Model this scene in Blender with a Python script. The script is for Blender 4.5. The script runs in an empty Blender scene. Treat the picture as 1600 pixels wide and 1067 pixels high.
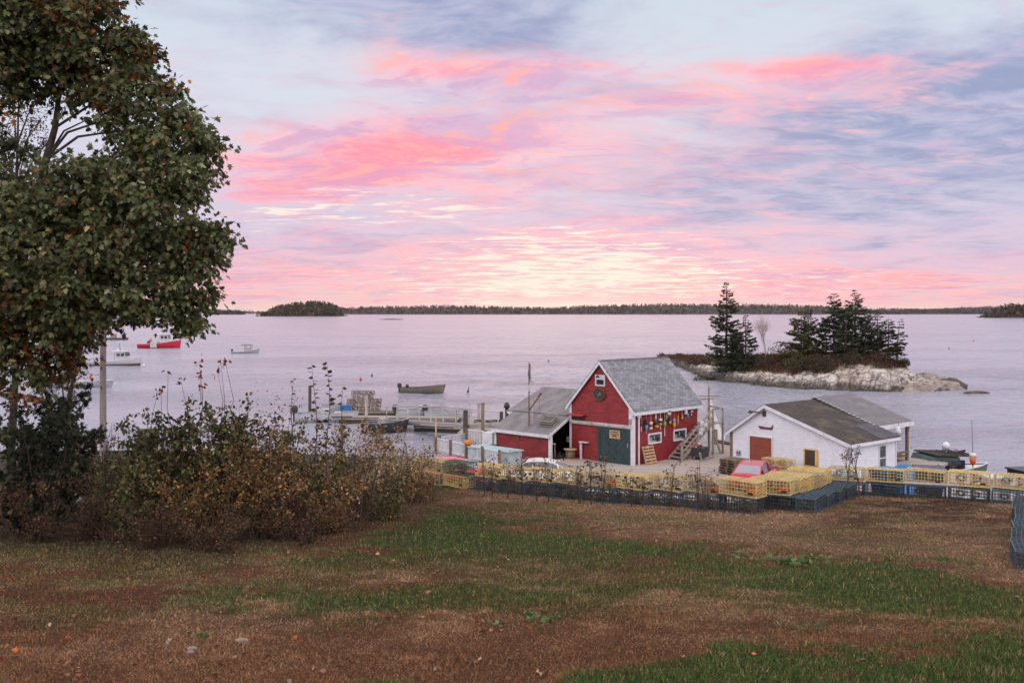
import bpy, math, random
import numpy as np
from mathutils import Vector, Matrix

R = math.radians
scene = bpy.context.scene
COL = scene.collection
rng = np.random.default_rng(7)
random.seed(7)

# ------------------------------------------------------------------ camera constants (35 mm lens on a 36 mm sensor)
F, EYE, HR = 1556.0, 11.2, 487.0

def P(px, row, D):
    """world point at distance D along +Y that the photograph shows at (px,row)"""
    return Vector(((px - 800) / F * D, D, EYE - (row - HR) / F * D))

def on_water(px, row):
    D = EYE * F / (row - HR)
    return Vector(((px - 800) / F * D, D, 0))

# ------------------------------------------------------------------ noise
def _hash(ix, iy, seed):
    h = np.sin(ix * 127.1 + iy * 311.7 + seed * 74.7) * 43758.5453
    return h - np.floor(h)

def vnoise(x, y, seed=0):
    x = np.asarray(x, float); y = np.asarray(y, float)
    ix = np.floor(x); iy = np.floor(y); fx = x - ix; fy = y - iy
    fx = fx * fx * (3 - 2 * fx); fy = fy * fy * (3 - 2 * fy)
    a = _hash(ix, iy, seed); b = _hash(ix + 1, iy, seed); c = _hash(ix, iy + 1, seed); d = _hash(ix + 1, iy + 1, seed)
    return (a * (1 - fx) + b * fx) * (1 - fy) + (c * (1 - fx) + d * fx) * fy

def fbm(x, y, o=4, seed=0):
    s = 0; a = .5; t = 0
    for k in range(o):
        s = s + a * vnoise(x * 2 ** k, y * 2 ** k, seed + k * 3.1); t += a; a *= .5
    return s / t

def sstep(a, b, x):
    t = np.clip((x - a) / (b - a), 0, 1)
    return t * t * (3 - 2 * t)

# ------------------------------------------------------------------ objects
def tag(o, label=None, cat=None, group=None, kind=None):
    if label: o['label'] = label
    if cat: o['category'] = cat
    if group: o['group'] = group
    if kind: o['kind'] = kind
    return o

def empty(name, loc=(0, 0, 0), rz=0.0, label=None, cat=None, group=None):
    o = bpy.data.objects.new(name, None); COL.objects.link(o)
    o.location = loc; o.rotation_euler = (0, 0, rz); o.empty_display_size = .2
    return tag(o, label, cat, group)

def children(o):
    return [c for c in bpy.data.objects if c.parent == o]

def copy_tree(o, parent=None, kids=None):
    c = o.copy(); COL.objects.link(c)
    if parent is not None: c.parent = parent
    for ch in (children(o) if kids is None else kids): copy_tree(ch, c)
    return c

def link_mesh(name, me, mats, parent=None, loc=None):
    for m in (mats if isinstance(mats, (list, tuple)) else [mats]): me.materials.append(m)
    o = bpy.data.objects.new(name, me); COL.objects.link(o)
    if parent is not None: o.parent = parent
    if loc is not None: o.location = loc
    return o

class MB:
    """collects shapes and links them as ONE mesh object"""
    def __init__(s): s.v = []; s.f = []; s.m = []; s.sm = []
    def add(s, vs, fs, mi=0, smooth=False):
        n = len(s.v); s.v += [tuple(v) for v in vs]
        for f in fs: s.f.append(tuple(i + n for i in f)); s.m.append(mi); s.sm.append(smooth)
        return s
    def box(s, c, d, rot=None, mi=0):
        c = Vector(c); hx, hy, hz = d[0] / 2, d[1] / 2, d[2] / 2
        vs = [Vector((x, y, z)) for x in (-hx, hx) for y in (-hy, hy) for z in (-hz, hz)]
        if rot is not None: vs = [rot @ v for v in vs]
        return s.add([c + v for v in vs], [(0, 1, 3, 2), (4, 6, 7, 5), (0, 4, 5, 1), (2, 3, 7, 6), (0, 2, 6, 4), (1, 5, 7, 3)], mi)
    def beam(s, a, b, w, h, up=(0, 0, 1), mi=0):
        a = Vector(a); b = Vector(b); d = (b - a)
        if d.length < 1e-6: return s
        d.normalize(); u = Vector(up)
        if abs(d.dot(u)) > .98: u = Vector((1, 0, 0))
        sx = d.cross(u).normalized() * (w / 2); sz = sx.cross(d).normalized() * (h / 2)
        vs = [p + i * sx + j * sz for p in (a, b) for i in (-1, 1) for j in (-1, 1)]
        return s.add(vs, [(0, 1, 3, 2), (4, 6, 7, 5), (0, 4, 5, 1), (2, 3, 7, 6), (0, 2, 6, 4), (1, 5, 7, 3)], mi)
    def tube(s, pts, r, n=6, mi=0, cap=True, smooth=True):
        pts = [Vector(p) for p in pts]; k = len(pts)
        rs = r if isinstance(r, (list, tuple)) else [r] * k
        vs = []
        for i, p in enumerate(pts):
            d = (pts[min(i + 1, k - 1)] - pts[max(i - 1, 0)]).normalized()
            u = Vector((0, 0, 1)) if abs(d.z) < .9 else Vector((1, 0, 0))
            a = d.cross(u).normalized(); b = d.cross(a)
            vs += [p + (a * math.cos(2 * math.pi * j / n) + b * math.sin(2 * math.pi * j / n)) * rs[i] for j in range(n)]
        fs = [(i * n + j, i * n + (j + 1) % n, (i + 1) * n + (j + 1) % n, (i + 1) * n + j) for i in range(k - 1) for j in range(n)]
        s.add(vs, fs, mi, smooth)
        if cap: s.add([], []); m = len(s.v) - k * n; s.f += [tuple(m + j for j in range(n)), tuple(m + (k - 1) * n + j for j in range(n))]; s.m += [mi, mi]; s.sm += [False, False]
        return s
    def prism(s, poly, vec, mi=0):
        n = len(poly); poly = [Vector(p) for p in poly]; vec = Vector(vec)
        return s.add(poly + [p + vec for p in poly], [tuple(range(n)), tuple(range(2 * n - 1, n - 1, -1))] + [(i, (i + 1) % n, n + (i + 1) % n, n + i) for i in range(n)], mi)
    def quad(s, *p, mi=0): return s.add(p, [tuple(range(len(p)))], mi)
    def lathe(s, prof, c=(0, 0, 0), n=12, mi=0, smooth=True, rot=None):
        c = Vector(c); vs = []
        for r, z in prof:
            for j in range(n):
                v = Vector((r * math.cos(2 * math.pi * j / n), r * math.sin(2 * math.pi * j / n), z))
                vs.append(c + (rot @ v if rot is not None else v))
        k = len(prof)
        fs = [(i * n + j, i * n + (j + 1) % n, (i + 1) * n + (j + 1) % n, (i + 1) * n + j) for i in range(k - 1) for j in range(n)]
        fs += [tuple(range(n - 1, -1, -1)), tuple((k - 1) * n + j for j in range(n))]
        return s.add(vs, fs, mi, smooth)
    def loft(s, secs, mi=0, closed=False, smooth=True, caps=False):
        k = len(secs); n = len(secs[0]); vs = [p for q in secs for p in q]; m = n if closed else n - 1
        s.add(vs, [(i * n + j, i * n + (j + 1) % n, (i + 1) * n + (j + 1) % n, (i + 1) * n + j) for i in range(k - 1) for j in range(m)], mi, smooth)
        if caps:
            b = len(s.v) - k * n; s.f += [tuple(b + j for j in range(n)), tuple(b + (k - 1) * n + j for j in range(n))]; s.m += [mi, mi]; s.sm += [False, False]
        return s
    def torus(s, c, R0, r, rot=None, n=24, m=8, arc=(0, 2 * math.pi), mi=0):
        c = Vector(c); secs = []
        full = abs(arc[1] - arc[0] - 2 * math.pi) < 1e-6
        for i in range(n + 1):
            a = arc[0] + (arc[1] - arc[0]) * i / n; q = []
            for j in range(m):
                b = 2 * math.pi * j / m
                v = Vector(((R0 + r * math.cos(b)) * math.cos(a), (R0 + r * math.cos(b)) * math.sin(a), r * math.sin(b)))
                q.append(c + (rot @ v if rot is not None else v))
            secs.append(q)
        return s.loft(secs, mi, closed=True)
    def build(s, name, mats, parent=None, loc=None):
        me = bpy.data.meshes.new(name); me.from_pydata(s.v, [], s.f)
        me.polygons.foreach_set('material_index', s.m); me.polygons.foreach_set('use_smooth', s.sm)
        me.update()
        return link_mesh(name, me, mats, parent, loc)

def grid_mesh(name, X, Y, Z, mat, col=None, smooth=True):
    """X,Y,Z 2-D arrays -> one sheet"""
    h, w = X.shape
    V = np.stack([X, Y, Z], -1).reshape(-1, 3).astype(np.float32)
    i = np.arange(h * w).reshape(h, w)
    Q = np.stack([i[:-1, :-1], i[:-1, 1:], i[1:, 1:], i[1:, :-1]], -1).reshape(-1)
    nq = Q.size // 4
    me = bpy.data.meshes.new(name)
    me.vertices.add(len(V)); me.vertices.foreach_set('co', V.ravel())
    me.loops.add(Q.size); me.loops.foreach_set('vertex_index', Q.astype(np.int32))
    me.polygons.add(nq); me.polygons.foreach_set('loop_start', np.arange(0, Q.size, 4, dtype=np.int32))
    me.polygons.foreach_set('use_smooth', np.full(nq, smooth))
    me.update(calc_edges=True)
    if col is not None: put_col(me, col.reshape(-1, 3))
    return link_mesh(name, me, mat)

def put_col(me, c):
    a = me.color_attributes.new('Col', 'FLOAT_COLOR', 'POINT')
    c = np.concatenate([c, np.ones((len(c), 1))], 1).astype(np.float32)
    a.data.foreach_set('color', c.ravel())

TEMPL = {}
def _templates():
    half = [(.10, .04), (.40, -.04), (.21, .22), (.64, .44), (.23, .46), (.27, .70)]
    pts = [(0, 0)] + half + [(0, 1.0)] + [(-x, y) for x, y in half]
    v = [(x, y, .28 * abs(x)) for x, y in pts]
    TEMPL['maple'] = (np.array(v), [[0, 1, 2, 3, 4, 5, 6, 7], [0, 7, 13, 12, 11, 10, 9, 8]])
    half = [(.24, .22), (.27, .5), (.14, .8)]
    pts = [(0, 0)] + half + [(0, 1.0)] + [(-x, y) for x, y in half]
    TEMPL['oval'] = (np.array([(x, y, .3 * abs(x)) for x, y in pts]), [[0, 1, 2, 3, 4], [0, 4, 7, 6, 5]])
    TEMPL['slim'] = (np.array([(0, 0, 0), (.12, .45, .03), (0, 1, 0), (-.12, .45, .03)]), [[0, 1, 2, 3]])
    TEMPL['spray'] = (np.array([(0, 0, 0), (.17, .2, .02), (.10, .38, -.03), (.21, .55, -.02), (.06, .72, -.05), (0, 1, -.12), (-.06, .72, -.05), (-.2, .5, -.02), (-.10, .38, -.03), (-.16, .18, .02)]), [list(range(10))])
    TEMPL['blade'] = (np.array([(-.5, 0, 0), (.5, 0, 0), (.32, .55, .10), (-.32, .55, .10), (0, 1, .34)]), [[0, 1, 2, 3], [3, 2, 4]])
    TEMPL['tri'] = (np.array([(-.5, 0, 0), (.5, 0, 0), (.1, 1, .3)]), [[0, 1, 2]])
    TEMPL['flat'] = (np.array([(-.35, 0, 0), (.35, .1, .02), (.45, .6, 0), (0, 1, .05), (-.4, .55, .1)]), [[0, 1, 2, 3, 4]])
_templates()

def unit(a):
    return a / np.maximum(np.linalg.norm(a, axis=-1, keepdims=True), 1e-9)

def leaf_cloud(name, pos, size, col, mat, parent=None, templ='oval', axis=None, width=None, droop=.25, kind=None):
    """many small leaves, one mesh"""
    pos = np.asarray(pos, float); N = len(pos)
    T, Fs = TEMPL[templ]; K = len(T)
    size = np.broadcast_to(np.asarray(size, float), (N,))
    if axis is None:
        axis = rng.normal(size=(N, 3)); axis[:, 2] -= droop * 2
    a = unit(np.asarray(axis, float))
    b = unit(np.cross(a, rng.normal(size=(N, 3)))); c = np.cross(b, a)
    w = size if width is None else np.broadcast_to(np.asarray(width, float), (N,))
    V = pos[:, None, :] + (T[None, :, 0, None] * w[:, None, None]) * b[:, None, :] + (T[None, :, 1, None] * size[:, None, None]) * a[:, None, :] + (T[None, :, 2, None] * size[:, None, None]) * c[:, None, :]
    flat = np.concatenate([np.array(f) for f in Fs]); per = len(flat)
    LI = (np.arange(N)[:, None] * K + flat[None, :]).ravel().astype(np.int32)
    starts = np.cumsum([0] + [len(f) for f in Fs[:-1]])
    LS = (np.arange(N)[:, None] * per + starts[None, :]).ravel().astype(np.int32)
    me = bpy.data.meshes.new(name)
    me.vertices.add(N * K); me.vertices.foreach_set('co', V.reshape(-1).astype(np.float32))
    me.loops.add(len(LI)); me.loops.foreach_set('vertex_index', LI)
    me.polygons.add(len(LS)); me.polygons.foreach_set('loop_start', LS)
    me.update(calc_edges=True)
    put_col(me, np.repeat(np.asarray(col, float), K, 0))
    o = link_mesh(name, me, mat, parent)
    if kind: o['kind'] = kind
    return o

def pick_cols(n, pal, var=.18):
    """pal: [(rgb, weight)] -> n colours with variation"""
    w = np.array([p[1] for p in pal], float); w /= w.sum()
    c = np.array([p[0] for p in pal], float)[rng.choice(len(pal), n, p=w)]
    return np.clip(c * (1 + rng.normal(0, var, (n, 1))) * (1 + rng.normal(0, var * .3, (n, 3))), .004, 1)

# ------------------------------------------------------------------ materials
class NT:
    def __init__(s, tree): s.t = tree; s.n = tree.nodes; s.l = tree.links
    def node(s, typ, **kw):
        n = s.n.new(typ)
        for k, v in kw.items(): setattr(n, k, v)
        return n
    def inp(s, sock, v):
        if isinstance(v, bpy.types.NodeSocket): s.l.new(v, sock)
        else: sock.default_value = v
    def m(s, op, a, b=None, c=None, clamp=False):
        n = s.node('ShaderNodeMath', operation=op, use_clamp=clamp); s.inp(n.inputs[0], a)
        if b is not None: s.inp(n.inputs[1], b)
        if c is not None: s.inp(n.inputs[2], c)
        return n.outputs[0]
    def mix(s, f, a, b, mode='MIX'):
        n = s.node('ShaderNodeMix', data_type='RGBA', blend_type=mode, clamp_factor=True)
        s.inp(n.inputs[0], f); s.inp(n.inputs[6], rgba(a)); s.inp(n.inputs[7], rgba(b)); return n.outputs[2]
    def noise(s, vec, scale, detail=4, rough=.55, dist=0., dim='3D'):
        n = s.node('ShaderNodeTexNoise'); s.inp(n.inputs['Vector'], vec)
        s.inp(n.inputs['Scale'], scale); n.inputs['Detail'].default_value = detail; n.inputs['Roughness'].default_value = rough; n.inputs['Distortion'].default_value = dist
        return n.outputs[0]
    def map(s, v, a, b, c=0., d=1., smooth=True):
        n = s.node('ShaderNodeMapRange', interpolation_type='SMOOTHSTEP' if smooth else 'LINEAR')
        s.inp(n.inputs[0], v); s.inp(n.inputs[1], a); s.inp(n.inputs[2], b); s.inp(n.inputs[3], c); s.inp(n.inputs[4], d); return n.outputs[0]
    def scale(s, vec, sc, loc=(0, 0, 0), rot=(0, 0, 0)):
        n = s.node('ShaderNodeMapping'); s.inp(n.inputs[0], vec); n.inputs[1].default_value = loc; n.inputs[2].default_value = rot; n.inputs[3].default_value = sc; return n.outputs[0]
    def comb(s, x, y, z):
        n = s.node('ShaderNodeCombineXYZ'); s.inp(n.inputs[0], x); s.inp(n.inputs[1], y); s.inp(n.inputs[2], z); return n.outputs[0]
    def sep(s, v):
        n = s.node('ShaderNodeSeparateXYZ'); s.inp(n.inputs[0], v); return n.outputs
    def bump(s, h, strength=.3, dist=.02, normal=None):
        n = s.node('ShaderNodeBump'); s.inp(n.inputs['Strength'], strength); s.inp(n.inputs['Distance'], dist); s.inp(n.inputs['Height'], h)
        if normal is not None: s.l.new(normal, n.inputs['Normal'])
        return n.outputs[0]

def rgba(v):
    if isinstance(v, bpy.types.NodeSocket): return v
    return tuple(v) + (1.0,) if len(v) == 3 else tuple(v)

MATS = {}
def new_mat(name):
    m = bpy.data.materials.new(name); m.use_nodes = True
    t = NT(m.node_tree); b = t.n['Principled BSDF']; return m, t, b

def mat(name, col, rough=.75, col2=None, scale=3., spread=(.35, .65), bump=.15, bscale=60., bdist=.01, metal=0., spec=.5, grime=None, stretch=None):
    """painted / wood / stone surface: two-tone noise, fine bump, optional grime"""
    if name in MATS: return MATS[name]
    m, t, b = new_mat(name)
    tc = t.node('ShaderNodeTexCoord').outputs['Object']
    v = t.scale(tc, stretch) if stretch else tc
    if col2 is None: col2 = tuple(c * .72 for c in col)
    n = t.noise(v, scale, 6, .62)
    c = t.mix(t.map(n, spread[0], spread[1]), col, col2)
    if grime:
        g = t.noise(t.scale(tc, (1, 1, .35)), 2.3, 8, .7)
        c = t.mix(t.map(g, .52, .72, 0, .75), c, grime)
    fine = t.noise(v, bscale, 3, .6)
    c = t.mix(t.map(fine, .3, .7, 0., .25), c, tuple(x * .6 for x in col))
    t.inp(b.inputs['Base Color'], c)
    t.inp(b.inputs['Roughness'], t.map(n, .2, .8, max(rough - .12, .03), min(rough + .12, 1)))
    b.inputs['Metallic'].default_value = metal; b.inputs['Specular IOR Level'].default_value = spec
    if bump: t.l.new(t.bump(fine, bump, bdist), b.inputs['Normal'])
    MATS[name] = m; return m

def leaf_mat(name, rough=.6, trans=.25):
    if name in MATS: return MATS[name]
    m, t, b = new_mat(name)
    a = t.node('ShaderNodeAttribute', attribute_name='Col').outputs['Color']
    t.inp(b.inputs['Base Color'], a); b.inputs['Roughness'].default_value = rough; b.inputs['Specular IOR Level'].default_value = .35
    if trans:
        tr = t.node('ShaderNodeBsdfTranslucent'); t.inp(tr.inputs[0], a)
        mx = t.node('ShaderNodeMixShader'); mx.inputs[0].default_value = trans
        t.l.new(b.outputs[0], mx.inputs[1]); t.l.new(tr.outputs[0], mx.inputs[2]); t.l.new(mx.outputs[0], t.n['Material Output'].inputs[0])
    MATS[name] = m; return m

def glass_mat(name='window_glass', col=(.02, .022, .028), rough=.06):
    if name in MATS: return MATS[name]
    m, t, b = new_mat(name)
    tc = t.node('ShaderNodeTexCoord').outputs['Object']
    n = t.noise(tc, 2.2, 3)
    t.inp(b.inputs['Base Color'], t.mix(t.map(n, .4, .65), col, tuple(c * 3 + .01 for c in col)))
    b.inputs['Roughness'].default_value = rough; b.inputs['Specular IOR Level'].default_value = .6
    MATS[name] = m; return m

LEAF = leaf_mat('leaf_surface'); DRY = leaf_mat('dry_leaf_surface', .8, .15); NEEDLE = leaf_mat('needle_surface', .75, .08); GRASS = leaf_mat('grass_surface', .75, .2)
BARK = mat('bark', (.07, .055, .045), .9, (.03, .025, .022), 8, bump=.8, bscale=25, bdist=.03)
WHITE = mat('white_paint', (.66, .69, .76), .6, (.55, .575, .64), 2.5, grime=(.42, .40, .38))
REDP = mat('red_paint', (.26, .011, .015), .6, (.17, .009, .012), 2.2, grime=(.085, .014, .015), stretch=(.6, .6, 2.2))
GREYWOOD = mat('weathered_wood', (.34, .31, .29), .85, (.20, .18, .165), 5, bump=.4, stretch=(1, 1, .3))
BROWNWOOD = mat('brown_wood', (.20, .145, .10), .85, (.12, .085, .06), 6, bump=.4, stretch=(1, 1, .3))
PALEWOOD = mat('pale_wood', (.46, .33, .19), .8, (.30, .20, .11), 6, bump=.3)
DARKWOOD = mat('dark_wood', (.055, .045, .038), .9, (.03, .025, .02), 6, bump=.5)
GALV = mat('galvanised_metal', (.42, .43, .46), .45, (.3, .31, .33), 6, metal=.6)
BLACK = mat('black_rubber', (.018, .018, .02), .6, (.03, .03, .032), 5)
GLASS = glass_mat()
# ------------------------------------------------------------------ terrain
EX = [-60, -14, -9, -3.7, -1.4, 6.8, 8.3, 10.6, 12, 15.5, 20, 60]
EYL = [41, 41, 40.5, 39.8, 37.6, 30.2, 31.6, 35.2, 34.2, 31.8, 30, 29]
def terr(x, y):
    x = np.asarray(x, float); y = np.asarray(y, float)
    lawn = 8.0 - .088 * y + .22 * (fbm(x * .16, y * .16, 3, 5) - .5) + .06 * (fbm(x * .9, y * .9, 2, 9) - .5)
    lawn = lawn + .10 * np.exp(-((y - 15) / 4) ** 2) * np.sin(x * .3)
    e = np.interp(x, EX, EYL)
    low = np.interp(x, [-14, -9, -5], [4.0, 3.2, 1.92])
    L = np.interp(x, [-14, -6], [9, 14.])
    s = sstep(0, 1, (y - e) / L)
    z = lawn * (1 - s) + low * s
    z = np.where(y > e, np.maximum(z, low), z)
    ys = np.interp(x, [-60, -14, -9, -6, -3, 0, 3, 6, 20, 23, 60], [50, 52, 55, 62, 65.5, 64, 60, 58, 57, 56.5, 55])
    t = sstep(0, 1, (y - ys) / 5.0)
    return z * (1 - t) + (-2.5) * t
def tz(x, y): return float(terr(np.array([x]), np.array([y]))[0])

def ground_hit(px, row):
    for D in np.arange(8, 70, .05):
        p = P(px, row, D)
        if p.z <= tz(p.x, p.y): return p
    return P(px, row, 60)

def to_px(x, y, z):
    return 800 + F * x / y, HR + (EYE - z) * F / y

C_BROWN = np.array((.185, .086, .042)); C_GREEN = np.array((.048, .080, .017)); C_TAN = np.array((.31, .195, .120)); C_DIRT = np.array((.050, .017, .010)); C_DARK = np.array((.050, .042, .026))
C_OCHRE = np.array((.20, .12, .05)); C_GRAVEL = np.array((.30, .28, .285))
def lawn_mix(x, y):
    """albedo of the sward at world (x,y): patches of green, tan and dead brown grass"""
    z = 8.0 - .088 * y
    u = 800 + F * x / np.maximum(y, 6); r = HR + (EYE - z) * F / np.maximum(y, 6)
    n1 = fbm(x * .8, y * .8, 4, 1) - .5; n2 = fbm(x * 2.6, y * 2.6, 3, 2) - .5; n3 = fbm(x * .3, y * .3, 3, 8) - .5
    rr = r + n1 * 95 + n2 * 60 + n3 * 40
    up = np.interp(u, [250, 380, 480, 600, 680, 740, 800, 1000, 1250, 1450, 1600, 1800], [935, 915, 880, 838, 775, 790, 815, 845, 876, 902, 916, 930])
    lo = np.interp(u, [250, 380, 480, 600, 700, 900, 1000, 1250, 1450, 1600, 1800], [950, 955, 962, 957, 950, 940, 945, 965, 985, 998, 1005])
    g = sstep(-22, 26, rr - up) * sstep(-26, 30, lo - rr); g = np.clip(g * (.98 + 1.0 * (n2 + .6 * n1)), 0, 1)
    hole = .6 * np.exp(-((u - 760) / 190) ** 2 - ((r - 885) / 20) ** 2) + .45 * np.exp(-((u - 1000) / 160) ** 2 - ((r - 905) / 13) ** 2) + .7 * np.exp(-((u - 560) / 120) ** 2 - ((r - 900) / 18) ** 2)
    g = g * np.clip(1 - hole * (1.1 + 2 * n2), 0, 1)
    g2 = sstep(-10, 20, rr - np.interp(u, [850, 1000, 1200, 1600], [1085, 1052, 1030, 1008]))
    g = np.maximum(g, g2)
    g = np.maximum(g, .5 * sstep(.0, .22, n3 + n2 * .7) * sstep(1030, 880, r))
    g = np.maximum(g, .6 * np.exp(-((u - 100) / 190) ** 2 - ((r - 858) / 16) ** 2))
    tanw = sstep(0, 20, up - 14 - rr) * sstep(560, 760, u)
    pale = np.exp(-((rr - np.interp(u, [800, 1000, 1300, 1600], [925, 950, 965, 985])) / 20) ** 2) * sstep(750, 900, u) * sstep(-.15, .2, n2 + n1)
    tanw = np.maximum(tanw, .75 * pale)
    tanw = np.maximum(tanw, .75 * sstep(-.02, .22, n1 + .8 * n2) * sstep(1100, 900, r)); rust = sstep(.02, .22, fbm(x * .55 + 7, y * .9, 4, 12) - .5 + .3 * n2)
    dirt = np.exp(-((u - 1430) / 150) ** 4 - ((rr - 805) / 24) ** 2) * sstep(-.30, -.06, n2 + .5 * n1 + .05)
    ochre = np.exp(-((u - 1400) / 90) ** 2 - ((r - 838) / 6) ** 2) + .8 * np.exp(-((u - 1290) / 40) ** 2 - ((r - 790) / 18) ** 2)
    base = C_BROWN * (1 + .5 * n1[..., None] + .5 * n2[..., None])
    base = base + (np.array((.125, .050, .027)) - base) * (rust * .7)[..., None]
    c = base + (C_TAN * (1 + .8 * n2[..., None]) - base) * np.clip(tanw, 0, 1)[..., None] * .9
    c = c + (C_GREEN * (1 + .5 * n2[..., None]) - c) * np.clip(g, 0, 1)[..., None]
    c = c + (C_DIRT - c) * np.clip(dirt, 0, 1)[..., None] * .95
    c = c + (C_OCHRE - c) * np.clip(ochre, 0, 1)[..., None] * .6
    # leaf litter by the thicket
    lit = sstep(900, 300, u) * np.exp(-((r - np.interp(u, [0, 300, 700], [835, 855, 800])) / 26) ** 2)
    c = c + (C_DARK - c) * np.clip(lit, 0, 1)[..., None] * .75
    return np.clip(c, .01, 1), np.clip(g, 0, 1)

xs = np.concatenate([np.linspace(-300, -32, 30), np.linspace(-31.6, 31.6, 240), np.linspace(32, 300, 30)])
ysr = np.concatenate([np.linspace(-60, 6, 24), np.linspace(6.3, 42, 190), np.linspace(42.5, 76, 70), np.linspace(80, 140, 6)])
GX, GY = np.meshgrid(xs, ysr)
GZ = terr(GX, GY)
lc, _ = lawn_mix(GX, GY)
e = np.interp(GX, EX, EYL)
k = sstep(1.5, 6, GY - e)[..., None]
bank = np.array((.05, .045, .03)) + (C_GRAVEL - np.array((.05, .045, .03))) * sstep(-8, -5, GX)[..., None]
gc = lc * .5 * (1 - k) + bank * (1 + .3 * (fbm(GX, GY, 3, 4)[..., None] - .5)) * k
gm, t, b = new_mat('soil_and_sward')
a = t.node('ShaderNodeAttribute', attribute_name='Col').outputs['Color']
tc = t.node('ShaderNodeTexCoord').outputs['Object']
n1 = t.noise(tc, 9, 8, .72); n2 = t.noise(tc, 45, 4, .7)
c = t.mix(t.map(n1, .35, .68, 0, .6), a, t.mix(.5, a, (.02, .013, .01), 'MIX'))
c = t.mix(t.map(n2, .5, .75, 0, .3), c, t.mix(.6, a, (.32, .24, .17)))
t.inp(b.inputs['Base Color'], c); b.inputs['Roughness'].default_value = .95; b.inputs['Specular IOR Level'].default_value = .15
t.l.new(t.bump(t.m('ADD', n2, n1), .9, .05), b.inputs['Normal'])
ground = grid_mesh('ground', GX, GY, GZ, gm, gc)
tag(ground, 'sloping autumn lawn of brown and green grass above the harbour', None, None, 'structure')

# ------------------------------------------------------------------ water
wm, t, b = new_mat('sea_water')
tc = t.node('ShaderNodeTexCoord').outputs['Object']
sx, sy, sz = t.sep(tc)
dist = t.m('SQRT', t.m('ADD', t.m('MULTIPLY', sx, sx), t.m('MULTIPLY', sy, sy)))
w1 = t.noise(t.scale(tc, (.24, .085, 1), rot=(0, 0, .12)), 1, 7, .62, .2)
w2 = t.noise(t.scale(tc, (.55, 1.15, 1), rot=(0, 0, -.2)), 1, 3, .6, .5)
w3 = t.noise(t.scale(tc, (1.8, 2.9, 1), rot=(0, 0, .1)), 1, 3, .6, .4)
big = t.noise(t.scale(tc, (.012, .03, 1)), 1, 3, .5)
calm = t.map(big, .36, .62, .45, 1.15)
hgt = t.m('ADD', t.m('MULTIPLY', w1, 1.1), t.m('ADD', t.m('MULTIPLY', w2, 1.15), t.m('MULTIPLY', w3, .65)))
nearf = t.map(dist, 80, 420, 1.0, .62)
t.inp(b.inputs['Base Color'], (.30, .31, .40, 1))
b.inputs['Roughness'].default_value = .14; b.inputs['IOR'].default_value = 1.33; b.inputs['Specular IOR Level'].default_value = 1.0
t.l.new(t.bump(hgt, t.m('MULTIPLY', calm, nearf), 1.0), b.inputs['Normal'])
# one sheet, finely divided where the bay is seen, with real low waves
AZ = np.radians(np.concatenate([np.linspace(-42, 42, 620), np.linspace(44, 316, 60), [318.0]])); RG = np.concatenate([[.5, 20, 40], np.geomspace(55, 700, 640), np.geomspace(720, 9000, 40)])
RR, AA = np.meshgrid(RG, AZ, indexing='ij'); WX, WY = RR * np.sin(AA), RR * np.cos(AA)
amp = (.55 + .9 * fbm(WX * .012, WY * .02, 3, 91)) * sstep(900, 350, RR) * sstep(40, 60, RR)
ca_, sa_ = math.cos(.5), math.sin(.5)
WZ = amp * (.34 * (fbm((WX * ca_ + WY * sa_) * .13, (WY * ca_ - WX * sa_) * .24, 3, 92) - .5) + .20 * (fbm(WX * .55 + .3 * WY, WY * .62, 3, 93) - .5) * sstep(420, 160, RR)) - .02
tag(grid_mesh('water', WX, WY, WZ, wm), 'rippled lavender harbour water reaching the far shore', None, None, 'structure')

# ------------------------------------------------------------------ sky (world), in azimuth / elevation
w = bpy.data.worlds.new('World'); scene.world = w; w.use_nodes = True
t = NT(w.node_tree); bg = t.n['Background']
dirv = t.node('ShaderNodeTexCoord').outputs['Generated']
nv = t.node('ShaderNodeVectorMath', operation='NORMALIZE'); t.l.new(dirv, nv.inputs[0]); dirv = nv.outputs[0]
dx, dy, dz = t.sep(dirv)
zc = t.m('MAXIMUM', dz, 0.0)
az0 = t.m('ARCTAN2', dx, dy); el0 = t.m('ARCSINE', zc)
az0 = t.m('MULTIPLY', az0, 57.29578); el0 = t.m('MULTIPLY', el0, 57.29578)
# cloud sheet: a plane overhead, so clouds flatten towards the horizon
den = t.m('ADD', zc, .095)
pl = t.comb(t.m('DIVIDE', dx, den), t.m('DIVIDE', dy, den), 0.0)
wn = t.node('ShaderNodeTexNoise'); t.inp(wn.inputs['Vector'], pl); wn.inputs['Scale'].default_value = 1.1; wn.inputs['Detail'].default_value = 5; wn.inputs['Roughness'].default_value = .6
wr, wg, wb = t.sep(wn.outputs['Color'])
az = t.m('ADD', az0, t.m('MULTIPLY', t.m('SUBTRACT', wr, .5), 15.0))
el = t.m('ADD', el0, t.m('MULTIPLY', t.m('SUBTRACT', wg, .5), 5.0))
def azel(px, row):
    a_ = math.atan((px - 800) / F); return math.degrees(a_), math.degrees(math.atan((HR - row) / F * math.cos(a_)))
def blob(px, row, rx, ry, amp=1.0, warp=True, tilt=0.0):
    a_, e_ = azel(px, row); sa = rx / F * 57.3; se = ry / F * 57.3
    A = t.m('SUBTRACT', az if warp else az0, a_); E = t.m('SUBTRACT', el if warp else el0, e_)
    if tilt: E = t.m('ADD', E, t.m('MULTIPLY', A, tilt))
    A = t.m('DIVIDE', A, sa); E = t.m('DIVIDE', E, se)
    return t.m('MULTIPLY', t.m('EXPONENT', t.m('MULTIPLY', t.m('ADD', t.m('MULTIPLY', A, A), t.m('MULTIPLY', E, E)), -1.0)), amp)
def total(*bs):
    s_ = bs[0]
    for q in bs[1:]: s_ = t.m('ADD', s_, q)
    return s_
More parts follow.
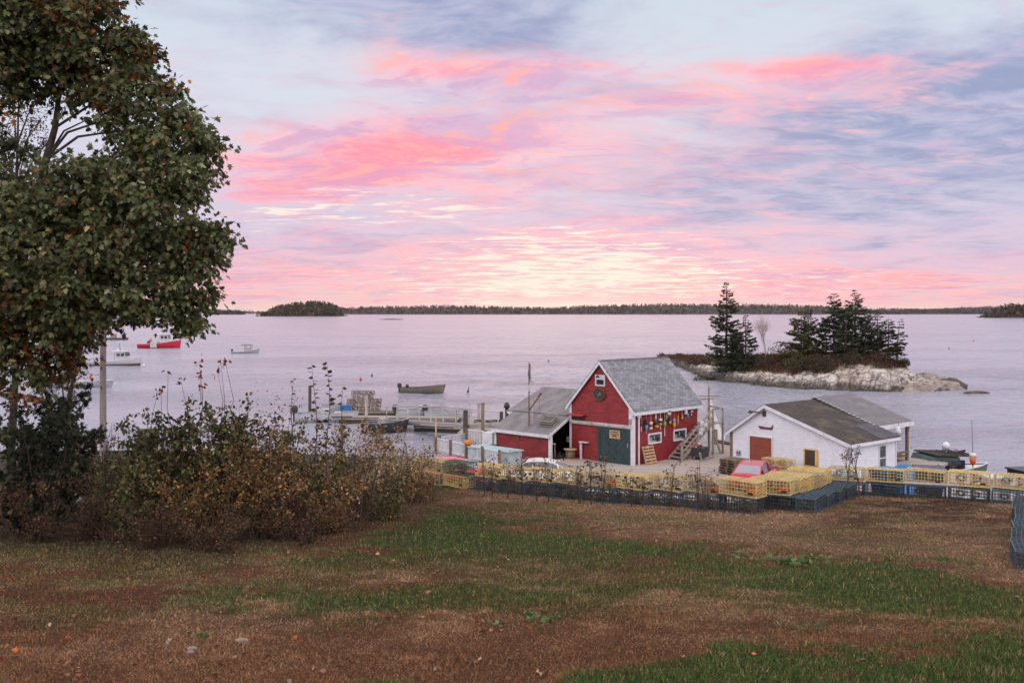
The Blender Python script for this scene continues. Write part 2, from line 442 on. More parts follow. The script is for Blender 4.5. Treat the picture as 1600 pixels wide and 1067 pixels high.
def srgb(r, g, b_):
    f = lambda v: ((v / 255 + .055) / 1.055) ** 2.4 if v / 255 > .04045 else v / 255 / 12.92
    return (f(r), f(g), f(b_), 1.0)
ramp = t.node('ShaderNodeValToRGB'); t.inp(ramp.inputs[0], t.m('DIVIDE', el0, 60.0))
cr = ramp.color_ramp; cr.interpolation = 'EASE'
stops = [(0.0, srgb(250, 216, 200)), (.010, srgb(240, 204, 204)), (.045, srgb(222, 200, 220)), (.10, srgb(212, 206, 226)), (.20, srgb(216, 220, 233)), (.30, srgb(208, 219, 231)), (.45, srgb(228, 230, 236)), (1.0, srgb(236, 235, 238))]
while len(cr.elements) < len(stops): cr.elements.new(.5)
for e_, (p_, c_) in zip(cr.elements, stops): e_.position = p_; e_.color = c_
sky = ramp.outputs[0]
nA = t.noise(t.scale(pl, (.95, 1.05, 1), loc=(3.1, 1.7, 0), rot=(0, 0, .25)), 1.5, 8, .60, .7)
vB = t.scale(pl, (.95, 1.15, 1), loc=(9.2, 4.4, 0), rot=(0, 0, .22)); nB = t.noise(vB, 2.3, 8, .62, .8); nB2 = t.noise(t.scale(vB, (1, 1, 1), loc=(.03, .085, 0)), 2.3, 4, .62, .8)
nC = t.noise(t.scale(pl, (.95, 1.25, 1), loc=(1.2, 8.4, 0), rot=(0, 0, -.2)), 4.4, 7, .62, .6)
nE = t.noise(t.scale(pl, (.9, 1.1, 1), loc=(5.7, 3.1, 0)), 7.5, 6, .65, .8)
# faint wisps everywhere
sky = t.mix(t.m('MULTIPLY', t.map(t.m('ADD', t.m('MULTIPLY', nC, .6), t.m('MULTIPLY', nA, .4)), .45, .68), .55), sky, srgb(204, 203, 222))
# grey-lavender cloud
Wg = total(blob(720, 35, 280, 60, .42), blob(1500, 110, 240, 80, .34), blob(1400, 215, 320, 66, .34), blob(1250, 330, 420, 55, .15), blob(520, 400, 330, 45, .14), blob(950, 200, 200, 60, .14), blob(1000, 300, 260, 50, .12), blob(420, 190, 160, 30, .18), blob(640, 245, 60, 18, .16), blob(450, 110, 180, 100, -.14), blob(980, 40, 170, 70, -.10))
gsrc = t.m('ADD', t.m('ADD', t.m('MULTIPLY', nA, .8), t.m('MULTIPLY', nE, .22)), Wg)
gm_ = t.map(gsrc, .50, .86)
gcol = t.mix(t.map(nC, .35, .65), srgb(156, 166, 200), srgb(190, 192, 218))
sky = t.mix(t.m('MULTIPLY', gm_, .93), sky, gcol)
# soft pink wash, then crisper pink-lit cloud on it
Ws = total(blob(540, 245, 230, 60, .50), blob(800, 110, 330, 60, .38), blob(830, 230, 330, 80, .34), blob(1330, 110, 260, 40, .34), blob(1250, 250, 380, 50, .16), blob(850, 395, 560, 70, .36), blob(1350, 445, 420, 34, .34), blob(400, 440, 330, 34, .30), blob(620, 60, 200, 30, .16))
ssrc = t.m('ADD', t.m('ADD', t.m('MULTIPLY', nB, .55), t.m('MULTIPLY', nE, .18)), Ws)
sky = t.mix(t.m('MULTIPLY', t.map(ssrc, .44, 1.0), .82), sky, t.mix(t.map(el0, 1.0, 6.0), srgb(250, 198, 194), t.mix(t.map(nA, .4, .62), srgb(246, 202, 214), srgb(226, 190, 216))))
Wp = total(blob(540, 245, 225, 46, .30), blob(460, 285, 210, 36, .26), blob(760, 98, 230, 24, .24, tilt=.10), blob(1330, 98, 210, 20, .30), blob(1250, 165, 210, 28, .20), blob(760, 240, 320, 60, .13), blob(900, 150, 330, 60, .10), blob(850, 395, 480, 54, .20), blob(1350, 445, 400, 30, .26), blob(400, 445, 320, 24, .22), blob(1250, 265, 330, 36, .10), blob(640, 235, 90, 16, .16), blob(1540, 110, 90, 20, .13))
psrc = t.m('ADD', t.m('ADD', t.m('ADD', t.m('MULTIPLY', nB, .62), t.m('MULTIPLY', nC, .46)), t.m('MULTIPLY', nE, .24)), Wp)
pm_ = t.map(psrc, .70, 1.02)
pcol = t.mix(t.map(psrc, .84, 1.15), srgb(247, 194, 208), t.mix(t.map(el0, 1.0, 6.0), srgb(252, 172, 166), srgb(250, 158, 178)))
pcol = t.mix(t.m('MULTIPLY', t.map(nE, .5, .66), .65), pcol, srgb(255, 208, 200))
pcol = t.mix(t.m('MULTIPLY', t.map(nA, .48, .64), .7), pcol, srgb(212, 170, 208))
sky = t.mix(t.m('MULTIPLY', pm_, .9), sky, pcol)
# undersides of the cloud that catch the light
lit = t.m('MULTIPLY', t.map(t.m('SUBTRACT', nB2, nB), .02, .13), t.map(ssrc, .52, .90))
sky = t.mix(t.m('MULTIPLY', lit, .85), sky, srgb(253, 184, 180))
shd = t.m('MULTIPLY', t.map(t.m('SUBTRACT', nB, nB2), .03, .15), t.map(ssrc, .45, .85))
sky = t.mix(t.m('MULTIPLY', shd, .6), sky, srgb(205, 178, 212))
# pale breaks
Wb = total(blob(560, 318, 240, 22, .13), blob(890, 435, 250, 44, .19), blob(880, 385, 190, 34, .12), blob(420, 345, 160, 20, .12), blob(1000, 440, 620, 26, .10))
nD = t.noise(t.scale(pl, (.62, 1.35, 1), loc=(6.2, 2.4, 0)), 6.5, 6, .62, .5)
bm_ = t.m('MULTIPLY', t.map(t.m('ADD', nD, Wb), .62, .77), t.map(Wb, .02, .10))
sky = t.mix(t.m('MULTIPLY', bm_, .9), sky, srgb(255, 240, 228))
# glow of the sun gone behind the far shore
glow = total(blob(895, 482, 130, 15, .6, False), blob(880, 482, 520, 7, .28, False))
sky = t.mix(t.m('MINIMUM', glow, .9), sky, (1.03, .92, .80, 1))
gmn = t.node('ShaderNodeGamma'); t.inp(gmn.inputs[0], sky); gmn.inputs[1].default_value = 1.15; sky = t.mix(1.0, gmn.outputs[0], (1.075, 1.07, 1.06, 1), 'MULTIPLY')
# unseen sky half behind the camera is raised and warmed to light the land
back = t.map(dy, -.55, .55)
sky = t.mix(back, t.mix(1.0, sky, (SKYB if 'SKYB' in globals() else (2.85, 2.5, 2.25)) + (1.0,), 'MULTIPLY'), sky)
below = t.map(dz, -.02, 0.0)
sky = t.mix(below, (.20, .19, .22, 1), sky)
nish = t.node('ShaderNodeTexSky', sky_type='NISHITA'); nish.sun_disc = False
SUN_AZ, SUN_EL = math.atan(100 / F), R(1.2)
nish.sun_elevation = SUN_EL; nish.sun_rotation = SUN_AZ
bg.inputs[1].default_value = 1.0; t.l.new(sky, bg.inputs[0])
bg2 = t.node('ShaderNodeBackground'); t.l.new(nish.outputs[0], bg2.inputs[0]); bg2.inputs[1].default_value = .006
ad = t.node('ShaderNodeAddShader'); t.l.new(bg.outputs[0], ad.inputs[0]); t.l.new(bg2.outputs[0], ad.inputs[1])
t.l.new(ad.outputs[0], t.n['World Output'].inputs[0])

ld = bpy.data.lights.new('sun', 'SUN'); ld.energy = .012; ld.angle = R(20); ld.color = (1, .62, .42)
lo = bpy.data.objects.new('sun', ld); COL.objects.link(lo)
sd = Vector((math.sin(SUN_AZ) * math.cos(SUN_EL), math.cos(SUN_AZ) * math.cos(SUN_EL), math.sin(SUN_EL)))
lo.rotation_euler = (-sd).to_track_quat('-Z', 'Y').to_euler(); lo.location = (20, 60, 60)

cd = bpy.data.cameras.new('camera'); cam = bpy.data.objects.new('camera', cd); COL.objects.link(cam)
cd.sensor_width = 36; cd.lens = 36 * F / 1600; cd.clip_start = .1; cd.clip_end = 30000
cam.location = (0, 0, EYE); cam.rotation_euler = (R(90), 0, 0); cd.shift_y = -(533.5 - HR) / 1600
scene.camera = cam
scene.view_settings.view_transform = 'Standard'; scene.view_settings.look = 'None'; scene.view_settings.exposure = 0; scene.view_settings.gamma = 1
scene.render.engine = 'CYCLES'
scene.cycles.max_bounces = 6; scene.cycles.transparent_max_bounces = 8; scene.cycles.use_denoising = True
# ------------------------------------------------------------------ buildings
def frame_of(x, y, z, u):
    return Matrix.Translation((x, y, z)) @ Matrix.Rotation(math.atan2(u[1], u[0]), 4, 'Z')

def hit_local(M, axis, d, px, row):
    """photograph pixel -> point on the local plane {axis = d} of frame M"""
    Mi = M.inverted(); o_ = Mi @ Vector((0, 0, EYE)); p = Mi @ P(px, row, 10.0); v = p - o_
    s_ = (d - o_[axis]) / v[axis]
    return o_ + v * s_

def siding(mb, place, z0, z1, xl, xr, course=.15, lap=.03, mi=0, jog=0.0):
    """lapped boards from z0 to z1; xl(z), xr(z) give the wall's ends at a height"""
    n = max(1, int(round((z1 - z0) / course))); h = (z1 - z0) / n
    for i in range(n):
        a, b_ = z0 + i * h, z0 + (i + 1) * h
        if xr(b_) - xl(b_) < .02: b_ = a + h * .5
        l = lap + random.uniform(-jog, jog)
        p = [place(xl(a), a, l), place(xr(a), a, l), place(xr(b_), b_, .002), place(xl(b_), b_, .002)]
        mb.add(p, [(0, 1, 2, 3)], mi)
        mb.add([place(xl(a), a, 0), place(xr(a), a, 0), p[1], p[0]], [(0, 1, 2, 3)], mi)

def window(parent, place, a0, a1, z0, z1, fw=.09, pm=None, fmat=None, name='window', muntin=False, pane_d=.03, out=.075, horiz=False):
    mb = MB()
    def bar(x0, x1, y0, y1, d):
        vs = [place(x, y, dd) for dd in (.0, d) for x, y in ((x0, y0), (x1, y0), (x1, y1), (x0, y1))]
        mb.add(vs, [(4, 5, 6, 7), (0, 1, 5, 4), (1, 2, 6, 5), (2, 3, 7, 6), (3, 0, 4, 7), (0, 3, 2, 1)])
    bar(a0, a0 + fw, z0, z1, out); bar(a1 - fw, a1, z0, z1, out)
    bar(a0 + fw, a1 - fw, z0, z0 + fw, out - .004); bar(a0 + fw, a1 - fw, z1 - fw, z1, out - .004)
    if muntin: bar((a0 + a1) / 2 - .02, (a0 + a1) / 2 + .02, z0 + fw, z1 - fw, out - .02)
    if horiz: bar(a0 + fw, a1 - fw, (z0 + z1) / 2 - .03, (z0 + z1) / 2 + .03, out - .02)
    o = mb.build(name, fmat or WHITE, parent)
    q = MB().add([place(a0 + fw, z0 + fw, pane_d), place(a1 - fw, z0 + fw, pane_d), place(a1 - fw, z1 - fw, pane_d), place(a0 + fw, z1 - fw, pane_d)], [(0, 1, 2, 3)])
    q.build('pane', pm or GLASS, o)
    return o

def bar_on(mb, place, a0, a1, z0, z1, d0, d1, mi=0):
    vs = [place(x, y, dd) for dd in (d0, d1) for x, y in ((a0, z0), (a1, z0), (a1, z1), (a0, z1))]
    return mb.add(vs, [(4, 5, 6, 7), (0, 1, 5, 4), (1, 2, 6, 5), (2, 3, 7, 6), (3, 0, 4, 7), (0, 3, 2, 1)], mi)

def strip_on(mb, place, p0, p1, wd, d0, d1, mi=0):
    """a board of width wd along p0->p1 lying on a wall"""
    (x0, y0), (x1, y1) = p0, p1; L_ = math.hypot(x1 - x0, y1 - y0); nx, ny = -(y1 - y0) / L_ * wd / 2, (x1 - x0) / L_ * wd / 2
    q = [(x0 - nx, y0 - ny), (x1 - nx, y1 - ny), (x1 + nx, y1 + ny), (x0 + nx, y0 + ny)]
    vs = [place(x, y, dd) for dd in (d0, d1) for x, y in q]
    return mb.add(vs, [(4, 5, 6, 7), (0, 1, 5, 4), (1, 2, 6, 5), (2, 3, 7, 6), (3, 0, 4, 7), (0, 3, 2, 1)], mi)

def roof_mat(name, c1, c2, mortar, ky=1.41, bw=.32, rh=.16, blotch=None, bias=0.0):
    m, t, b = new_mat(name)
    tc = t.node('ShaderNodeTexCoord').outputs['Object']; x, y, z = t.sep(tc)
    v = t.comb(x, t.m('MULTIPLY', y, ky), 0.0)
    br = t.node('ShaderNodeTexBrick'); t.inp(br.inputs['Vector'], v)
    br.inputs['Scale'].default_value = 1; br.inputs['Brick Width'].default_value = bw; br.inputs['Row Height'].default_value = rh
    br.inputs['Mortar Size'].default_value = .012; br.inputs['Mortar Smooth'].default_value = .3; br.inputs['Bias'].default_value = bias
    t.inp(br.inputs[1], rgba(c1)); t.inp(br.inputs[2], rgba(c2)); t.inp(br.inputs[3], rgba(mortar))
    n = t.noise(t.scale(tc, (.7, 1.2, 1)), 1.6, 6, .65); c = t.mix(t.map(n, .3, .7, 0, .45), br.outputs[0], t.mix(1.0, br.outputs[0], (.45, .45, .47, 1), 'MULTIPLY'))
    if blotch: c = t.mix(t.map(t.noise(tc, 1.1, 6, .7), .45, .68, 0, .85), c, blotch)
    f = t.noise(tc, 60, 3); c = t.mix(t.map(f, .3, .7, 0, .4), c, t.mix(1.0, c, (.55, .55, .55, 1), 'MULTIPLY'))
    t.inp(b.inputs['Base Color'], c); b.inputs['Roughness'].default_value = .85
    h = t.m('ADD', t.m('MULTIPLY', br.outputs[1], -1.0), t.m('MULTIPLY', f, .4))
    t.l.new(t.bump(h, .6, .015), b.inputs['Normal'])
    return m
SHINGLE = roof_mat('grey_asphalt_shingles', (.30, .32, .37), (.165, .18, .22), (.085, .09, .115), bias=-.1)
SHINGLE_OLD = roof_mat('mossy_dark_shingles', (.070, .056, .052), (.042, .036, .036), (.02, .018, .018), 1.05, .3, .14, (.12, .098, .070, 1))
ROLLED = mat('rolled_roofing', (.215, .205, .225), .85, (.13, .125, .14), 1.2, (.3, .7), grime=(.27, .26, .27), bump=.35, stretch=(.5, 1.3, 1))
PATCH = mat('charcoal_patch', (.075, .072, .092), .8, (.055, .054, .07), 2, bump=.3)
GREEND = mat('green_door_paint', (.022, .052, .060), .6, (.016, .037, .044), 2.5, grime=(.035, .045, .045))
RUSTRED = mat('rust_red_door', (.24, .055, .032), .7, (.19, .045, .028), 3)
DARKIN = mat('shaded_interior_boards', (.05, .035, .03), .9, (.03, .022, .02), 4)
CONC = mat('concrete', (.36, .34, .35), .9, (.27, .255, .265), 1.3, bump=.3)

# ---- red barn: local X runs back along the right wall, local Y along the gable from its right corner
BU = (.700, .714); BM = frame_of(7.29, 60.0, 1.93, BU); BRZ = math.atan2(BU[1], BU[0])
BL, BW, BE, BR_ = 6.9, 5.0, 3.43, 6.15
barn = empty('red_barn', BM.translation, BRZ, 'red clapboard barn with steep grey shingle roof and green sliding door', 'barn')
front = lambda a, z, d: Vector((-d, a, z)); side = lambda a, z, d: Vector((a, -d, z)); left = lambda a, z, d: Vector((a, BW + d, z)); rear = lambda a, z, d: Vector((BL + d, a, z))
pitch = lambda z: max(0., (z - BE) / (BR_ - BE) * BW / 2)
mb = MB()
mb.prism([(.01, .01, -.4), (.01, BW - .01, -.4), (.01, BW - .01, BE), (.01, BW / 2, BR_ - .02), (.01, .01, BE)], (BL - .02, 0, 0))
siding(mb, front, -.2, BE, lambda z: 0, lambda z: BW, .14); siding(mb, front, BE, BR_ - .1, lambda z: pitch(z), lambda z: BW - pitch(z), .14)
siding(mb, rear, -.2, BE, lambda z: 0, lambda z: BW, .14); siding(mb, rear, BE, BR_ - .1, lambda z: pitch(z), lambda z: BW - pitch(z), .14)
siding(mb, side, -.2, BE - .02, lambda z: 0, lambda z: BL, .14); siding(mb, left, -.2, BE - .02, lambda z: 0, lambda z: BL, .14)
mb.build('wall', REDP, barn)
OV = .16
def slope(mb, x0, x1, ya, za, yb, zb, th, mi=0):
    n = Vector((0, -(zb - za), (yb - ya))).normalized()
    if n.z < 0: n = -n
    mb.prism([(x0, ya, za), (x1, ya, za), (x1, yb, zb), (x0, yb, zb)], n * th, mi)
k_ = (BR_ - BE) / (BW / 2)
mb = MB(); slope(mb, -OV, BL + OV, -.24, BE - .24 * k_ + .03, BW / 2, BR_ + .03, .07); slope(mb, -OV, BL + OV, BW + .24, BE - .24 * k_ + .03, BW / 2 + .001, BR_ + .03, .07)
rf = mb.build('roof', SHINGLE, barn)
mb = MB(); mb.box((BL / 2, BW / 2, BR_ + .115), (BL + 2 * OV, .22, .03)); mb.build('ridge_cap', SHINGLE, rf)
mb = MB()
for xf in (-OV - .03, BL + OV):
    mb = MB()
    for s_ in (0, 1):
        ye, yr = (-.26, BW / 2) if s_ == 0 else (BW + .26, BW / 2)
        mb.prism([(xf, ye, BE - .26 * k_ - .16), (xf, ye, BE - .26 * k_ + .05), (xf, yr, BR_ + .06), (xf, yr, BR_ - .15)], (.03, 0, 0))
    mb.build('rake_board', WHITE, barn)
mb = MB(); mb.box((BL / 2, -.255, BE - .25 * k_ - .04), (BL + 2 * OV - .01, .03, .2)); mb.box((BL / 2, -.13, BE - .27), (BL, .2, .03)); mb.build('eave_board', WHITE, barn)
mb = MB()
bar_on(mb, front, -.03, .28, -.15, BE - .02, .02, .06); bar_on(mb, side, -.06, .16, -.15, BE - .24, .02, .055)
mb.build('corner_board', WHITE, barn)
mb = MB(); bar_on(mb, front, BW - .14, BW + .02, -.1, BE - .02, .02, .06); mb.build('corner_board', WHITE, barn)
mb = MB(); bar_on(mb, side, BL - .12, BL + .02, -.1, BE - .3, .02, .055); mb.build('corner_board', WHITE, barn)
mb = MB(); mb.beam((.42, -.12, BE - .35), (.42, -.12, -.05), .09, .07, (0, 1, 0)); mb.box((.42, -.13, BE - .42), (.2, .13, .28)); mb.build('downspout', WHITE, barn)
# gable window with lamp, oval sign, track, sliding door, plaque
def fp(px, row): q = hit_local(BM, 0, -.06, px, row); return q.y, q.z
def sp(px, row): q = hit_local(BM, 1, -.06, px, row); return q.x, q.z
a1, z0 = fp(930, 602.5); a0, z1 = fp(945, 586)
wg_ = window(barn, front, a0, a1, z0, z1, .07, name='window')
q = MB(); bar_on(q, front, a0 + .07, a1 - .07, z0 + (z1 - z0) * .56, z1 - .07, .035, .045); q.build('blind', WHITE, wg_)
mb = MB(); am = (a0 + a1) / 2; mb.tube([front(am, z1 + .05, .05), front(am, z1 + .07, .22), front(am, z1 - .06, .30)], .018); mb.lathe([(.02, .1), (.09, .05), (.12, -.06), (.11, -.07)], front(am, z1 - .1, .30), 10); mb.build('lamp', BLACK, barn)
ya, za = fp(936.5, 616)
mb = MB(); ring = [front(ya + .47 * math.cos(2 * math.pi * j / 28), za + .36 * math.sin(2 * math.pi * j / 28), .03) for j in range(28)]; mb.prism(ring, Vector((-.05, 0, 0)))
sg = mb.build('sign', mat('sign_board', (.045, .035, .03), .6, (.03, .025, .022), 5), barn)
mb = MB(); pts = [front(ya + .47 * math.cos(2 * math.pi * j / 28), za + .36 * math.sin(2 * math.pi * j / 28), .09) for j in range(29)]; mb.tube(pts, .035, 6); mb.build('rim', mat('brass_rim', (.12, .07, .03), .5), sg)
mb = MB(); gold = mat('gold_paint', (.42, .27, .10), .5)
strip_on(mb, front, (ya + .13, za - .03), (ya - .14, za - .03), .035, .085, .095); strip_on(mb, front, (ya + .02, za - .02), (ya - .02, za + .14), .025, .085, .095); strip_on(mb, front, (ya - .02, za + .13), (ya - .13, za + .0), .02, .085, .095); mb.build('emblem', gold, sg)
# red ledge left, over a flat dark board
l0, lz = fp(915, 649.5); l1, lz2 = fp(891, 645.5)
mb = MB(); mb.prism([front(l0, lz2 - .02, .03), front(l1, lz2 - .02, .03), front(l1, lz2 - .09, .42), front(l0, lz2 - .09, .42)], (0, 0, .04)); mb.build('ledge', mat('bright_red_board', (.40, .035, .03), .6), barn)
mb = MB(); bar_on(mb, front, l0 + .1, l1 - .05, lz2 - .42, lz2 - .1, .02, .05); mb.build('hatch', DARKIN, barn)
t0, tz0 = fp(986, 668.5); t1, tz1 = fp(891.5, 657); tz_ = (tz0 + tz1) / 2
mb = MB(); bar_on(mb, front, t0, t1, tz_ - .10, tz_ + .10, .03, .16); bar_on(mb, front, t0 + .3, t1, tz_ - .02, tz_ + .03, .16, .19); mb.build('door_track', mat('worn_white_track', (.52, .5, .5), .7, (.36, .32, .30), 4, grime=(.20, .12, .08)), barn)
d0, dz1 = fp(985, 671); d1, dz0 = fp(934.5, 722); dz1 = tz_ - .12
mb = MB()
nb = 12
for i in range(nb):
    q0 = d0 + (d1 - d0) * i / nb; q1 = d0 + (d1 - d0) * (i + 1) / nb - .012
    bar_on(mb, front, q0, q1, dz0, dz1, .04, .09 + .004 * (i % 2))
dr = mb.build('door', GREEND, barn)
mb = MB(); fw = .17
bar_on(mb, front, d0, d0 + fw, dz0, dz1, .095, .12); bar_on(mb, front, d1 - fw, d1, dz0, dz1, .095, .12); bar_on(mb, front, d0 + fw, d1 - fw, dz1 - fw, dz1, .095, .118); bar_on(mb, front, d0 + fw, d1 - fw, dz0, dz0 + fw, .095, .118)
strip_on(mb, front, (d0 + fw, dz1 - fw - .1), (d1 - fw, dz0 + fw + .05), .11, .095, .114); strip_on(mb, front, (d0 + fw, dz0 + fw + .05), (d1 - fw, dz1 - fw - .1), .11, .0955, .117)
mb.build('brace', GREEND, dr)
pa0, pz1 = fp(970, 673); pa1, pz0 = fp(953.5, 684)
mb = MB(); bar_on(mb, front, pa0, pa1, pz0, pz1, .125, .15); pq = mb.build('plaque', PALEWOOD, dr)
mb = MB()
for zz, x0, x1 in ((.72, .2, .8), (.45, .12, .86), (.22, .3, .7)):
    mb = MB()
    zb = pz0 + (pz1 - pz0) * zz
    for k in range(7):
        xx = pa0 + (pa1 - pa0) * (x0 + (x1 - x0) * k / 7); bar_on(mb, front, xx, xx + .05, zb, zb + .07, .151, .157)
    mb.build('lettering', DARKWOOD, pq)

mb = MB(); bar_on(mb, front, d0 + .12, d0 + .17, (dz0 + dz1) / 2, (dz0 + dz1) / 2 + .28, .12, .17); mb.build('handle', GALV, dr)
# little white porch post and shelf left of the door
s0, sz = fp(909.5, 690.5); mb = MB(); bar_on(mb, front, s0 - .06, s0 + .06, -.05, sz, .12, .22); bar_on(mb, front, s0 - .55, s0 + .1, sz, sz + .05, .04, .3); mb.build('bracket_post', WHITE, barn)
mb = MB(); bar_on(mb, front, BW + .02, BW + .28, .95, 1.3, -.1, .06); mb.build('meter_box', GALV, barn)
mb = MB(); bar_on(mb, front, .05, .26, 2.45, 2.8, .06, .10); mb.build('notice', mat('printed_notice', (.33, .34, .40), .7, (.16, .17, .22), 28, (.45, .55)), barn)
# side windows
for (pl_, pt, pr_, pb) in ((1013, 676, 1033.5, 693), (1052.5, 670, 1072.5, 688)):
    x0, zt = sp(pl_, pt); x1, zb = sp(pr_, pb); zt = sp((pl_ + pr_) / 2, pt)[1]; zb = sp((pl_ + pr_) / 2, pb)[1]
    wo = window(barn, side, x0, x1, zb, zt, .10, out=.08)
    q = MB(); bar_on(q, side, x0 + .22, x0 + .42, zb + .12, zb + .42, .032, .04); bar_on(q, side, x0 + .62, x0 + .70, zb + .3, zt - .15, .032, .04); bar_on(q, side, x0 + .12, x1 - .5, zb + .1, zb + .2, .032, .038); q.build('window_display', mat('pale_goods', (.42, .42, .46), .7, (.2, .2, .2), 8), wo)
mb = MB(); mb.tube([(BL + .02, -.02, 2.6), (BL + .02, -.35, 2.62)], .02); mb.build('bracket', GALV, barn)

# ---- annex with the low roof, open at its right end
annex = empty('boat_shed', BM @ Vector((0, BW + .03, 0)), BRZ, 'low red lean-to shed with grey rolled roofing, open on one side', 'shed')
AF, AD = -1.79, 4.92
afront = lambda a, z, d: Vector((AF - d, a, z)); aleft = lambda a, z, d: Vector((a, AD + d, z))
ez, fz, rz_, bz = 1.60, 2.55, 3.95, 2.4
mb = MB()
mb.box((AF + .06, AD / 2 + .03, ez / 2 - .15), (.1, AD - .06, ez + .3))
siding(mb, afront, -.15, ez, lambda z: 0.0, lambda z: AD, .13)
mb.prism([(AF + .11, AD - .1, -.3), (AF + .11, AD - .1, ez), (0, AD - .1, fz - .05), (3.6, AD - .1, rz_ - .06), (6.6, AD - .1, bz), (6.6, AD - .1, -.3)], (0, .09, 0))
siding(mb, aleft, -.15, ez, lambda z: AF, lambda z: 6.6, .13); siding(mb, aleft, ez, fz, lambda z: AF + (z - ez) / (fz - ez) * -AF, lambda z: 6.6, .13)
mb.box((6.55, AD / 2, bz / 2), (.1, AD - .2, bz))
mb.build('wall', REDP, annex)
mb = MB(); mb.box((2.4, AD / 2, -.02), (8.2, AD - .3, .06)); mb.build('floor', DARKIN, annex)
def aslope(mb, x0, z0, x1, z1, y0, y1, th=.06, mi=0):
    n = Vector((-(z1 - z0), 0, x1 - x0)).normalized(); mb.prism([(x0, y0, z0), (x0, y1, z0), (x1, y1, z1), (x1, y0, z1)], n * th, mi)
mb = MB(); aslope(mb, AF - .22, ez - .08, 0, fz, -.02, AD + .12); aslope(mb, 0.001, fz + .004, 3.6, rz_, .02, AD + .7); aslope(mb, 3.601, rz_, 6.9, bz, .02, AD + .7)
rf = mb.build('roof', ROLLED, annex)
mb = MB()
mb.box((0, AD / 2 + .05, fz + .075), (.12, AD + .1, .03)); mb.build('seam', mat('roof_tar', (.10, .10, .11), .8), rf)
mb = MB(); mb.box((AF - .235, AD / 2 + .05, ez - .12), (.04, AD + .2, .2)); mb.box((AF - .05, AD / 2 + .05, ez - .2), (.34, AD + .1, .03))
mb.beam((AF - .22, -.03, ez - .10), (-.02, -.03, fz - .02), .04, .16); mb.beam((0, AD + .72, fz - .05), (3.6, AD + .72, rz_ - .05), .04, .16); mb.box((-.02, AD + .42, fz - .08), (.04, .55, .14)); mb.build('fascia', WHITE, annex)
mb = MB(); mb.box((AF - .01, .05, ez / 2 - .1), (.16, .2, ez + .05)); mb.build('post', WHITE, annex); mb = MB(); mb.box((AF - .03, AD - .03, ez / 2 - .1), (.12, .14, ez + .05)); mb.build('post', WHITE, annex)
mb = MB(); bar_on(mb, afront, 2.7, 2.78, 1.05, 1.25, .02, .05); mb.build('vent', BLACK, annex)

# ---- white shed
SU = (.760, .650); SM = frame_of(18.56, 55.0, 1.93, SU); SRZ = math.atan2(SU[1], SU[0])
shed = empty('white_shed', SM.translation, SRZ, 'white shingled shed with mossy dark roof and rust red door', 'shed')
SW, SL, SL2, SE, SR, SY = 7.9, 5.2, 9.3, 1.99, 3.71, 5.37
sfront = lambda a, z, d: Vector((-d, a, z)); sright = lambda a, z, d: Vector((a, -d, z)); sleft = lambda a, z, d: Vector((a, SW + d, z))
def sl(z): return 0 if z < SE else (z - SE) / (SR - SE) * SY
def sr(z): return SW if z < SE else SW - (z - SE) / (SR - SE) * (SW - SY)
mb = MB(); mb.prism([(.01, .01, -.8), (.01, SW - .01, -.8), (.01, SW - .01, SE), (.01, SY, SR - .02), (.01, .01, SE)], (SL - .02, 0, 0))
siding(mb, sfront, -.6, SE, sl, sr, .125, .024, 0, .004); siding(mb, sfront, SE, SR - .06, sl, sr, .125, .024, 0, .004)
siding(mb, sright, -.6, SE - .02, lambda z: 0, lambda z: SL, .125, .024, 0, .004); siding(mb, sleft, -.6, SE - .02, lambda z: 0, lambda z: SL, .125, .024)
WSH, t, b = new_mat('white_shingles')
tc = t.node('ShaderNodeTexCoord').outputs['Object']; x, y, z = t.sep(tc)
br = t.node('ShaderNodeTexBrick'); t.inp(br.inputs['Vector'], t.comb(t.m('ADD', x, y), z, 0.0)); br.inputs['Scale'].default_value = 1; br.inputs['Brick Width'].default_value = .21; br.inputs['Row Height'].default_value = .125; br.inputs['Mortar Size'].default_value = .006
t.inp(br.inputs[1], (.68, .715, .80, 1)); t.inp(br.inputs[2], (.61, .64, .73, 1)); t.inp(br.inputs[3], (.36, .38, .47, 1))
n = t.noise(t.scale(tc, (1, 1, .4)), 1.8, 8, .7); c = t.mix(t.map(n, .5, .75, 0, .4), br.outputs[0], (.46, .45, .46, 1)); t.inp(b.inputs['Base Color'], c); b.inputs['Roughness'].default_value = .7
mb.build('wall', WSH, shed)
def ss(mb, x0, x1, ya, za, yb, zb, th=.07): slope(mb, x0, x1, ya, za, yb, zb, th)
kr = (SR - SE) / SY; kl = (SR - SE) / (SW - SY)
mb = MB(); ss(mb, -.2, SL + .05, -.25, SE - .25 * kr + .02, SY, SR + .02); ss(mb, -.2, SL + .05, SW + .25, SE - .25 * kl + .02, SY + .001, SR + .02)
rf = mb.build('roof', SHINGLE_OLD, shed)
mb = MB(); ny = math.atan(kr)
mb.prism([(3.05, -.27, SE - .27 * kr + .11), (SL + .06, -.27, SE - .27 * kr + .11), (SL + .06, 1.55, SE + 1.55 * kr + .11), (3.3, 1.62, SE + 1.62 * kr + .11)], (0, 0, .012)); mb.build('patch', PATCH, rf)
mb = MB()
for xf in (-.23,):
    mb.prism([(xf, -.27, SE - .27 * kr - .14), (xf, -.27, SE - .27 * kr + .06), (xf, SY, SR + .06), (xf, SY, SR - .14)], (.03, 0, 0)); mb.prism([(xf, SW + .27, SE - .27 * kl - .14), (xf, SW + .27, SE - .27 * kl + .06), (xf, SY, SR + .06), (xf, SY, SR - .14)], (.03, 0, 0))
mb.box((SL / 2 - .08, -.265, SE - .26 * kr - .04), (SL + .25, .03, .19)); mb.build('trim_board', WHITE, shed)
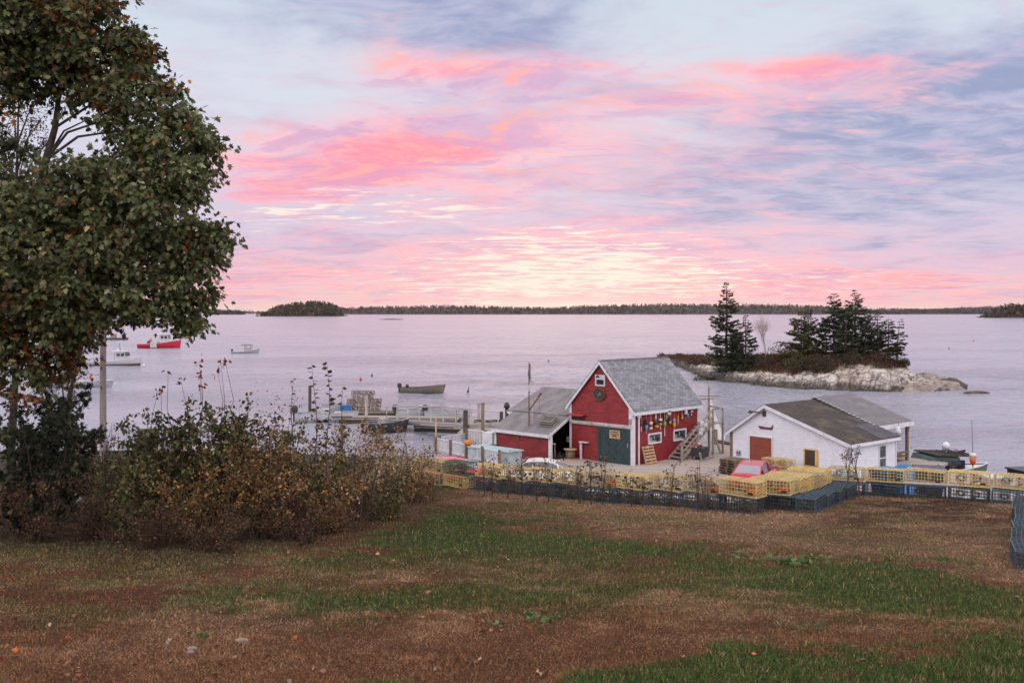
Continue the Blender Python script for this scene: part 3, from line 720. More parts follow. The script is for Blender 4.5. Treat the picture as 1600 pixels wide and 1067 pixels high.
mb = MB(); bar_on(mb, sfront, SW - .13, SW + .05, -.6, SE - .05, .02, .06); mb.build('corner_post', BROWNWOOD, shed)
mb = MB(); bar_on(mb, sright, -.05, .1, -.6, SE - .2, .02, .045); bar_on(mb, sfront, -.05, .09, -.6, SE - .1, .02, .045); mb.build('corner_board', WHITE, shed); mb = MB(); bar_on(mb, sright, SL - .12, SL, -.6, SE - .2, .02, .045); mb.build('corner_board', WHITE, shed)
# rear part: narrower, paler roof on posts, open to the right
EY, EZ, RZ2 = 1.35, 2.44, 3.86; k2 = (RZ2 - EZ) / (SY - EY)
RPALE = roof_mat('worn_pale_roof', (.21, .21, .235), (.17, .17, .195), (.12, .12, .14), 1.05, .9, .35, (.135, .13, .14, 1))
mb = MB(); ss(mb, SL - .12, SL2 + .2, EY - .2, EZ - .2 * k2, SY, RZ2); ss(mb, SL - .12, SL2 + .2, SW + .3, SE - .3 * kl + .15, SY + .001, RZ2); r2 = mb.build('roof', RPALE, shed)
mb = MB(); mb.box(((SL + SL2) / 2 + .05, EY - .215, EZ - .2 * k2 - .05), (SL2 - SL + .3, .03, .26)); mb.build('trim_board', WHITE, shed)
mb = MB(); mb.prism([(SL2 + .2, EY - .2, EZ - .2 * k2 - .16), (SL2 + .2, EY - .2, EZ - .2 * k2 + .06), (SL2 + .2, SY, RZ2 + .06), (SL2 + .2, SY, RZ2 - .16)], (.03, 0, 0)); mb.build('trim_board', WHITE, shed)
mb = MB()
for i in range(16): # ragged flashing along the step between the two roofs
    ya = EY - .1 + i * .26; mb.box((SL - .14 + .05 * (i % 2), ya + .1, max(SE + (ya + .1) * kr + .14, EZ + (ya + .1 - EY) * k2 + .10)), (.24, .15, .02), Matrix.Rotation(ny, 3, 'X'))
mb.build('flashing', GALV, r2)
mb = MB(); mb.box((SL2 - .05, EY + .12, 1.0), (.15, .15, 2.6)); mb.build('post', BROWNWOOD, shed); mb = MB(); mb.box((SL2 + .06, EY + .08, 1.0), (.06, .2, 2.6)); mb.build('post', WHITE, shed)
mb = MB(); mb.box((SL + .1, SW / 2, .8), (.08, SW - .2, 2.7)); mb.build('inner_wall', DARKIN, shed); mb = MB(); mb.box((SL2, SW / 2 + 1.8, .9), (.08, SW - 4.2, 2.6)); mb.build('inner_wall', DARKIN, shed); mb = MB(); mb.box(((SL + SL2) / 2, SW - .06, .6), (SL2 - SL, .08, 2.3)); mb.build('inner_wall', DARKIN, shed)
mb = MB(); mb.box(((SL + SL2) / 2, EY + .5, .3), (SL2 - SL, .9, .08)); mb.build('bench', BROWNWOOD, shed)
mb = MB(); mb.box(((SL + SL2) / 2, EY + .1, .55), (SL2 - SL - .3, .08, .14)); mb.build('rail', BROWNWOOD, shed)
def fs_(px, row): q = hit_local(SM, 0, -.06, px, row); return q.y, q.z
def rs_(px, row): q = hit_local(SM, 1, -.06, px, row); return q.x, q.z
a0, z1 = fs_(1205.5, 683); a1, z0 = fs_(1171.5, 682); mb = MB(); bar_on(mb, sfront, a0, a1, -.2, (z0 + z1) / 2, .02, .06); dr = mb.build('door', RUSTRED, shed)
mb = MB(); zt_ = (z0 + z1) / 2 + .06; bar_on(mb, sfront, a0 - .07, a0, -.2, zt_, .02, .075); bar_on(mb, sfront, a1, a1 + .07, -.2, zt_, .02, .075); bar_on(mb, sfront, a0, a1, zt_ - .07, zt_, .02, .074); mb.build('frame', WHITE, dr)
mb = MB(); mb.lathe([(.03, -.02), (.04, .02)], sfront(a0 + .12, .75, .1), 8); mb.build('handle', GALV, dr)
a0, zt = fs_(1278, 703); a1, _ = fs_(1256, 703)
warm, t, b = new_mat('warm_dark_pane'); b.inputs['Base Color'].default_value = (.06, .045, .04, 1); b.inputs['Roughness'].default_value = .2
wo = window(shed, sfront, a0, a1, zt - 1.0, zt, .06, warm, mat('yellow_frame_paint', (.60, .40, .14), .6, (.5, .3, .1), 4))
mb = MB(); bar_on(mb, sfront, a0 + .06, a0 + .20, zt - .9, zt - .08, .035, .042); curtain_m, t, b = new_mat('glow_tint_curtain'); b.inputs['Base Color'].default_value = (.7, .4, .12, 1); mb.build('curtain', curtain_m, wo)  # plain yellow colour in place of warm light from inside, no emission
x0, zt = rs_(1374, 696); x1, _ = rs_(1385, 696); window(shed, sright, x0, x1, zt - 1.5, zt, .05, horiz=True)
# black gooseneck lamp, boat ornament, blue parking sign
ya, za = fs_(1194, 646); mb = MB(); bar_on(mb, sfront, ya - .1, ya + .1, za - .16, za + .16, .02, .1); mb.tube([sfront(ya, za, .08), sfront(ya + .25, za + .1, .45), sfront(ya + .55, za + .12, .6)], .035); mb.lathe([(.05, .06), (.13, 0), (.15, -.08), (.14, -.09)], sfront(ya + .58, za + .12, .62), 10); mb.build('lamp', BLACK, shed)
ya, za = fs_(1196.5, 668); mb = MB(); bt = [(-.50, .10), (-.44, -.10), (.42, -.10), (.52, .04), (.50, .07), (-.1, .02), (-.38, .05), (-.44, .18), (-.50, .18)]
mb.prism([sfront(ya + x, za + z, .025) for x, z in bt], Vector((-.03, 0, 0))); bo = mb.build('boat_ornament', mat('oxblood_paint', (.13, .03, .025), .6), shed)
mb = MB(); bar_on(mb, sfront, ya - .08, ya + .08, za + .03, za + .18, .025, .045); bar_on(mb, sfront, ya + .0, ya + .02, za + .18, za + .36, .025, .04); mb.build('wheelhouse', WHITE, bo)
a0, z1 = fs_(1158, 702); a1, z0 = fs_(1149, 712); mb = MB(); bar_on(mb, sfront, a0, a1, z0, z1, .02, .035); sgn = mb.build('sign', mat('sign_white', (.7, .7, .74), .5), shed)
mb = MB(); ym = (a0 + a1) / 2; bar_on(mb, sfront, ym - .15, ym + .15, z0 + .03, z0 + .30, .035, .04); sb = mb.build('blue_panel', mat('sign_blue', (.02, .04, .35), .5), sgn)
mb = MB(); zc_ = z0 + .12
mb.tube([sfront(ym + .02 + .055 * math.cos(a_), zc_ - .01 + .055 * math.sin(a_), .043) for a_ in np.linspace(-2.6, 2.2, 12)], .008, 4); strip_on(mb, sfront, (ym + .02, zc_ + .13), (ym + .02, zc_ + .02), .022, .04, .046); strip_on(mb, sfront, (ym + .02, zc_ + .02), (ym - .06, zc_ + .02), .02, .04, .046); strip_on(mb, sfront, (ym - .06, zc_ + .02), (ym - .09, zc_ - .06), .02, .04, .046); bar_on(mb, sfront, ym + .005, ym + .04, zc_ + .135, zc_ + .165, .04, .046); mb.build('wheelchair_mark', mat('mark_white', (.8, .8, .8), .5), sb)

# ---- wharf of pale planks behind the buildings
def wharf(name, poly, z, label, mats, plank=.16, pile_every=2.6, axis=(1, 0)):
    o = MB(); c = Vector((sum(p[0] for p in poly) / len(poly), sum(p[1] for p in poly) / len(poly), 0)); o.prism([Vector((p[0], p[1], z - .14)) for p in poly], (0, 0, .14))
    d = o.build(name, mats); tag(d, label, None, None, 'structure'); return d
plank, t, b = new_mat('pale_deck_planks')
tc = t.node('ShaderNodeTexCoord').outputs['Object']; v = t.scale(tc, (1, 1, 1), rot=(0, 0, .12)); x, y, z = t.sep(v)
br = t.node('ShaderNodeTexBrick'); t.inp(br.inputs['Vector'], v); br.inputs['Scale'].default_value = 1; br.inputs['Brick Width'].default_value = 4.5; br.inputs['Row Height'].default_value = .30; br.inputs['Mortar Size'].default_value = .014; br.inputs['Mortar Smooth'].default_value = .2
t.inp(br.inputs[1], (.42, .36, .33, 1)); t.inp(br.inputs[2], (.32, .275, .255, 1)); t.inp(br.inputs[3], (.10, .085, .08, 1))
c = t.mix(t.map(t.noise(t.scale(v, (.3, 2, 1)), 2.5, 7, .7), .35, .7, 0, .6), br.outputs[0], (.22, .20, .20, 1)); t.inp(b.inputs['Base Color'], c); b.inputs['Roughness'].default_value = .8
wharf('wharf_deck', [(2.2, 60.5), (9.4, 71.5), (20.5, 70.5), (26.8, 61.2), (22, 54.2), (8, 55)], 1.945, 'pale plank wharf around the barn', plank)
lot = [(-6.5, 63.5), (-9.5, 53), (-3, 46), (10, 43), (24, 45), (30, 56), (24, 58), (22, 54.3), (8, 55.1), (2.2, 60.6)]
mb = MB()
mb.prism([Vector((x, y, 1.86)) for x, y in lot], (0, 0, .07)); tag(mb.build('paved_yard', CONC), 'pale concrete yard before the barn', None, None, 'structure')
mb = MB()
for x, y in ((-6.5, 63.5), (-4.5, 63.9), (-2.5, 64.4), (-.5, 64), (1.2, 62.5), (2.6, 63), (4.2, 65.6), (6.0, 68.2), (7.8, 70.6), (10.5, 71.4), (13.5, 71.2), (16.5, 70.9), (19.5, 70.6), (22, 68.3), (24, 65.3), (26, 62.4)): mb.tube([(x, y, -2), (x, y, 1.8)], .16, 8)
tag(mb.build('wharf_piles', DARKWOOD), 'dark piles carrying the wharf edge', None, None, 'structure')
# ------------------------------------------------------------------ things fixed or hung round the barn
def bpt(px, row, d=.12): return BM @ hit_local(BM, 1, -d, px, row)
def paint(name, c): return mat(name, c, .55, tuple(x * .75 for x in c), 9)
PW = paint('buoy_white', (.70, .68, .64)); PB = paint('buoy_black', (.02, .02, .022)); PR = paint('buoy_red', (.50, .03, .03)); PY = paint('buoy_yellow', (.58, .36, .05)); PG = paint('buoy_green', (.05, .30, .07)); PM = paint('buoy_mint', (.12, .42, .20)); PC = paint('buoy_cyan', (.03, .33, .48)); PBL = paint('buoy_blue', (.02, .05, .34)); PL = paint('buoy_lilac', (.34, .24, .52)); PDG = paint('buoy_dark_green', (.03, .06, .045)); PO = paint('buoy_orange', (.62, .12, .02)); PGR = paint('buoy_grey', (.09, .10, .11)); PST = mat('buoy_stick_wood', (.40, .35, .30), .8)
BMAT = dict(w=PW, k=PB, r=PR, y=PY, g=PG, m=PM, c=PC, b=PBL, l=PL, d=PDG, o=PO, s=PGR)
def buoy(px, top, body0, body1, bot, bands, r, label, stick='w', off=.14):
    p = bpt(px, body0, off); D = p.y; s_ = D / F
    o = empty('buoy', p, BRZ, label, 'buoy', 'lobster buoys hung along the red wall')
    H0 = (body1 - body0) * s_
    n = len(bands); h = H0 / n; r *= 1.18
    for i, ch in enumerate(bands):
        z1, z0 = -i * h, -(i + 1) * h
        ra = r if n > 1 or i else r * .9
        t0 = .5 if i == 0 else 1.0; t1 = .55 if i == n - 1 else 1.0
        mb = MB(); mb.lathe([(ra * t0 * .6, z1), (ra * t0, z1 - .02), (ra * (1 if t0 < 1 else 1), z1 - h * .35), (ra, z1 - h * .7), (ra * t1, z0 + .002)], n=10); mb.build('body' if i == 0 else 'band', BMAT[ch], o)
    mb = MB(); mb.tube([(0, 0, (body0 - top) * s_), (0, 0, .01)], .022, 5)
    if top < body0 - 2: mb.build('stick', BMAT.get(stick, PST) if stick != 'n' else PST, o)
    if bot > body1 + 2: MB().tube([(0, 0, -H0 - (bot - body1) * s_), (0, 0, -H0 - .001)], .02, 5).build('spindle', BMAT.get(stick, PST), o)
    e_ = (body0 - 634) * s_ if body0 < 640 else (top - 632) * s_
    MB().tube([(0, 0, (body0 - top) * s_ if top < body0 - 2 else 0), (0, .08, max(.06, (body0 - (628 + (1092 - px) * .12)) * s_))], .008, 4).build('rope', PB, o)
BU_ = [
 (1002, 643, 656, 666, 674, 'd', .07, 'slim dark green buoy on white stick, first along the red wall', 'w'),
 (1010, 641, 655, 672, 677, 'kc', .09, 'black and cyan buoy on the red wall above the first window', 'n'),
 (1017, 644, 658.5, 671, 671, 'wrw', .095, 'white buoy with narrow red bands hung on white stick', 'w'),
 (1024.5, 634, 645, 656, 661, 'w', .05, 'thin white buoy with reddish stick beside the squat black and yellow one', 'r'),
 (1026, 656, 659.5, 668, 668, 'ky', .13, 'squat black and yellow buoy just above the first window', 'n'),
 (1032, 638, 653.5, 664, 671, 'wky', .105, 'white topped black buoy with yellow foot and orange spindle', 'w'),
 (1038.5, 640, 657.5, 667, 681, 'm', .09, 'mint green buoy with long white spindle', 'w'),
 (1041, 645, 646.5, 657, 657, 'g', .075, 'bright green buoy tucked left of the big grey one', 'n'),
 (1045.3, 637, 640.5, 651, 651, 'swr', .115, 'fat dark grey buoy with white and red bands', 'n'),
 (1047, 652, 653, 662, 672, 'by', .09, 'deep blue and yellow buoy with red spindle', 'r'),
 (1053.3, 640, 653, 667, 674, 'ly', .09, 'lilac and yellow buoy right above the second window', 'y'),
 (1059.5, 637, 648, 664, 664, 'y', .035, 'thin yellow stick buoy between lilac and orange buoys', 'r'),
 (1065.7, 632, 646, 655, 655, 'oy', .075, 'orange buoy with yellow foot on white stick', 'w'),
 (1071.5, 638, 640, 650, 657, 'wwb', .10, 'white buoy with blue foot and orange spindle', 'o'),
 (1074.3, 643, 644.5, 653, 653, 'c', .07, 'small cyan buoy half behind the white and blue one', 'n'),
 (1080.3, 633, 635, 644, 649, 'rrw', .10, 'dark red buoy with white foot nearest the stairs', 'w'),
]
for i, b_ in enumerate(BU_): buoy(*b_[:8], stick=b_[8], off=.12 + .05 * (i % 3))
p = BM @ Vector((BL + .30, .25, 2.45)); o = empty('buoy', p, BRZ + .5, 'yellow buoy lying on the barn bracket above the stair landing', 'buoy'); rt = Matrix.Rotation(R(80), 3, 'Y')
MB().lathe([(.05, -.3), (.1, -.22), (.1, .1), (.05, .25)], rot=rt, n=10).build('body', PY, o); MB().tube([(.25, 0, .04), (.55, 0, .1)], .02, 5).build('stick', PY, o)

# ---- outside stair along the right wall up to a landing behind the barn
st = empty('outside_stair', BM @ Vector((3.6, -.55, 0)), BRZ, 'grey timber outside stair climbing the red barn wall to a railed landing', 'stair')
X1, Z1 = 3.25, 2.05; nst = 10
for i in range(nst):
    z_ = (i + 1) * Z1 / (nst + .0); x_ = i * X1 / nst + .15
    MB().box((x_, 0, z_ - .02), (.30, .92, .045)).build('tread', GREYWOOD, st)
for y_ in (-.48, .44):
    MB().beam((-.05, y_, .05), (X1, y_, Z1 - .05), .05, .24).build('stringer', GREYWOOD, st)
MB().box((X1 + .75, .05, Z1 - .02), (1.3, 1.15, .08)).build('landing', GREYWOOD, st)
for x_, y_, z0, z1 in ((-.02, -.5, -.2, 1.0), (X1 + .2, -.5, -.2, Z1 + .95), (X1 + 1.35, -.5, -.2, Z1 + .95), (X1 + 1.35, .55, -.2, Z1 + 2.2)):
    MB().box((x_, y_, (z0 + z1) / 2), (.11, .11, z1 - z0)).build('post', GREYWOOD, st)
MB().beam((-.02, -.54, 1.0), (X1 + .2, -.54, Z1 + .98), .05, .13).build('handrail', GREYWOOD, st); MB().beam((-.02, -.55, .52), (X1 + .2, -.55, Z1 + .5), .04, .11).build('rail', GREYWOOD, st)
MB().beam((X1 + .2, -.5, Z1 + .92), (X1 + 1.35, -.5, Z1 + .92), .05, .1).build('handrail', GREYWOOD, st); MB().beam((X1 + 1.35, -.5, Z1 + .9), (X1 + 1.35, .55, Z1 + 1.0), .05, .1).build('handrail', GREYWOOD, st); MB().beam((X1 + .3, .5, Z1 + 1.5), (X1 + 1.9, .5, Z1 + 1.45), .04, .06).build('rail', BROWNWOOD, st)
MB().beam((X1 + .1, -.52, 1.7), (X1 + 1.1, -.52, 0), .05, .14).build('brace', GREYWOOD, st)
FOAM = mat('white_foam', (.72, .72, .74), .7)
for k, (px, row) in enumerate(((1097, 661), (1102.5, 664), (1097.5, 671), (1095, 677))):
    q = BM @ hit_local(BM, 1, -1.12, px, row); o = MB().box((0, 0, 0), (.36, .06, .24)).box((0, -.04, 0), (.26, .02, .14)).build('plastic_float', FOAM); o.location = q; o.rotation_euler = (0, .1 * (k - 1), BRZ)
    tag(o, ['white float hung highest on the stair side, left of its pair', 'white float hung on the stair side beside the highest one', 'white float third down the side of the stair', 'smallest lowest white float on the side of the stair'][k], 'float', 'white floats on the barn stair')
# life ring
q = BM @ hit_local(BM, 1, -1.2, 1091.5, 701); lr = empty('life_ring', q, BRZ, 'red and white life ring hung on the stair foot', 'life ring'); rx = Matrix.Rotation(R(90), 3, 'X')
MB().torus((0, 0, 0), .31, .075, rx).build('ring', PW, lr)
for k in range(4): MB().torus((0, 0, 0), .31, .08, rx, 6, 8, (k * math.pi / 2 + .3, k * math.pi / 2 + 1.1)).build('band', PR, lr)
# black crate on a timber sled
q = BM @ hit_local(BM, 2, .0, 1094, 717); cr_ = empty('storage_crate', q, BRZ + .2, 'black plastic crate on a timber skid below the life ring', 'crate')
MB().box((0, 0, .42), (1.0, .75, .55)).build('tub', mat('dark_plastic', (.035, .04, .05), .5), cr_); MB().box((0, 0, .72), (1.06, .8, .06)).build('lid', mat('dark_plastic', (0, 0, 0)), cr_)
MB().beam((-.9, -.5, .05), (1.0, -.5, .05), .12, .1).build('skid', GREYWOOD, cr_); MB().beam((-.9, -.45, .05), (-1.15, -.45, .55), .1, .1).build('skid', GREYWOOD, cr_); MB().beam((-.9, .4, .05), (1.0, .4, .05), .12, .1).build('skid', GREYWOOD, cr_)
# pallet leaning on the red wall
q = BM @ Vector((1.25, -.45, 0)); pl_ = empty('pallet', q, BRZ, 'pale wooden pallet leaning against the red wall below the first window', 'pallet'); rt = Matrix.Rotation(R(-17), 3, 'X')
for k in range(6): MB().box(rt @ Vector((0, -.06, .1 + k * .19)), (1.05, .02, .12), rt).build('slat', PALEWOOD, pl_)
for k in range(3): MB().box(rt @ Vector((-.5 + k * .5, .0, .58)), (.06, .09, 1.15), rt).build('stringer', PALEWOOD, pl_)
# cable drum table and tools left of the door
q = BM @ Vector((-.75, 4.35, 0)); cd_ = empty('cable_drum', q, 0, 'small wooden cable drum standing before the red wall', 'drum')
MB().lathe([(.42, .62), (.42, .68)], n=18).build('top', PALEWOOD, cd_); MB().lathe([(.42, .0), (.42, .06)], n=18).build('base', PALEWOOD, cd_); MB().lathe([(.3, .06), (.3, .62)], n=14).build('core', BROWNWOOD, cd_)
q = annex.matrix_world if False else BM @ Vector((-.8, 5.9, 0)); o = empty('work_stool', q, 0, 'white topped work stool in the open end of the lean-to', 'stool')
MB().box((0, 0, .85), (.55, .4, .06)).build('seat', WHITE, o)
for x_, y_ in ((-.2, -.13), (.2, -.13), (-.2, .13), (.2, .13)): MB().beam((x_, y_, .82), (x_ * 1.2, y_ * 1.2, 0), .05, .05).build('leg', PALEWOOD, o)
o = empty('brush', q + Vector((0, 0, .88)), 0, 'yellow handled brush standing on the white stool', 'brush'); MB().box((0, 0, .12), (.2, .1, .24)).build('bristle_head', PY, o); MB().tube([(0, 0, .24), (.08, 0, .75)], .025, 6).build('handle', PY, o)
# mast with furled flag and boom on the lean-to roof
q = BM @ Vector((-1.35, BW + 2.35, 1.85)); fm = empty('flag_mast', q, BRZ, 'thin mast with a furled green and white flag rising from the lean-to roof', 'mast')
RUST = mat('rusty_steel', (.14, .055, .035), .8, (.08, .035, .025), 6)
MB().tube([(0, 0, -.05), (0, 0, 4.15)], [.05, .03], 6).build('pole', RUST, fm); MB().tube([(.3, .0, .2), (.3, 0, 1.9)], .025, 5).build('strut', GALV, fm)
MB().beam((0, 0, 1.75), (.3, 0, 1.85), .03, .03).build('bracket', GALV, fm)
flag = MB(); flag.loft([[Vector((.05 + rr * math.cos(a_) + .05 * math.sin(z_ * 5), rr * math.sin(a_), z_)) for a_ in np.linspace(0, 2 * math.pi, 8)[:-1]] for z_, rr in ((4.05, .02), (3.8, .07), (3.4, .10), (3.1, .06))], closed=True, caps=True); flag.build('flag', mat('flag_green', (.10, .16, .09), .8), fm)
flag = MB(); flag.loft([[Vector((.05 + rr * math.cos(a_) + .1 * math.sin(z_ * 7), rr * math.sin(a_), z_)) for a_ in np.linspace(0, 2 * math.pi, 8)[:-1]] for z_, rr in ((3.09, .06), (2.9, .11), (2.75, .07), (2.55, .12), (2.35, .04), (2.2, .09))], closed=True, caps=True); flag.build('flag', mat('flag_white', (.55, .56, .54), .8), fm)
MB().tube([(0, 0, 1.05), (.0, -1.0, 2.15)], .045, 6).lathe([(.05, -.06), (.1, 0), (.05, .06)], (0, -1.02, 2.18), 8).build('boom', RUST, fm)
MB().tube([(0, -1.0, 2.15), (.02, -.5, 1.95), (.3, 0, 1.85)], .012, 4).build('rope', BLACK, fm); MB().tube([(0, -.9, 2.1), (0, -.9, 1.2)], .01, 4).build('rope', BLACK, fm)
# wooden frame trap on the lean-to roof
q = BM @ Vector((-.95, BW + .95, 2.19)); o = empty('fish_crate', q, BRZ, 'weathered open crate resting on the lean-to roof', 'crate'); o.rotation_euler = (0, -math.atan2(.95, 1.79), BRZ)
for z_ in (.03, .20, .36):
    MB().beam((-.4, -.6, z_), (-.4, .6, z_), .04, .06).build('slat', GREYWOOD, o); MB().beam((.4, -.6, z_), (.4, .6, z_), .04, .06).build('slat', GREYWOOD, o); MB().beam((-.4, -.6, z_), (.4, -.6, z_), .04, .06).build('slat', GREYWOOD, o); MB().beam((-.4, .6, z_), (.4, .6, z_), .04, .06).build('slat', GREYWOOD, o)
MB().box((0, 0, .12), (.6, .9, .2)).build('net_heap', mat('grey_net', (.13, .14, .14), .9, (.05, .05, .05), 14), o)
# chimney pipe at the far corner of the lean-to
q = BM @ Vector((.2, BW + 5.9, .0)); o = empty('stove_pipe', q, 0, 'dark bent stove pipe behind the lean-to corner', 'pipe'); MB().tube([(0, 0, 0), (0, 0, 2.7)], .12, 8).build('pipe', BLACK, o); MB().lathe([(.12, 2.7), (.22, 2.78), (.2, 2.9), (.1, 3.1)], n=8).build('cowl', BLACK, o)

# ---- white tarpaulin tent behind the stair
q = P(1107, 690, 71.0); tt = empty('tarp_tent', (q.x, q.y, 1.95), BRZ, 'white tarpaulin drawn to a pole behind the barn stair', 'tarp')
apx = Vector((-.05, 0, 4.1)); base = [Vector((-.2, 0, 0)), Vector((.3, -.7, 0)), Vector((1.6, -.3, 0)), Vector((3.2, .6, 0)), Vector((1.6, 1.6, 0)), Vector((0, 1.0, 0))]
secs = []
for k in range(9):
    t_ = k / 8; secs.append([apx.lerp(b_, t_) + Vector((0, 0, -.55 * math.sin(math.pi * t_))) for b_ in base])
MB().loft(secs, closed=True).build('sheet', mat('white_tarp', (.70, .72, .76), .5), tt); MB().tube([(-.15, -.1, 0), (-.12, -.1, 4.3)], .06, 6).build('pole', GREYWOOD, tt); MB().beam((-1.4, -.1, 3.3), (1.2, -.1, 3.2), .05, .05).build('crossbar', BROWNWOOD, tt)
q = P(1117.5, 686, 69.5); o = MB().tube([(0, 0, -.2), (0, 0, 1.05)], .17, 8).build('bollard', BROWNWOOD); o.location = (q.x, q.y, 1.95); tag(o, 'short brown timber bollard on the planks beside the white tarp', 'bollard')
a_ = P(1108, 687, 71.3); b_ = P(1142, 692, 69.0); o = MB().beam((a_.x, a_.y, 2.06), (b_.x, b_.y, 2.06), .2, .2).build('kerb_beam', BROWNWOOD); tag(o, 'brown timber kerb beam along the wharf edge', 'beam')

# ---- pallets stacked between the barn and the white shed
q = P(1147, 735, 57.0)
for k in range(6):
    o = empty('pallet', (q.x + random.uniform(-.06, .06), q.y, 1.945 + k * .145), SRZ + random.uniform(-.05, .05), ['brown pallet at the bottom of the stack by the pink car', 'brown pallet second from the bottom of the stack by the pink car', 'brown pallet third from the bottom of the stack by the pink car', 'brown pallet third from the top of the stack by the pink car', 'brown pallet second from the top of the stack by the pink car', 'brown pallet on top of the stack by the pink car'][k], 'pallet', 'pallets stacked beside the pink car')
    for y_ in (-.5, 0, .5): MB().box((0, y_, .05), (1.3, .08, .09)).build('stringer', BROWNWOOD, o)
    for x_ in np.linspace(-.58, .58, 7): MB().box((x_, 0, .118), (.11, 1.15, .022)).build('slat', BROWNWOOD, o)

# ---- white picket fence runs with brown posts
def picket_fence(a, b, label, h=.9, nposts=5, zb=1.95):
    a = Vector((a[0], a[1], zb)); b = Vector((b[0], b[1], zb)); L_ = (b - a).length; rz = math.atan2(b.y - a.y, b.x - a.x)
    o = empty('picket_fence', a, rz, label, 'fence')
    n = int(L_ / .14); mb = MB()
    for k in range(n): mb.box((.07 + k * L_ / n, 0, h / 2), (.06, .03, h - .12))
    mb.box((L_ / 2, -.03, h - .06), (L_, .05, .07)); mb.box((L_ / 2, -.03, .16), (L_, .05, .07)); mb.build('panel', WHITE, o)
    for k in range(nposts): MB().box((k * L_ / (nposts - 1), -.12, h / 2), (.14, .12, h + .14)).build('post', BROWNWOOD, o)
picket_fence((-4.96, 66), (-.65, 59.6), 'white picket fence running from the tall thin post past the pumpkin', nposts=5, h=.93)
picket_fence((-4.9, 66.2), (-3.2, 68.4), 'short white picket fence turning back from the thin post to the water', nposts=2, h=.75, zb=2.15)
picket_fence((-3.05, 68), (-1.7, 67), 'tall white picket gate section beside the dark pile', nposts=2, h=1.25)
tag(MB().tube([(-5.05, 66.1, 0), (-5.05, 66.1, 4.15)], .055, 6).build('thin_post', PALEWOOD), 'tall thin pale post at the end of the white picket fence', 'post')
q = Vector((-2.75, 62.55, 2.98)); o = empty('pumpkin', q, 0, 'orange pumpkin sitting on the white picket fence', 'pumpkin'); mb = MB()
secs = []
for i in range(9):
    ph = math.pi * i / 8; secs.append([Vector((.27 * math.sin(ph) * (1 + .08 * math.cos(8 * a_)) * math.cos(a_), .27 * math.sin(ph) * (1 + .08 * math.cos(8 * a_)) * math.sin(a_), -.20 * math.cos(ph))) for a_ in np.linspace(0, 2 * math.pi, 33)[:-1]])
mb.loft(secs, closed=True).build('rind', mat('pumpkin_orange', (.58, .20, .012), .6), o); MB().tube([(0, 0, .17), (.03, 0, .3)], [.05, .03], 6).build('stalk', BROWNWOOD, o)
q = P(773, 703, 61.6); o = empty('bait_tank', (q.x, q.y, 1.95), BRZ + math.pi / 2, 'long bait tank with flat pale blue lid before the lean-to', 'tank')
MB().box((0, 0, .38), (3.5, 1.2, .76)).build('tub', mat('tank_grey_blue', (.40, .48, .50), .6), o); MB().box((0, 0, .80), (3.7, 1.35, .07)).build('lid', mat('pale_blue_lid', (.34, .50, .54), .5), o)
q = P(767, 697, 66.3); o = empty('chest_freezer', (q.x, q.y, 1.95), BRZ + math.pi / 2, 'white upright freezer left of the lean-to wall', 'freezer'); MB().box((0, 0, .62), (.9, .7, 1.24)).build('cabinet', WHITE, o); MB().box((-.02, -.375, .64), (.82, .05, 1.12)).build('door', WHITE, o); MB().box((.3, -.41, .7), (.03, .03, .4)).build('handle', GALV, o)
o = MB().lathe([(.22, 0), (.26, .1), (.27, .5), (.29, .52), (.25, .54)], n=14).build('mop_bucket', mat('grey_pail', (.12, .12, .13), .5)); q = P(772, 698, 65.4); o.location = (q.x, q.y, 1.95); tag(o, 'dark grey pail standing before the white freezer', 'pail')

# ------------------------------------------------------------------ piles, pier, gangway, floats
def pile(px, D, ztop, r, label, m=DARKWOOD, cap=None, z0=-2):
    x = (px - 800) / F * D; o = empty('mooring_pile', (x, D, 0), 0, label, 'pile')
    MB().tube([(0, 0, z0), (.02, 0, ztop)], [r * 1.05, r * .95], 10).build('shaft', m, o)
    MB().lathe([(r * 1.0, ztop - .02), (r * .9, ztop + .05), (.02, ztop + .10)], (.02, 0, 0), 10).build('cap', cap or m, o)
pile(754, 72, 4.55, .135, 'tall brown pile standing right of the gangway foot', BROWNWOOD)
pile(727, 75, 3.7, .19, 'dark pile with a log beam lashed to it'); pile(484, 107, 3.3, .17, 'lone dark pile behind the moored white motorboat', cap=GALV); pile(572, 100, 2.75, .16, 'grey pile before the trap heap on the float', GREYWOOD)
pile(783, 82, 2.9, .16, 'short dark pile at the pier corner behind the lean-to'); pile(748, 84, 3.4, .14, 'pale grey pile by the gangway top', GREYWOOD)
a_ = P(711, 667, 76.0); b_ = P(765, 665, 74.2); tag(MB().beam(a_, b_, .34, .3).build('log_beam', GREYWOOD), 'grey squared log lying across the dark pile', 'beam')
pier = empty('timber_pier', (0, 0, 0), 0, 'grey timber pier running out behind the lean-to', 'pier')
MB().prism([Vector((-4.2, 76.5, 1.75)), Vector((1.2, 62.8, 1.75)), Vector((5.5, 68, 1.75)), Vector((.4, 84, 1.75)), Vector((-3.4, 84, 1.75))], (0, 0, .17)).build('deck', GREYWOOD, pier)
for k, (x, y) in enumerate(((-3.9, 77.5), (-3.2, 83.3), (.2, 83.2), (-1.9, 72), (1.4, 78), (3.8, 71))): MB().tube([(x, y, -2), (x, y, 1.74)], .17, 8).build('leg', DARKWOOD, pier)
MB().box((-1.4, 83.6, 2.02), (3.6, .25, .22)).build('kerb', DARKWOOD, pier)
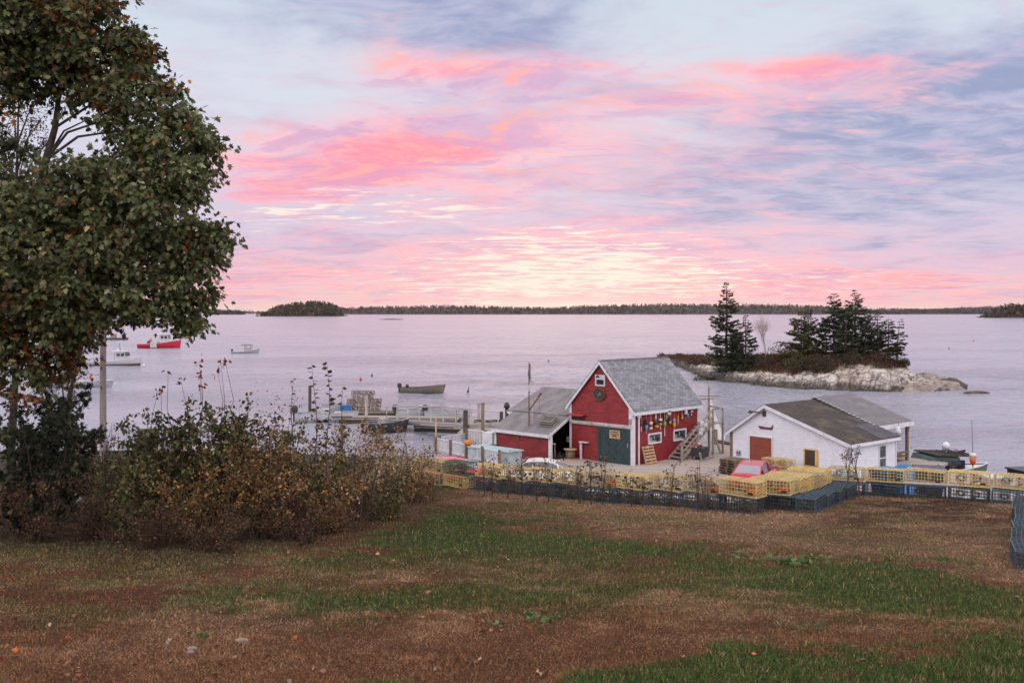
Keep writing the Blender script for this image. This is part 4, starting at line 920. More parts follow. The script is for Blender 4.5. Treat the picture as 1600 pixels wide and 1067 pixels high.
# gangway
g0 = P(768, 666, 80.0); g1 = P(613, 657, 98.0); gw = empty('gangway', (g1.x, g1.y, g1.z), math.atan2(g0.y - g1.y, g0.x - g1.x), 'long aluminium gangway with railings sloping down to the float', 'gangway')
gl = (Vector((g0.x, g0.y)) - Vector((g1.x, g1.y))).length; gz = g0.z - g1.z
for y_, nm in ((-.6, 'near'), (.6, 'far')):
    MB().beam((0, y_, 0), (gl, y_, gz), .1, .22).build('stringer', GALV, gw)
    MB().tube([(-1.0, y_, 1.35), (gl * .5, y_, gz * .5 + 1.45), (gl, y_, gz + 1.12)], .045, 6).build('handrail', GALV, gw)
    MB().tube([(0, y_, .25), (gl * .25, y_, gz * .25 + .8), (gl * .5, y_, gz * .5 + 1.0), (gl * .75, y_, gz * .75 + .75), (gl, y_, gz + .25)], .03, 5).build('truss', GALV, gw)
    for k in range(9):
        t_ = k / 8; zt = np.interp(t_, [0, .5, 1], [1.37, 1.45, 1.12]); MB().tube([(t_ * gl, y_, gz * t_), (t_ * gl, y_, gz * t_ + zt)], .04 if k % 2 else .055, 5).build('post', GALV if k % 3 else GREYWOOD, gw)
MB().beam((0, 0, .02), (gl, 0, gz + .02), 1.2, .08).build('deck', GREYWOOD, gw)
def float_dock(cx, cy, l, w, rz, label, h=.5):
    o = empty('floating_dock', (cx, cy, 0), rz, label, 'float'); MB().box((0, 0, h - .06), (l, w, .12)).build('deck', GREYWOOD, o); MB().box((0, 0, (h - .13) / 2 - .05), (l - .1, w - .1, h - .03)).build('pontoon', DARKWOOD, o)
    MB().box((0, -w / 2 + .1, h + .06), (l, .15, .1)).build('kerb', BROWNWOOD, o); return o
float_dock(-11.3, 101, 12, 3.2, -.10, 'grey float under the foot of the gangway'); float_dock(-15.6, 108, 7, 3.5, .05, 'dark float carrying the heap of traps'); float_dock(-5.5, 93, 7, 2.4, -.3, 'low grey float by the pier, right of the gangway foot')
# ------------------------------------------------------------------ lobster traps
def wire_mat(name, c, c2):
    m, t, b = new_mat(name)
    tc = t.node('ShaderNodeTexCoord').outputs['Object']; oi = t.node('ShaderNodeObjectInfo').outputs['Random']
    n = t.noise(tc, 5, 5, .7); col = t.mix(t.map(n, .38, .66), c, c2)
    hs = t.node('ShaderNodeHueSaturation'); t.inp(hs.inputs['Color'], col); t.inp(hs.inputs['Value'], t.m('ADD', t.m('MULTIPLY', oi, .45), .75)); t.inp(hs.inputs['Saturation'], t.m('ADD', t.m('MULTIPLY', oi, .3), .8))
    t.inp(b.inputs['Base Color'], hs.outputs[0]); b.inputs['Roughness'].default_value = .55; return m
YWIRE = wire_mat('yellow_coated_wire', (.60, .49, .23), (.42, .30, .12)); DWIRE = wire_mat('blue_green_coated_wire', (.050, .085, .115), (.022, .030, .038)); GWIRE = wire_mat('dark_green_coated_wire', (.05, .10, .06), (.03, .05, .035))
NETM = mat('trap_twine', (.10, .09, .06), .9, (.06, .055, .04), 20); NETO = mat('orange_trap_twine', (.20, .10, .045), .9); RUNN = mat('trap_runner', (.28, .19, .07), .8, (.16, .10, .04), 8); BAIT = mat('bait_bag', (.34, .06, .05), .8); PLATE = mat('escape_vent', (.02, .02, .02), .5)
TL, TW, TH = 1.2, .55, .42
def cage_mesh(L_=TL, W_=TW, H_=TH, sp=.095, r=.0058):
    mb = MB()
    def bar(a, b, w=r): mb.beam(a, b, w * 2, w * 2)
    nx = int(L_ / sp); ny = int(W_ / sp); nz = int(H_ / sp)
    hx, hy = L_ / 2, W_ / 2
    for i in range(nx + 1):
        x = -hx + L_ * i / nx; w = .010 if i in (0, nx) else r
        bar((x, -hy, 0), (x, -hy, H_), w); bar((x, hy, 0), (x, hy, H_), w); bar((x, -hy, H_), (x, hy, H_), w); bar((x, -hy, 0), (x, hy, 0), w)
    for j in range(ny + 1):
        y = -hy + W_ * j / ny; w = .011 if j in (0, ny) else r
        for z in (0, H_): bar((-hx, y, z), (hx, y, z), w)
        for x in (-hx, hx): bar((x, y, 0), (x, y, H_), r)
    for k in range(1, nz):
        z = H_ * k / nz
        for y in (-hy, hy): bar((-hx, y, z), (hx, y, z))
        for x in (-hx, hx): bar((x, -hy, z), (x, hy, z))
    bar((.1, -hy, 0), (.1, hy, H_)); 
    for y in np.linspace(-hy, hy, 6)[1:-1]: bar((.1, y, 0), (.1, y, H_))
    for z in np.linspace(0, H_, 5)[1:-1]: bar((.1, -hy, z), (.1, hy, z))
    return mb
def make_trap(wire, netm, label, group, sp=.095, r=.0058):
    o = empty('lobster_trap', (0, 0, 0), 0, label, 'lobster trap', group)
    cage_mesh(sp=sp, r=r).build('wire_cage', wire, o)
    def funnel(rings, nm):
        mb = MB(); n = 14; R_ = [[Vector(c) + Vector(ax1) * (rr * math.cos(a_)) + Vector((0, 0, 1)) * (rr * .8 * math.sin(a_)) for a_ in np.linspace(0, 2 * math.pi, n + 1)[:-1]] for c, ax1, rr in rings]
        for q0, q1 in zip(R_[:-1], R_[1:]):
            for k in range(n): mb.beam(q0[k], q1[k], .009, .009); mb.beam(q0[k], q1[(k + 1) % n], .009, .009)
        mb.build(nm, netm, o)
    funnel([((-.25, -TW / 2 * .95, .21), (1, 0, 0), .18), ((-.25, -.16, .21), (1, 0, 0), .12), ((-.25, -.06, .21), (1, 0, 0), .07)], 'entry_net'); funnel([((-.25, TW / 2 * .95, .21), (1, 0, 0), .18), ((-.25, .16, .21), (1, 0, 0), .12), ((-.25, .06, .21), (1, 0, 0), .07)], 'entry_net'); funnel([((.02, 0, .21), (0, 1, 0), .22), ((.22, 0, .21), (0, 1, 0), .13), ((.36, 0, .21), (0, 1, 0), .08)], 'parlour_net')
    if netm is NETO: MB().torus((.33, -.02, .10), .13, .045, n=14, m=6).torus((.30, .03, .17), .12, .04, n=14, m=6).build('rope_coil', PO, o)
    for y_ in (-.2, .2): MB().box((0, y_, -.012), (TL + .02, .05, .03)).build('runner', RUNN, o)
    MB().box((TL / 2 - .18, -TW / 2 - .01, .10), (.16, .012, .07)).build('escape_vent', PLATE, o)
    return o
def dup_trap(src, loc, rz, label, tilt=(0, 0)):
    c = copy_tree(src); c.scale = (random.uniform(.93, 1.03), random.uniform(.95, 1.05), random.uniform(.9, 1.04)); c.location = loc; c.rotation_euler = (tilt[0], tilt[1], rz); c['label'] = label; return c
GY_, GD_ = 'yellow wire lobster traps walling the yard', 'dark wire lobster traps under the yellow ones'
far = (0, 0, 0)
ty = make_trap(YWIRE, NETM, 'yellow', GY_); ty2 = make_trap(YWIRE, NETO, 'yellow', GY_); td = make_trap(DWIRE, NETM, 'dark', GD_, .085, .0062); tg = make_trap(GWIRE, NETM, 'green', GY_)
OWIRE = wire_mat('weathered_ochre_wire', (.22, .145, .05), (.11, .07, .03)); to = make_trap(OWIRE, NETM, 'ochre', GY_)
used = {id(to): 0, id(ty): 0, id(ty2): 0, id(td): 0, id(tg): 0}
def place(src, loc, rz, label, jit=.03):
    rz += random.uniform(-jit, jit) * 2.6; loc = (loc[0] + random.uniform(-jit, jit), loc[1] + random.uniform(-jit, jit), loc[2]); tl = (random.uniform(-.035, .035), random.uniform(-.022, .022))
    if not used[id(src)]:
        used[id(src)] = 1; src.location = loc; src.rotation_euler = (tl[0], tl[1], rz); src['label'] = label; return src
    return dup_trap(src, loc, rz, label, tl)
ORD = ['first', 'second', 'third', 'fourth', 'fifth', 'sixth', 'seventh', 'eighth', 'ninth', 'tenth', 'eleventh', 'twelfth']
A0 = Vector((-1.30, 35.6)); A1 = Vector((6.95, 28.0))                 # front wall, from its left end to the corner
d_ = (A1 - A0); LA = d_.length; d_.normalize(); nrm = Vector((-d_.y, d_.x));  nrm = nrm if nrm.y > 0 else -nrm
nA_ = 9; step = LA / nA_; rzA = math.atan2(d_.y, d_.x)
for i in range(nA_):
    c = A1 - d_ * (step * (i + .5)); z0 = min(tz(c.x - .3, c.y), tz(c.x + .3, c.y), tz(c.x, c.y)) + .015
    place(td, (c.x, c.y, z0), rzA, f'dark trap on the ground, {ORD[i]} from the corner along the front wall')
    c2 = c + nrm * .22
    place(td, (c2.x + nrm.x * .36, c2.y + nrm.y * .36, tz(c2.x + .5, c2.y + .5) + .04), rzA, f'dark trap hidden behind the {ORD[i]} one from the corner of the front wall') if False else None
    place(ty2 if i in (0, 1, 4) else ty, (c2.x, c2.y, z0 + TH + .03), rzA, f'yellow trap on the front wall, {ORD[i]} from the corner above the dark ones')
# the wall going back from the corner: traps side by side
B0 = Vector((7.45, 28.75)); B1 = Vector((10.2, 33.4)); dB = (B1 - B0); LB = dB.length; dB.normalize(); nB_ = Vector((dB.y, -dB.x)); rzB = math.atan2(nB_.y, nB_.x); kB = 9
for i in range(kB):
    c = B0 + dB * (LB * (i + .5) / kB); z0 = tz(c.x, c.y) + .015
    place(td, (c.x + nB_.x * .2, c.y + nB_.y * .2, z0), rzB, f'dark trap under the yellow side wall, {ORD[i]} back from the corner')
    place(ty if i % 4 else ty2, (c.x - nB_.x * .05, c.y - nB_.y * .05, z0 + TH + .03), rzB, f'yellow trap in the side wall, end showing, {ORD[i]} back from the corner')
for i in range(4):
    c3 = B0 + dB * (LB * (i + .42) / 4 - .1) + nB_ * 1.06; place(td, (c3.x, c3.y, tz(c3.x, c3.y) + .015), math.atan2(dB.y, dB.x), f'dark trap lying lengthwise outside the side wall, {ORD[i]} back from the corner')
# right-hand wall
C0 = Vector((10.7, 34.0)); C1 = Vector((17.2, 29.9)); dC = (C1 - C0); LC = dC.length; dC.normalize(); nC_ = Vector((-dC.y, dC.x)); nC_ = nC_ if nC_.y > 0 else -nC_; rzC = math.atan2(dC.y, dC.x); kC = 6
for i in range(kC):
    c = C0 + dC * (LC * (i + .5) / kC); z0 = tz(c.x, c.y) + .015
    place(td, (c.x, c.y, z0), rzC, f'dark trap on the ground of the right wall, {ORD[i]} from the bend')
    c2 = c + nC_ * .25; place(ty, (c2.x, c2.y, z0 + TH + .03), rzC, f'yellow trap on top of the right wall, {ORD[i]} from the bend')
# stack at the thicket end
E0 = Vector((-4.1, 39.0)); E1 = Vector((-1.45, 36.0)); dE = (E1 - E0); LE = dE.length; dE.normalize(); rzE = math.atan2(dE.y, dE.x); nE = Vector((-dE.y, dE.x)); nE = nE if nE.y > 0 else -nE
for i in range(3):
    for k in range(2):
        c = E0 + dE * (LE * (i + .5) / 3) + nE * (.05 * k); z0 = tz(c.x, c.y) + .05 + k * (TH + .03)
        place(tg if i == 2 and k == 1 else ty, (c.x, c.y, z0), rzE, f"{'dark green' if i == 2 and k == 1 else 'yellow'} trap at the thicket end, {['lower', 'upper'][k]} layer, {ORD[i]} from the bushes", .05)
# stack at the edge of the lawn, right
EW = [(19.3, 0), (20.55, 0), (21.8, 0), (23.05, 0), (24.3, 0), (25.6, 0), (26.9, 0)]
for k, (y, lay) in enumerate(EW):
    x = (1582 - 800) / F * y + .33; place(td, (x, y, tz(x, y) + .02 + lay * (TH + .03)), 1.12, f"dark trap of the row along the lawn edge, {ORD[k]} from the near end")
for k, y in enumerate((19.6, 20.85, 22.1)):
    x = (1582 - 800) / F * y + .95; place(td, (x, y, tz(x, y) + .02), 1.12, f'dark trap of the outer row on the lawn edge, {ORD[k]} from the near end')
# small heap of yellow traps before the white shed
for k, (px, zz, rz) in enumerate(((1208, 0, SRZ + 1.57), (1208, TH + .03, SRZ + 1.6), (1226, 0, SRZ + 1.5), (1226, TH + .03, SRZ + 1.62), (1243, 0, SRZ + 1.57))):
    D = 57.0 - k * .1; x = (px - 800) / F * D; place(ty2, (x, D, 1.98 + zz), rz, ['bottom yellow trap before the rust red door', 'top yellow trap before the rust red door', 'bottom yellow trap in the middle of the shed heap', 'top yellow trap in the middle of the shed heap', 'single yellow trap before the shed window'][k])
# heap on the float
fz_ = .52; hp = [(-1.25, 0), (-.02, 0), (1.2, 0)]
for lay in range(5):
    for j, (x_, y_) in enumerate(hp[:3 if lay < 3 else 2]):
        src = to
        place(src, (-16.0 + x_ * 1.02 + (.45 if lay > 2 else 0) + .08 * lay % .2, 107.2, fz_ + lay * (TH + .03)), .06, f'ochre trap of the float heap, {ORD[lay]} layer up, {["seaward", "middle", "shoreward"][j] if lay < 3 else ["left", "right"][j]} one', .05)
# bits among the traps
def bin_(px, row, D, s, m, label, name='bait_bin', cat='bin'):
    p = P(px, row, D); z0 = tz(p.x, p.y); o = empty(name, (p.x, p.y, z0), random.uniform(-.3, .3), label, cat)
    mb = MB(); mb.loft([[Vector((sx_ * w_, sy_ * w_, z_)) for sx_, sy_ in ((-1, -1), (1, -1), (1, 1), (-1, 1))] for z_, w_ in ((0, .24 * s), (.6 * s, .30 * s))], closed=True, caps=True, smooth=False); mb.build('tub', m, o); MB().box((0, 0, .63 * s), (.66 * s, .66 * s, .06 * s)).build('lid', m, o); return o
BLUEB = mat('blue_plastic', (.02, .17, .42), .45, (.015, .12, .32), 3)
bin_(1384, 752, 33.6, 1.3, BLUEB, 'bright blue bait bin behind the right trap wall'); bin_(1318, 738, 36.6, 1.1, mat('pale_tote', (.38, .46, .56), .5), 'pale blue tote behind the bend of the trap wall')
bin_(1556, 752, 33.0, 1.2, mat('white_tote', (.62, .64, .68), .5), 'white tote behind the far right traps'); bin_(1452, 752, 34.4, 1.5, mat('navy_tote', (.05, .06, .11), .5), 'navy tote behind the middle of the right wall')
p = P(1415, 716, 50.0); o = empty('covered_pallet', (p.x, p.y, 1.95), .3, 'blue tarpaulin heap by the lattice rail', 'tarp'); secs = [[Vector((rr * .8 * math.cos(a_) * (1 + .15 * math.sin(3 * a_)), rr * .8 * math.sin(a_), z_)) for a_ in np.linspace(0, 2 * math.pi, 15)[:-1]] for z_, rr in ((0, 1.0), (.9, .95), (1.4, .7), (1.6, .3))]
MB().loft(secs, closed=True, caps=True).build('sheet', BLUEB, o)
# pvc pipe end on the dark traps, hose in the grass
p = P(1425, 776, 32.2); o = MB().tube([Vector((-.75, 0, 0)), Vector((.75, -.55, 0))], .055, 8).build('plastic_pipe', GALV); o.location = (p.x + .3, p.y - .5, tz(p.x, p.y - .5) + TH + .09); tag(o, 'pale corrugated pipe lying on the dark traps', 'pipe')
a_ = ground_hit(940, 787); b_ = ground_hit(975, 781); o = MB().tube([(a_.x, a_.y, a_.z + .03), ((a_.x + b_.x) / 2, (a_.y + b_.y) / 2, (a_.z + b_.z) / 2 + .05), (b_.x, b_.y, b_.z + .04)], .02, 6).build('blue_stick', mat('teal_paint', (.06, .20, .22), .6)); tag(o, 'thin teal stick lying in the grass before the front traps', 'stick')
p = ground_hit(691, 757); o = empty('crumpled_bag', p, 0, 'small crumpled bright blue bag in the grass by the thicket', 'bag'); mb = MB(); mb.lathe([(.05, 0), (.14, .03), (.10, .12), (.15, .18), (.04, .24)], n=7); mb.build('sack', BLUEB, o)

# ------------------------------------------------------------------ cars
def paint_mat(name, c): 
    m, t, b = new_mat(name); b.inputs['Base Color'].default_value = c + (1,); b.inputs['Roughness'].default_value = .28; b.inputs['Coat Weight'].default_value = .6; b.inputs['Coat Roughness'].default_value = .05; return m
CGL = glass_mat('car_glass', (.03, .035, .04), .03)
def car(loc, rz, paint, label, hatch=False):
    """forward is +X; 4.5 m long"""
    o = empty('parked_car', loc, rz, label, 'car')
    st = [(-2.22, .42, .78, .70), (-2.12, .32, .95, .82), (-1.5, .24, .98, .88), (-.6, .22, .92, .89), (.6, .22, .90, .89), (1.3, .24, .86, .87), (1.9, .28, .74, .80), (2.18, .40, .62, .62)]
    secs = []
    for x, zb, zt, w_ in st:
        secs.append([Vector((x, -w_ * .86, zb)), Vector((x, -w_, zb + .12)), Vector((x, -w_ * 1.01, (zb + zt) / 2)), Vector((x, -w_ * .96, zt - .08)), Vector((x, -w_ * .84, zt)), Vector((x, 0, zt + .03)), Vector((x, w_ * .84, zt)), Vector((x, w_ * .96, zt - .08)), Vector((x, w_ * 1.01, (zb + zt) / 2)), Vector((x, w_, zb + .12)), Vector((x, w_ * .86, zb))])
    MB().loft(secs, closed=True, caps=True).build('body', paint, o)
    xr = -2.0 if hatch else -1.75
    cab = [(xr, .95, .70, .955), (-1.05, 1.32, .60, .93), (-.55, 1.43, .57, .92), (.1, 1.44, .56, .92), (.5, 1.36, .57, .92), (1.25, .90, .68, .90)]
    roofp = [[Vector((x, y * s_, z - .03 * abs(s_) ** 3)) for s_ in (-1, -.6, 0, .6, 1) for y in (w_,)] for x, z, w_, zb in cab[1:5]]
    mb = MB(); mb.loft(roofp)
    for s_ in (-1, 1):
        for i in range(5):
            (xa, za, wa, ba), (xb, zb, wb_, bb) = cab[i], cab[i + 1]
            mb.beam((xa, s_ * wa, za - .03), (xb, s_ * wb_, zb - .03), .06, .05)
        for i in (1, 3): 
            x, z, w_, zb = cab[i]; mb.beam((x + (.0 if i > 1 else -.1), s_ * w_, z - .03), (x + (0 if i > 1 else -.25), s_ * .80, .95), .05, .08)
    mb.build('roof', paint, o)
    for s_, nm in ((-1, 0), (1, 0)):
        MB().add([(xr + .12, s_ * .735, .96), (1.1, s_ * .745, .915), (.52, s_ * .60, 1.32), (.1, s_ * .585, 1.40), (-.55, s_ * .595, 1.39), (-1.02, s_ * .625, 1.28)], [(0, 1, 2, 3, 4, 5)]).build('side_window', CGL, o)
        MB().box((1.0, s_ * .9, .98), (.12, .2, .13)).build('mirror', paint, o)
    MB().add([(xr + .02, -.66, .965), (xr + .02, .66, .965), (-1.06, .575, 1.315), (-1.06, -.575, 1.315)], [(0, 1, 2, 3)]).build('rear_window', mat('rear_glass', (.30, .31, .36), .08, (.26, .27, .32), 3, bump=0), o)
    MB().add([(1.26, -.66, .91), (1.26, .66, .91), (.52, .56, 1.355), (.52, -.56, 1.355)], [(0, 1, 2, 3)]).build('windscreen', CGL, o)
    TAIL = mat('tail_lamp', (.25, .01, .01), .2)
    for s_ in (-1, 1):
        MB().box((-2.12, s_ * .60, .80), (.16, .30, .14)).build('tail_light', TAIL, o); MB().box((2.05, s_ * .52, .62), (.2, .3, .12)).build('headlight', GLASS, o)
        for x_ in (-1.38, 1.36):
            wl = MB().lathe([(.30, -.1), (.33, -.07), (.33, .07), (.30, .1)], (x_, s_ * .80, .33), 20, rot=Matrix.Rotation(R(90), 3, 'X')).build('wheel', BLACK, o); MB().lathe([(.2, -.012), (.19, .012)], (x_, s_ * .905, .33), 14, rot=Matrix.Rotation(R(90), 3, 'X')).build('rim', GALV, wl)
    MB().tube([(-.75, 0, 1.43), (-.95, 0, 1.62)], .012, 4).build('antenna', BLACK, o); MB().box((-2.24, 0, .66), (.02, .5, .12)).build('number_plate', WHITE, o)
    return o
p = P(1180, 740, 52.6); car((p.x, p.y, 1.93), R(62), paint_mat('pink_red_paint', (.42, .012, .045)), 'pink red saloon car parked behind the corner of the trap wall')
p = P(838, 720, 53.0); c_ = car((p.x, p.y, 1.93), R(172), paint_mat('white_car_paint', (.66, .67, .70)), 'white car parked behind the front traps before the lean-to', True)
p = P(694, 720, 53.6); car((p.x, p.y, 1.93), R(168), paint_mat('bright_red_paint', (.50, .022, .03)), 'bright red car parked by the thicket end of the trap wall', True)
# ------------------------------------------------------------------ boats
def hull_secs(L_, B, fb, fs, dr=.25, n=14, stem=.75):
    """stern at -L/2, bow at +L/2; fb, fs freeboard at bow and stern"""
    out = []
    for i in range(n + 1):
        t_ = i / n; x = -L_ / 2 + L_ * t_
        hb = B / 2 * (1 - max(0, (t_ - .45) / .55) ** 2.3) * (.86 + .14 * min(1, t_ / .3)); hb = max(hb, .02)
        sh = fs + (fb - fs) * max(0, t_ - .15) ** 1.9 / .85 ** 1.9
        xs_ = x - stem * (max(0, t_ - .8) / .2) ** 2 * .6
        q = []
        for j in range(-6, 7):
            a_ = abs(j) / 6; yy = hb * (1 - (1 - a_) ** 2.4) ** .75; zz = -dr + (sh + dr) * a_ ** 1.35
            xx = xs_ + (x - xs_) * a_
            q.append(Vector((xx, math.copysign(yy, j) if j else 0, zz)))
        out.append(q)
    return out
def boat_hull(o, L_, B, fb, fs, m, boot=None, deckm=None, dz=.12, name='hull', stripe=None):
    S = hull_secs(L_, B, fb, fs)
    h = MB().loft(S).add([p for p in S[0]], [tuple(range(13))]).build(name, m, o)
    mb = MB()
    mb.loft([[q[0] + Vector((0, 0, .015)), q[0] + Vector((0, .06 if q[0].y < -.08 else 0, .015)), q[0] + Vector((0, .06 if q[0].y < -.08 else 0, -.05)), q[0] + Vector((0, -.02, -.05))] for q in S], closed=True); mb.build('gunwale', deckm or WHITE, o)
    mb = MB(); mb.loft([[q[12] + Vector((0, 0, .015)), q[12] - Vector((0, .06 if q[12].y > .08 else 0, -.015)), q[12] - Vector((0, .06 if q[12].y > .08 else 0, .05)), q[12] + Vector((0, .02, -.05))] for q in S], closed=True); mb.build('gunwale', deckm or WHITE, o)
    mb = MB(); mb.loft([[q[0] + Vector((0, .02, -dz)), q[12] - Vector((0, .02, dz))] for q in S]); mb.build('deck', deckm or WHITE, o)
    return S
HW = mat('hull_white', (.46, .48, .52), .4, (.38, .39, .43), 1.5, grime=(.40, .38, .35)); HRED = mat('hull_red', (.48, .015, .045), .4, (.40, .012, .035), 1.2); HGREY = mat('hull_grey', (.32, .33, .37), .5, (.26, .27, .3), 1.5); HDARK = mat('hull_black', (.02, .022, .026), .4, (.035, .035, .038), 2); HOLIVE = mat('hull_aluminium', (.16, .14, .115), .5, (.11, .10, .085), 2); HTAN = mat('hull_buff', (.30, .25, .17), .5, (.2, .16, .12), 1.5)
def lobster_boat(loc, rz, L_, m, label, boot=None):
    o = empty('lobster_boat', loc, rz, label, 'boat'); s_ = L_ / 12.0
    boat_hull(o, L_, 3.9 * s_, 1.9 * s_, .95 * s_, m)
    o.scale = (1, 1, 1.3 if boot else 1.08); B_ = hull_secs(L_, 3.9 * s_, 1.9 * s_, .95 * s_); MB().loft([[Vector((q[j].x, q[j].y * 1.012, q[j].z)) for j in range(3, 10)] for q in B_]).build('boot_stripe', boot or mat('antifouling', (.09, .035, .025), .6, (.16, .11, .08), 1.5), o)
    x0, x1 = .3 * s_, 2.9 * s_; hw = 1.25 * s_; zb, zt = 1.0 * s_, 3.0 * s_
    mb = MB(); mb.prism([(x0, -hw, zb), (x1, -hw, zb), (x1 - .5 * s_, -hw, zt), (x0, -hw, zt)], (0, 2 * hw, 0)); wh = mb.build('wheelhouse', HW, o)
    MB().box(((x0 + x1) / 2 - .55 * s_, 0, zt + .05), (3.6 * s_, 2.75 * s_, .1)).build('roof', WHITE, o)
    mb = MB(); mb.prism([(x1 - .1 * s_, -hw * .9, 1.2 * s_), (x1 + 2.4 * s_, -hw * .35, 1.55 * s_), (x1 + 2.2 * s_, -hw * .3, 1.75 * s_), (x1 - .2 * s_, -hw * .85, 2.0 * s_)], (0, 0, .01)); 
    mb = MB(); mb.loft([[Vector((x_, -w_, z0)), Vector((x_, -w_ * .9, z1)), Vector((x_, w_ * .9, z1)), Vector((x_, w_, z0))] for x_, w_, z0, z1 in ((x1 - .25 * s_, 1.2 * s_, 1.0 * s_, 2.0 * s_), (x1 + 1.2 * s_, .95 * s_, 1.2 * s_, 1.95 * s_), (x1 + 2.5 * s_, .4 * s_, 1.5 * s_, 1.85 * s_))], smooth=False, caps=True); mb.build('trunk_cabin', HW, o)
    for sd in (-1, 1):
        for k in range(2):
            xa = x0 + .25 * s_ + k * 1.0 * s_; MB().box((xa + .4 * s_, sd * (hw + .012), 2.35 * s_), (.8 * s_, .02, .65 * s_)).build('window', GLASS, o)
    for k in range(3): MB().box((x1 - .27 * s_, (-.8 + .8 * k) * s_, 2.4 * s_), (.05, .65 * s_, .6 * s_), Matrix.Rotation(R(-14), 3, 'Y')).build('windscreen', GLASS, o)
    MB().tube([(.9 * s_, 0, zt), (.7 * s_, 0, zt + 1.7 * s_)], .05, 5).build('mast', BLACK, o); MB().tube([(1.2 * s_, .5, zt), (1.0 * s_, .5, zt + 2.6 * s_)], .02, 4).build('antenna', WHITE, o); MB().lathe([(.25, 0), (.28, .1), (.2, .25)], (.3 * s_, .2, zt + .1), 10).build('radar', WHITE, o)
    MB().tube([(x0 - .05, hw, zt), (x0 - .3 * s_, hw, 1.0 * s_)], .04, 5).build('stanchion', GALV, o); MB().tube([(x0 - .1, -hw, zt), (x0 - .3 * s_, -hw, 1.0 * s_)], .04, 5).build('stanchion', GALV, o)
    return o
p = on_water(250, 543.5); rb = lobster_boat(p, .06, 13.0, HRED, 'bright red lobster boat with white wheelhouse moored in the bay', HRED)
MB().box((-1.4, 0, .78), (1.9, 4.25, 1.35)).build('white_panel', HW, rb); MB().lathe([(.7, 0), (.8, .4), (.3, .9)], (-3.3, .2, .9), 9).build('net_heap', NETM, rb); MB().tube([(-3, .4, 1.6), (-2.9, .4, 2.2)], .35, 8).build('buoy_stack', PO, rb)
p = on_water(182, 571); wb2 = lobster_boat(p, -.04, 10.8, HW, 'white lobster boat with rust stained hull right of the utility pole')
p = on_water(384, 551.5); sb_ = empty('bay_skiff', p, .02, 'small pale blue boat with canopy frame, alone right of the red boat', 'boat'); boat_hull(sb_, 7.6, 2.5, 1.35, .42, HGREY)
mb = MB()
for x_ in (-.1, 1.5):
    for y_ in (-.8, .8): mb.tube([(x_, y_, .4), (x_, y_, 2.2)], .06, 5)
for y_ in (-.8, .8): mb.tube([(-1.2, y_, 2.25), (1.6, y_, 2.2)], .06, 5)
mb.beam((-1.2, 0, 2.27), (1.6, 0, 2.22), 1.7, .06); mb.build('canopy', HDARK, sb_); MB().box((.6, 0, .9), (1.1, 1.2, 1.0)).build('console', HGREY, sb_); MB().box((-3.7, 0, .6), (.4, .5, .9)).build('outboard', BLACK, sb_)
p = on_water(128, 605); o = empty('bay_boat', p, .0, 'pale grey flat boat carrying an orange buoy, left of the pole', 'boat'); boat_hull(o, 9.5, 2.9, 1.1, .95, HGREY); MB().tube([(1.2, .3, 1.0), (1.1, .3, 1.9)], .18, 8).build('orange_float', PO, o); MB().box((-2.5, 0, 1.3), (1.2, 1.4, 1.0)).build('console', HGREY, o)
p = on_water(172, 531); o = empty('work_float', p, .03, 'dark low work raft with a stack of traps, beyond the pole', 'raft'); MB().box((0, 0, .35), (13, 4, .9)).build('deck', HDARK, o); MB().box((1.3, 0, 1.6), (1.9, 1.8, 1.7)).build('trap_stack', HTAN, o); MB().box((6.2, 0, .7), (.9, 3.5, .5)).build('red_end', HRED, o)
p = on_water(92, 549); o = lobster_boat(p, .0, 11.0, mat('hull_maroon', (.16, .02, .03), .4), 'dark red lobster boat half hidden by the left tree')
# aluminium skiff
p = on_water(661, 613.5); sk = empty('motor_skiff', p, .05, 'olive aluminium skiff with black outboard, moored alone beyond the gangway', 'boat'); boat_hull(sk, 6.3, 2.0, 1.15, .75, HOLIVE, deckm=HOLIVE, dz=.35)
def outboard(o, x, z, s_=1.0): 
    mb = MB(); mb.loft([[Vector((x + sx_ * w_, sy_ * w_ * .7, z + zz)) for sx_, sy_ in ((-1, -.6), (-.6, -1), (.6, -1), (1, -.6), (1, .6), (.6, 1), (-.6, 1), (-1, .6))] for zz, w_ in ((-.1, .2 * s_), (.15, .30 * s_), (.45 * s_, .28 * s_), (.6 * s_, .16 * s_))], closed=True, caps=True); ob = mb.build('outboard', BLACK, o); MB().box((x - .05, 0, z - .5), (.18 * s_, .12, .9)).build('leg', BLACK, ob)
outboard(sk, -3.25, .75); MB().box((-1.9, 0, .55), (.4, 1.7, .08)).build('thwart', HOLIVE, sk); MB().lathe([(.2, 0), (.25, .3), (.12, .45)], (-2.2, .2, .7), 8).build('fuel_tank', BLACK, sk)
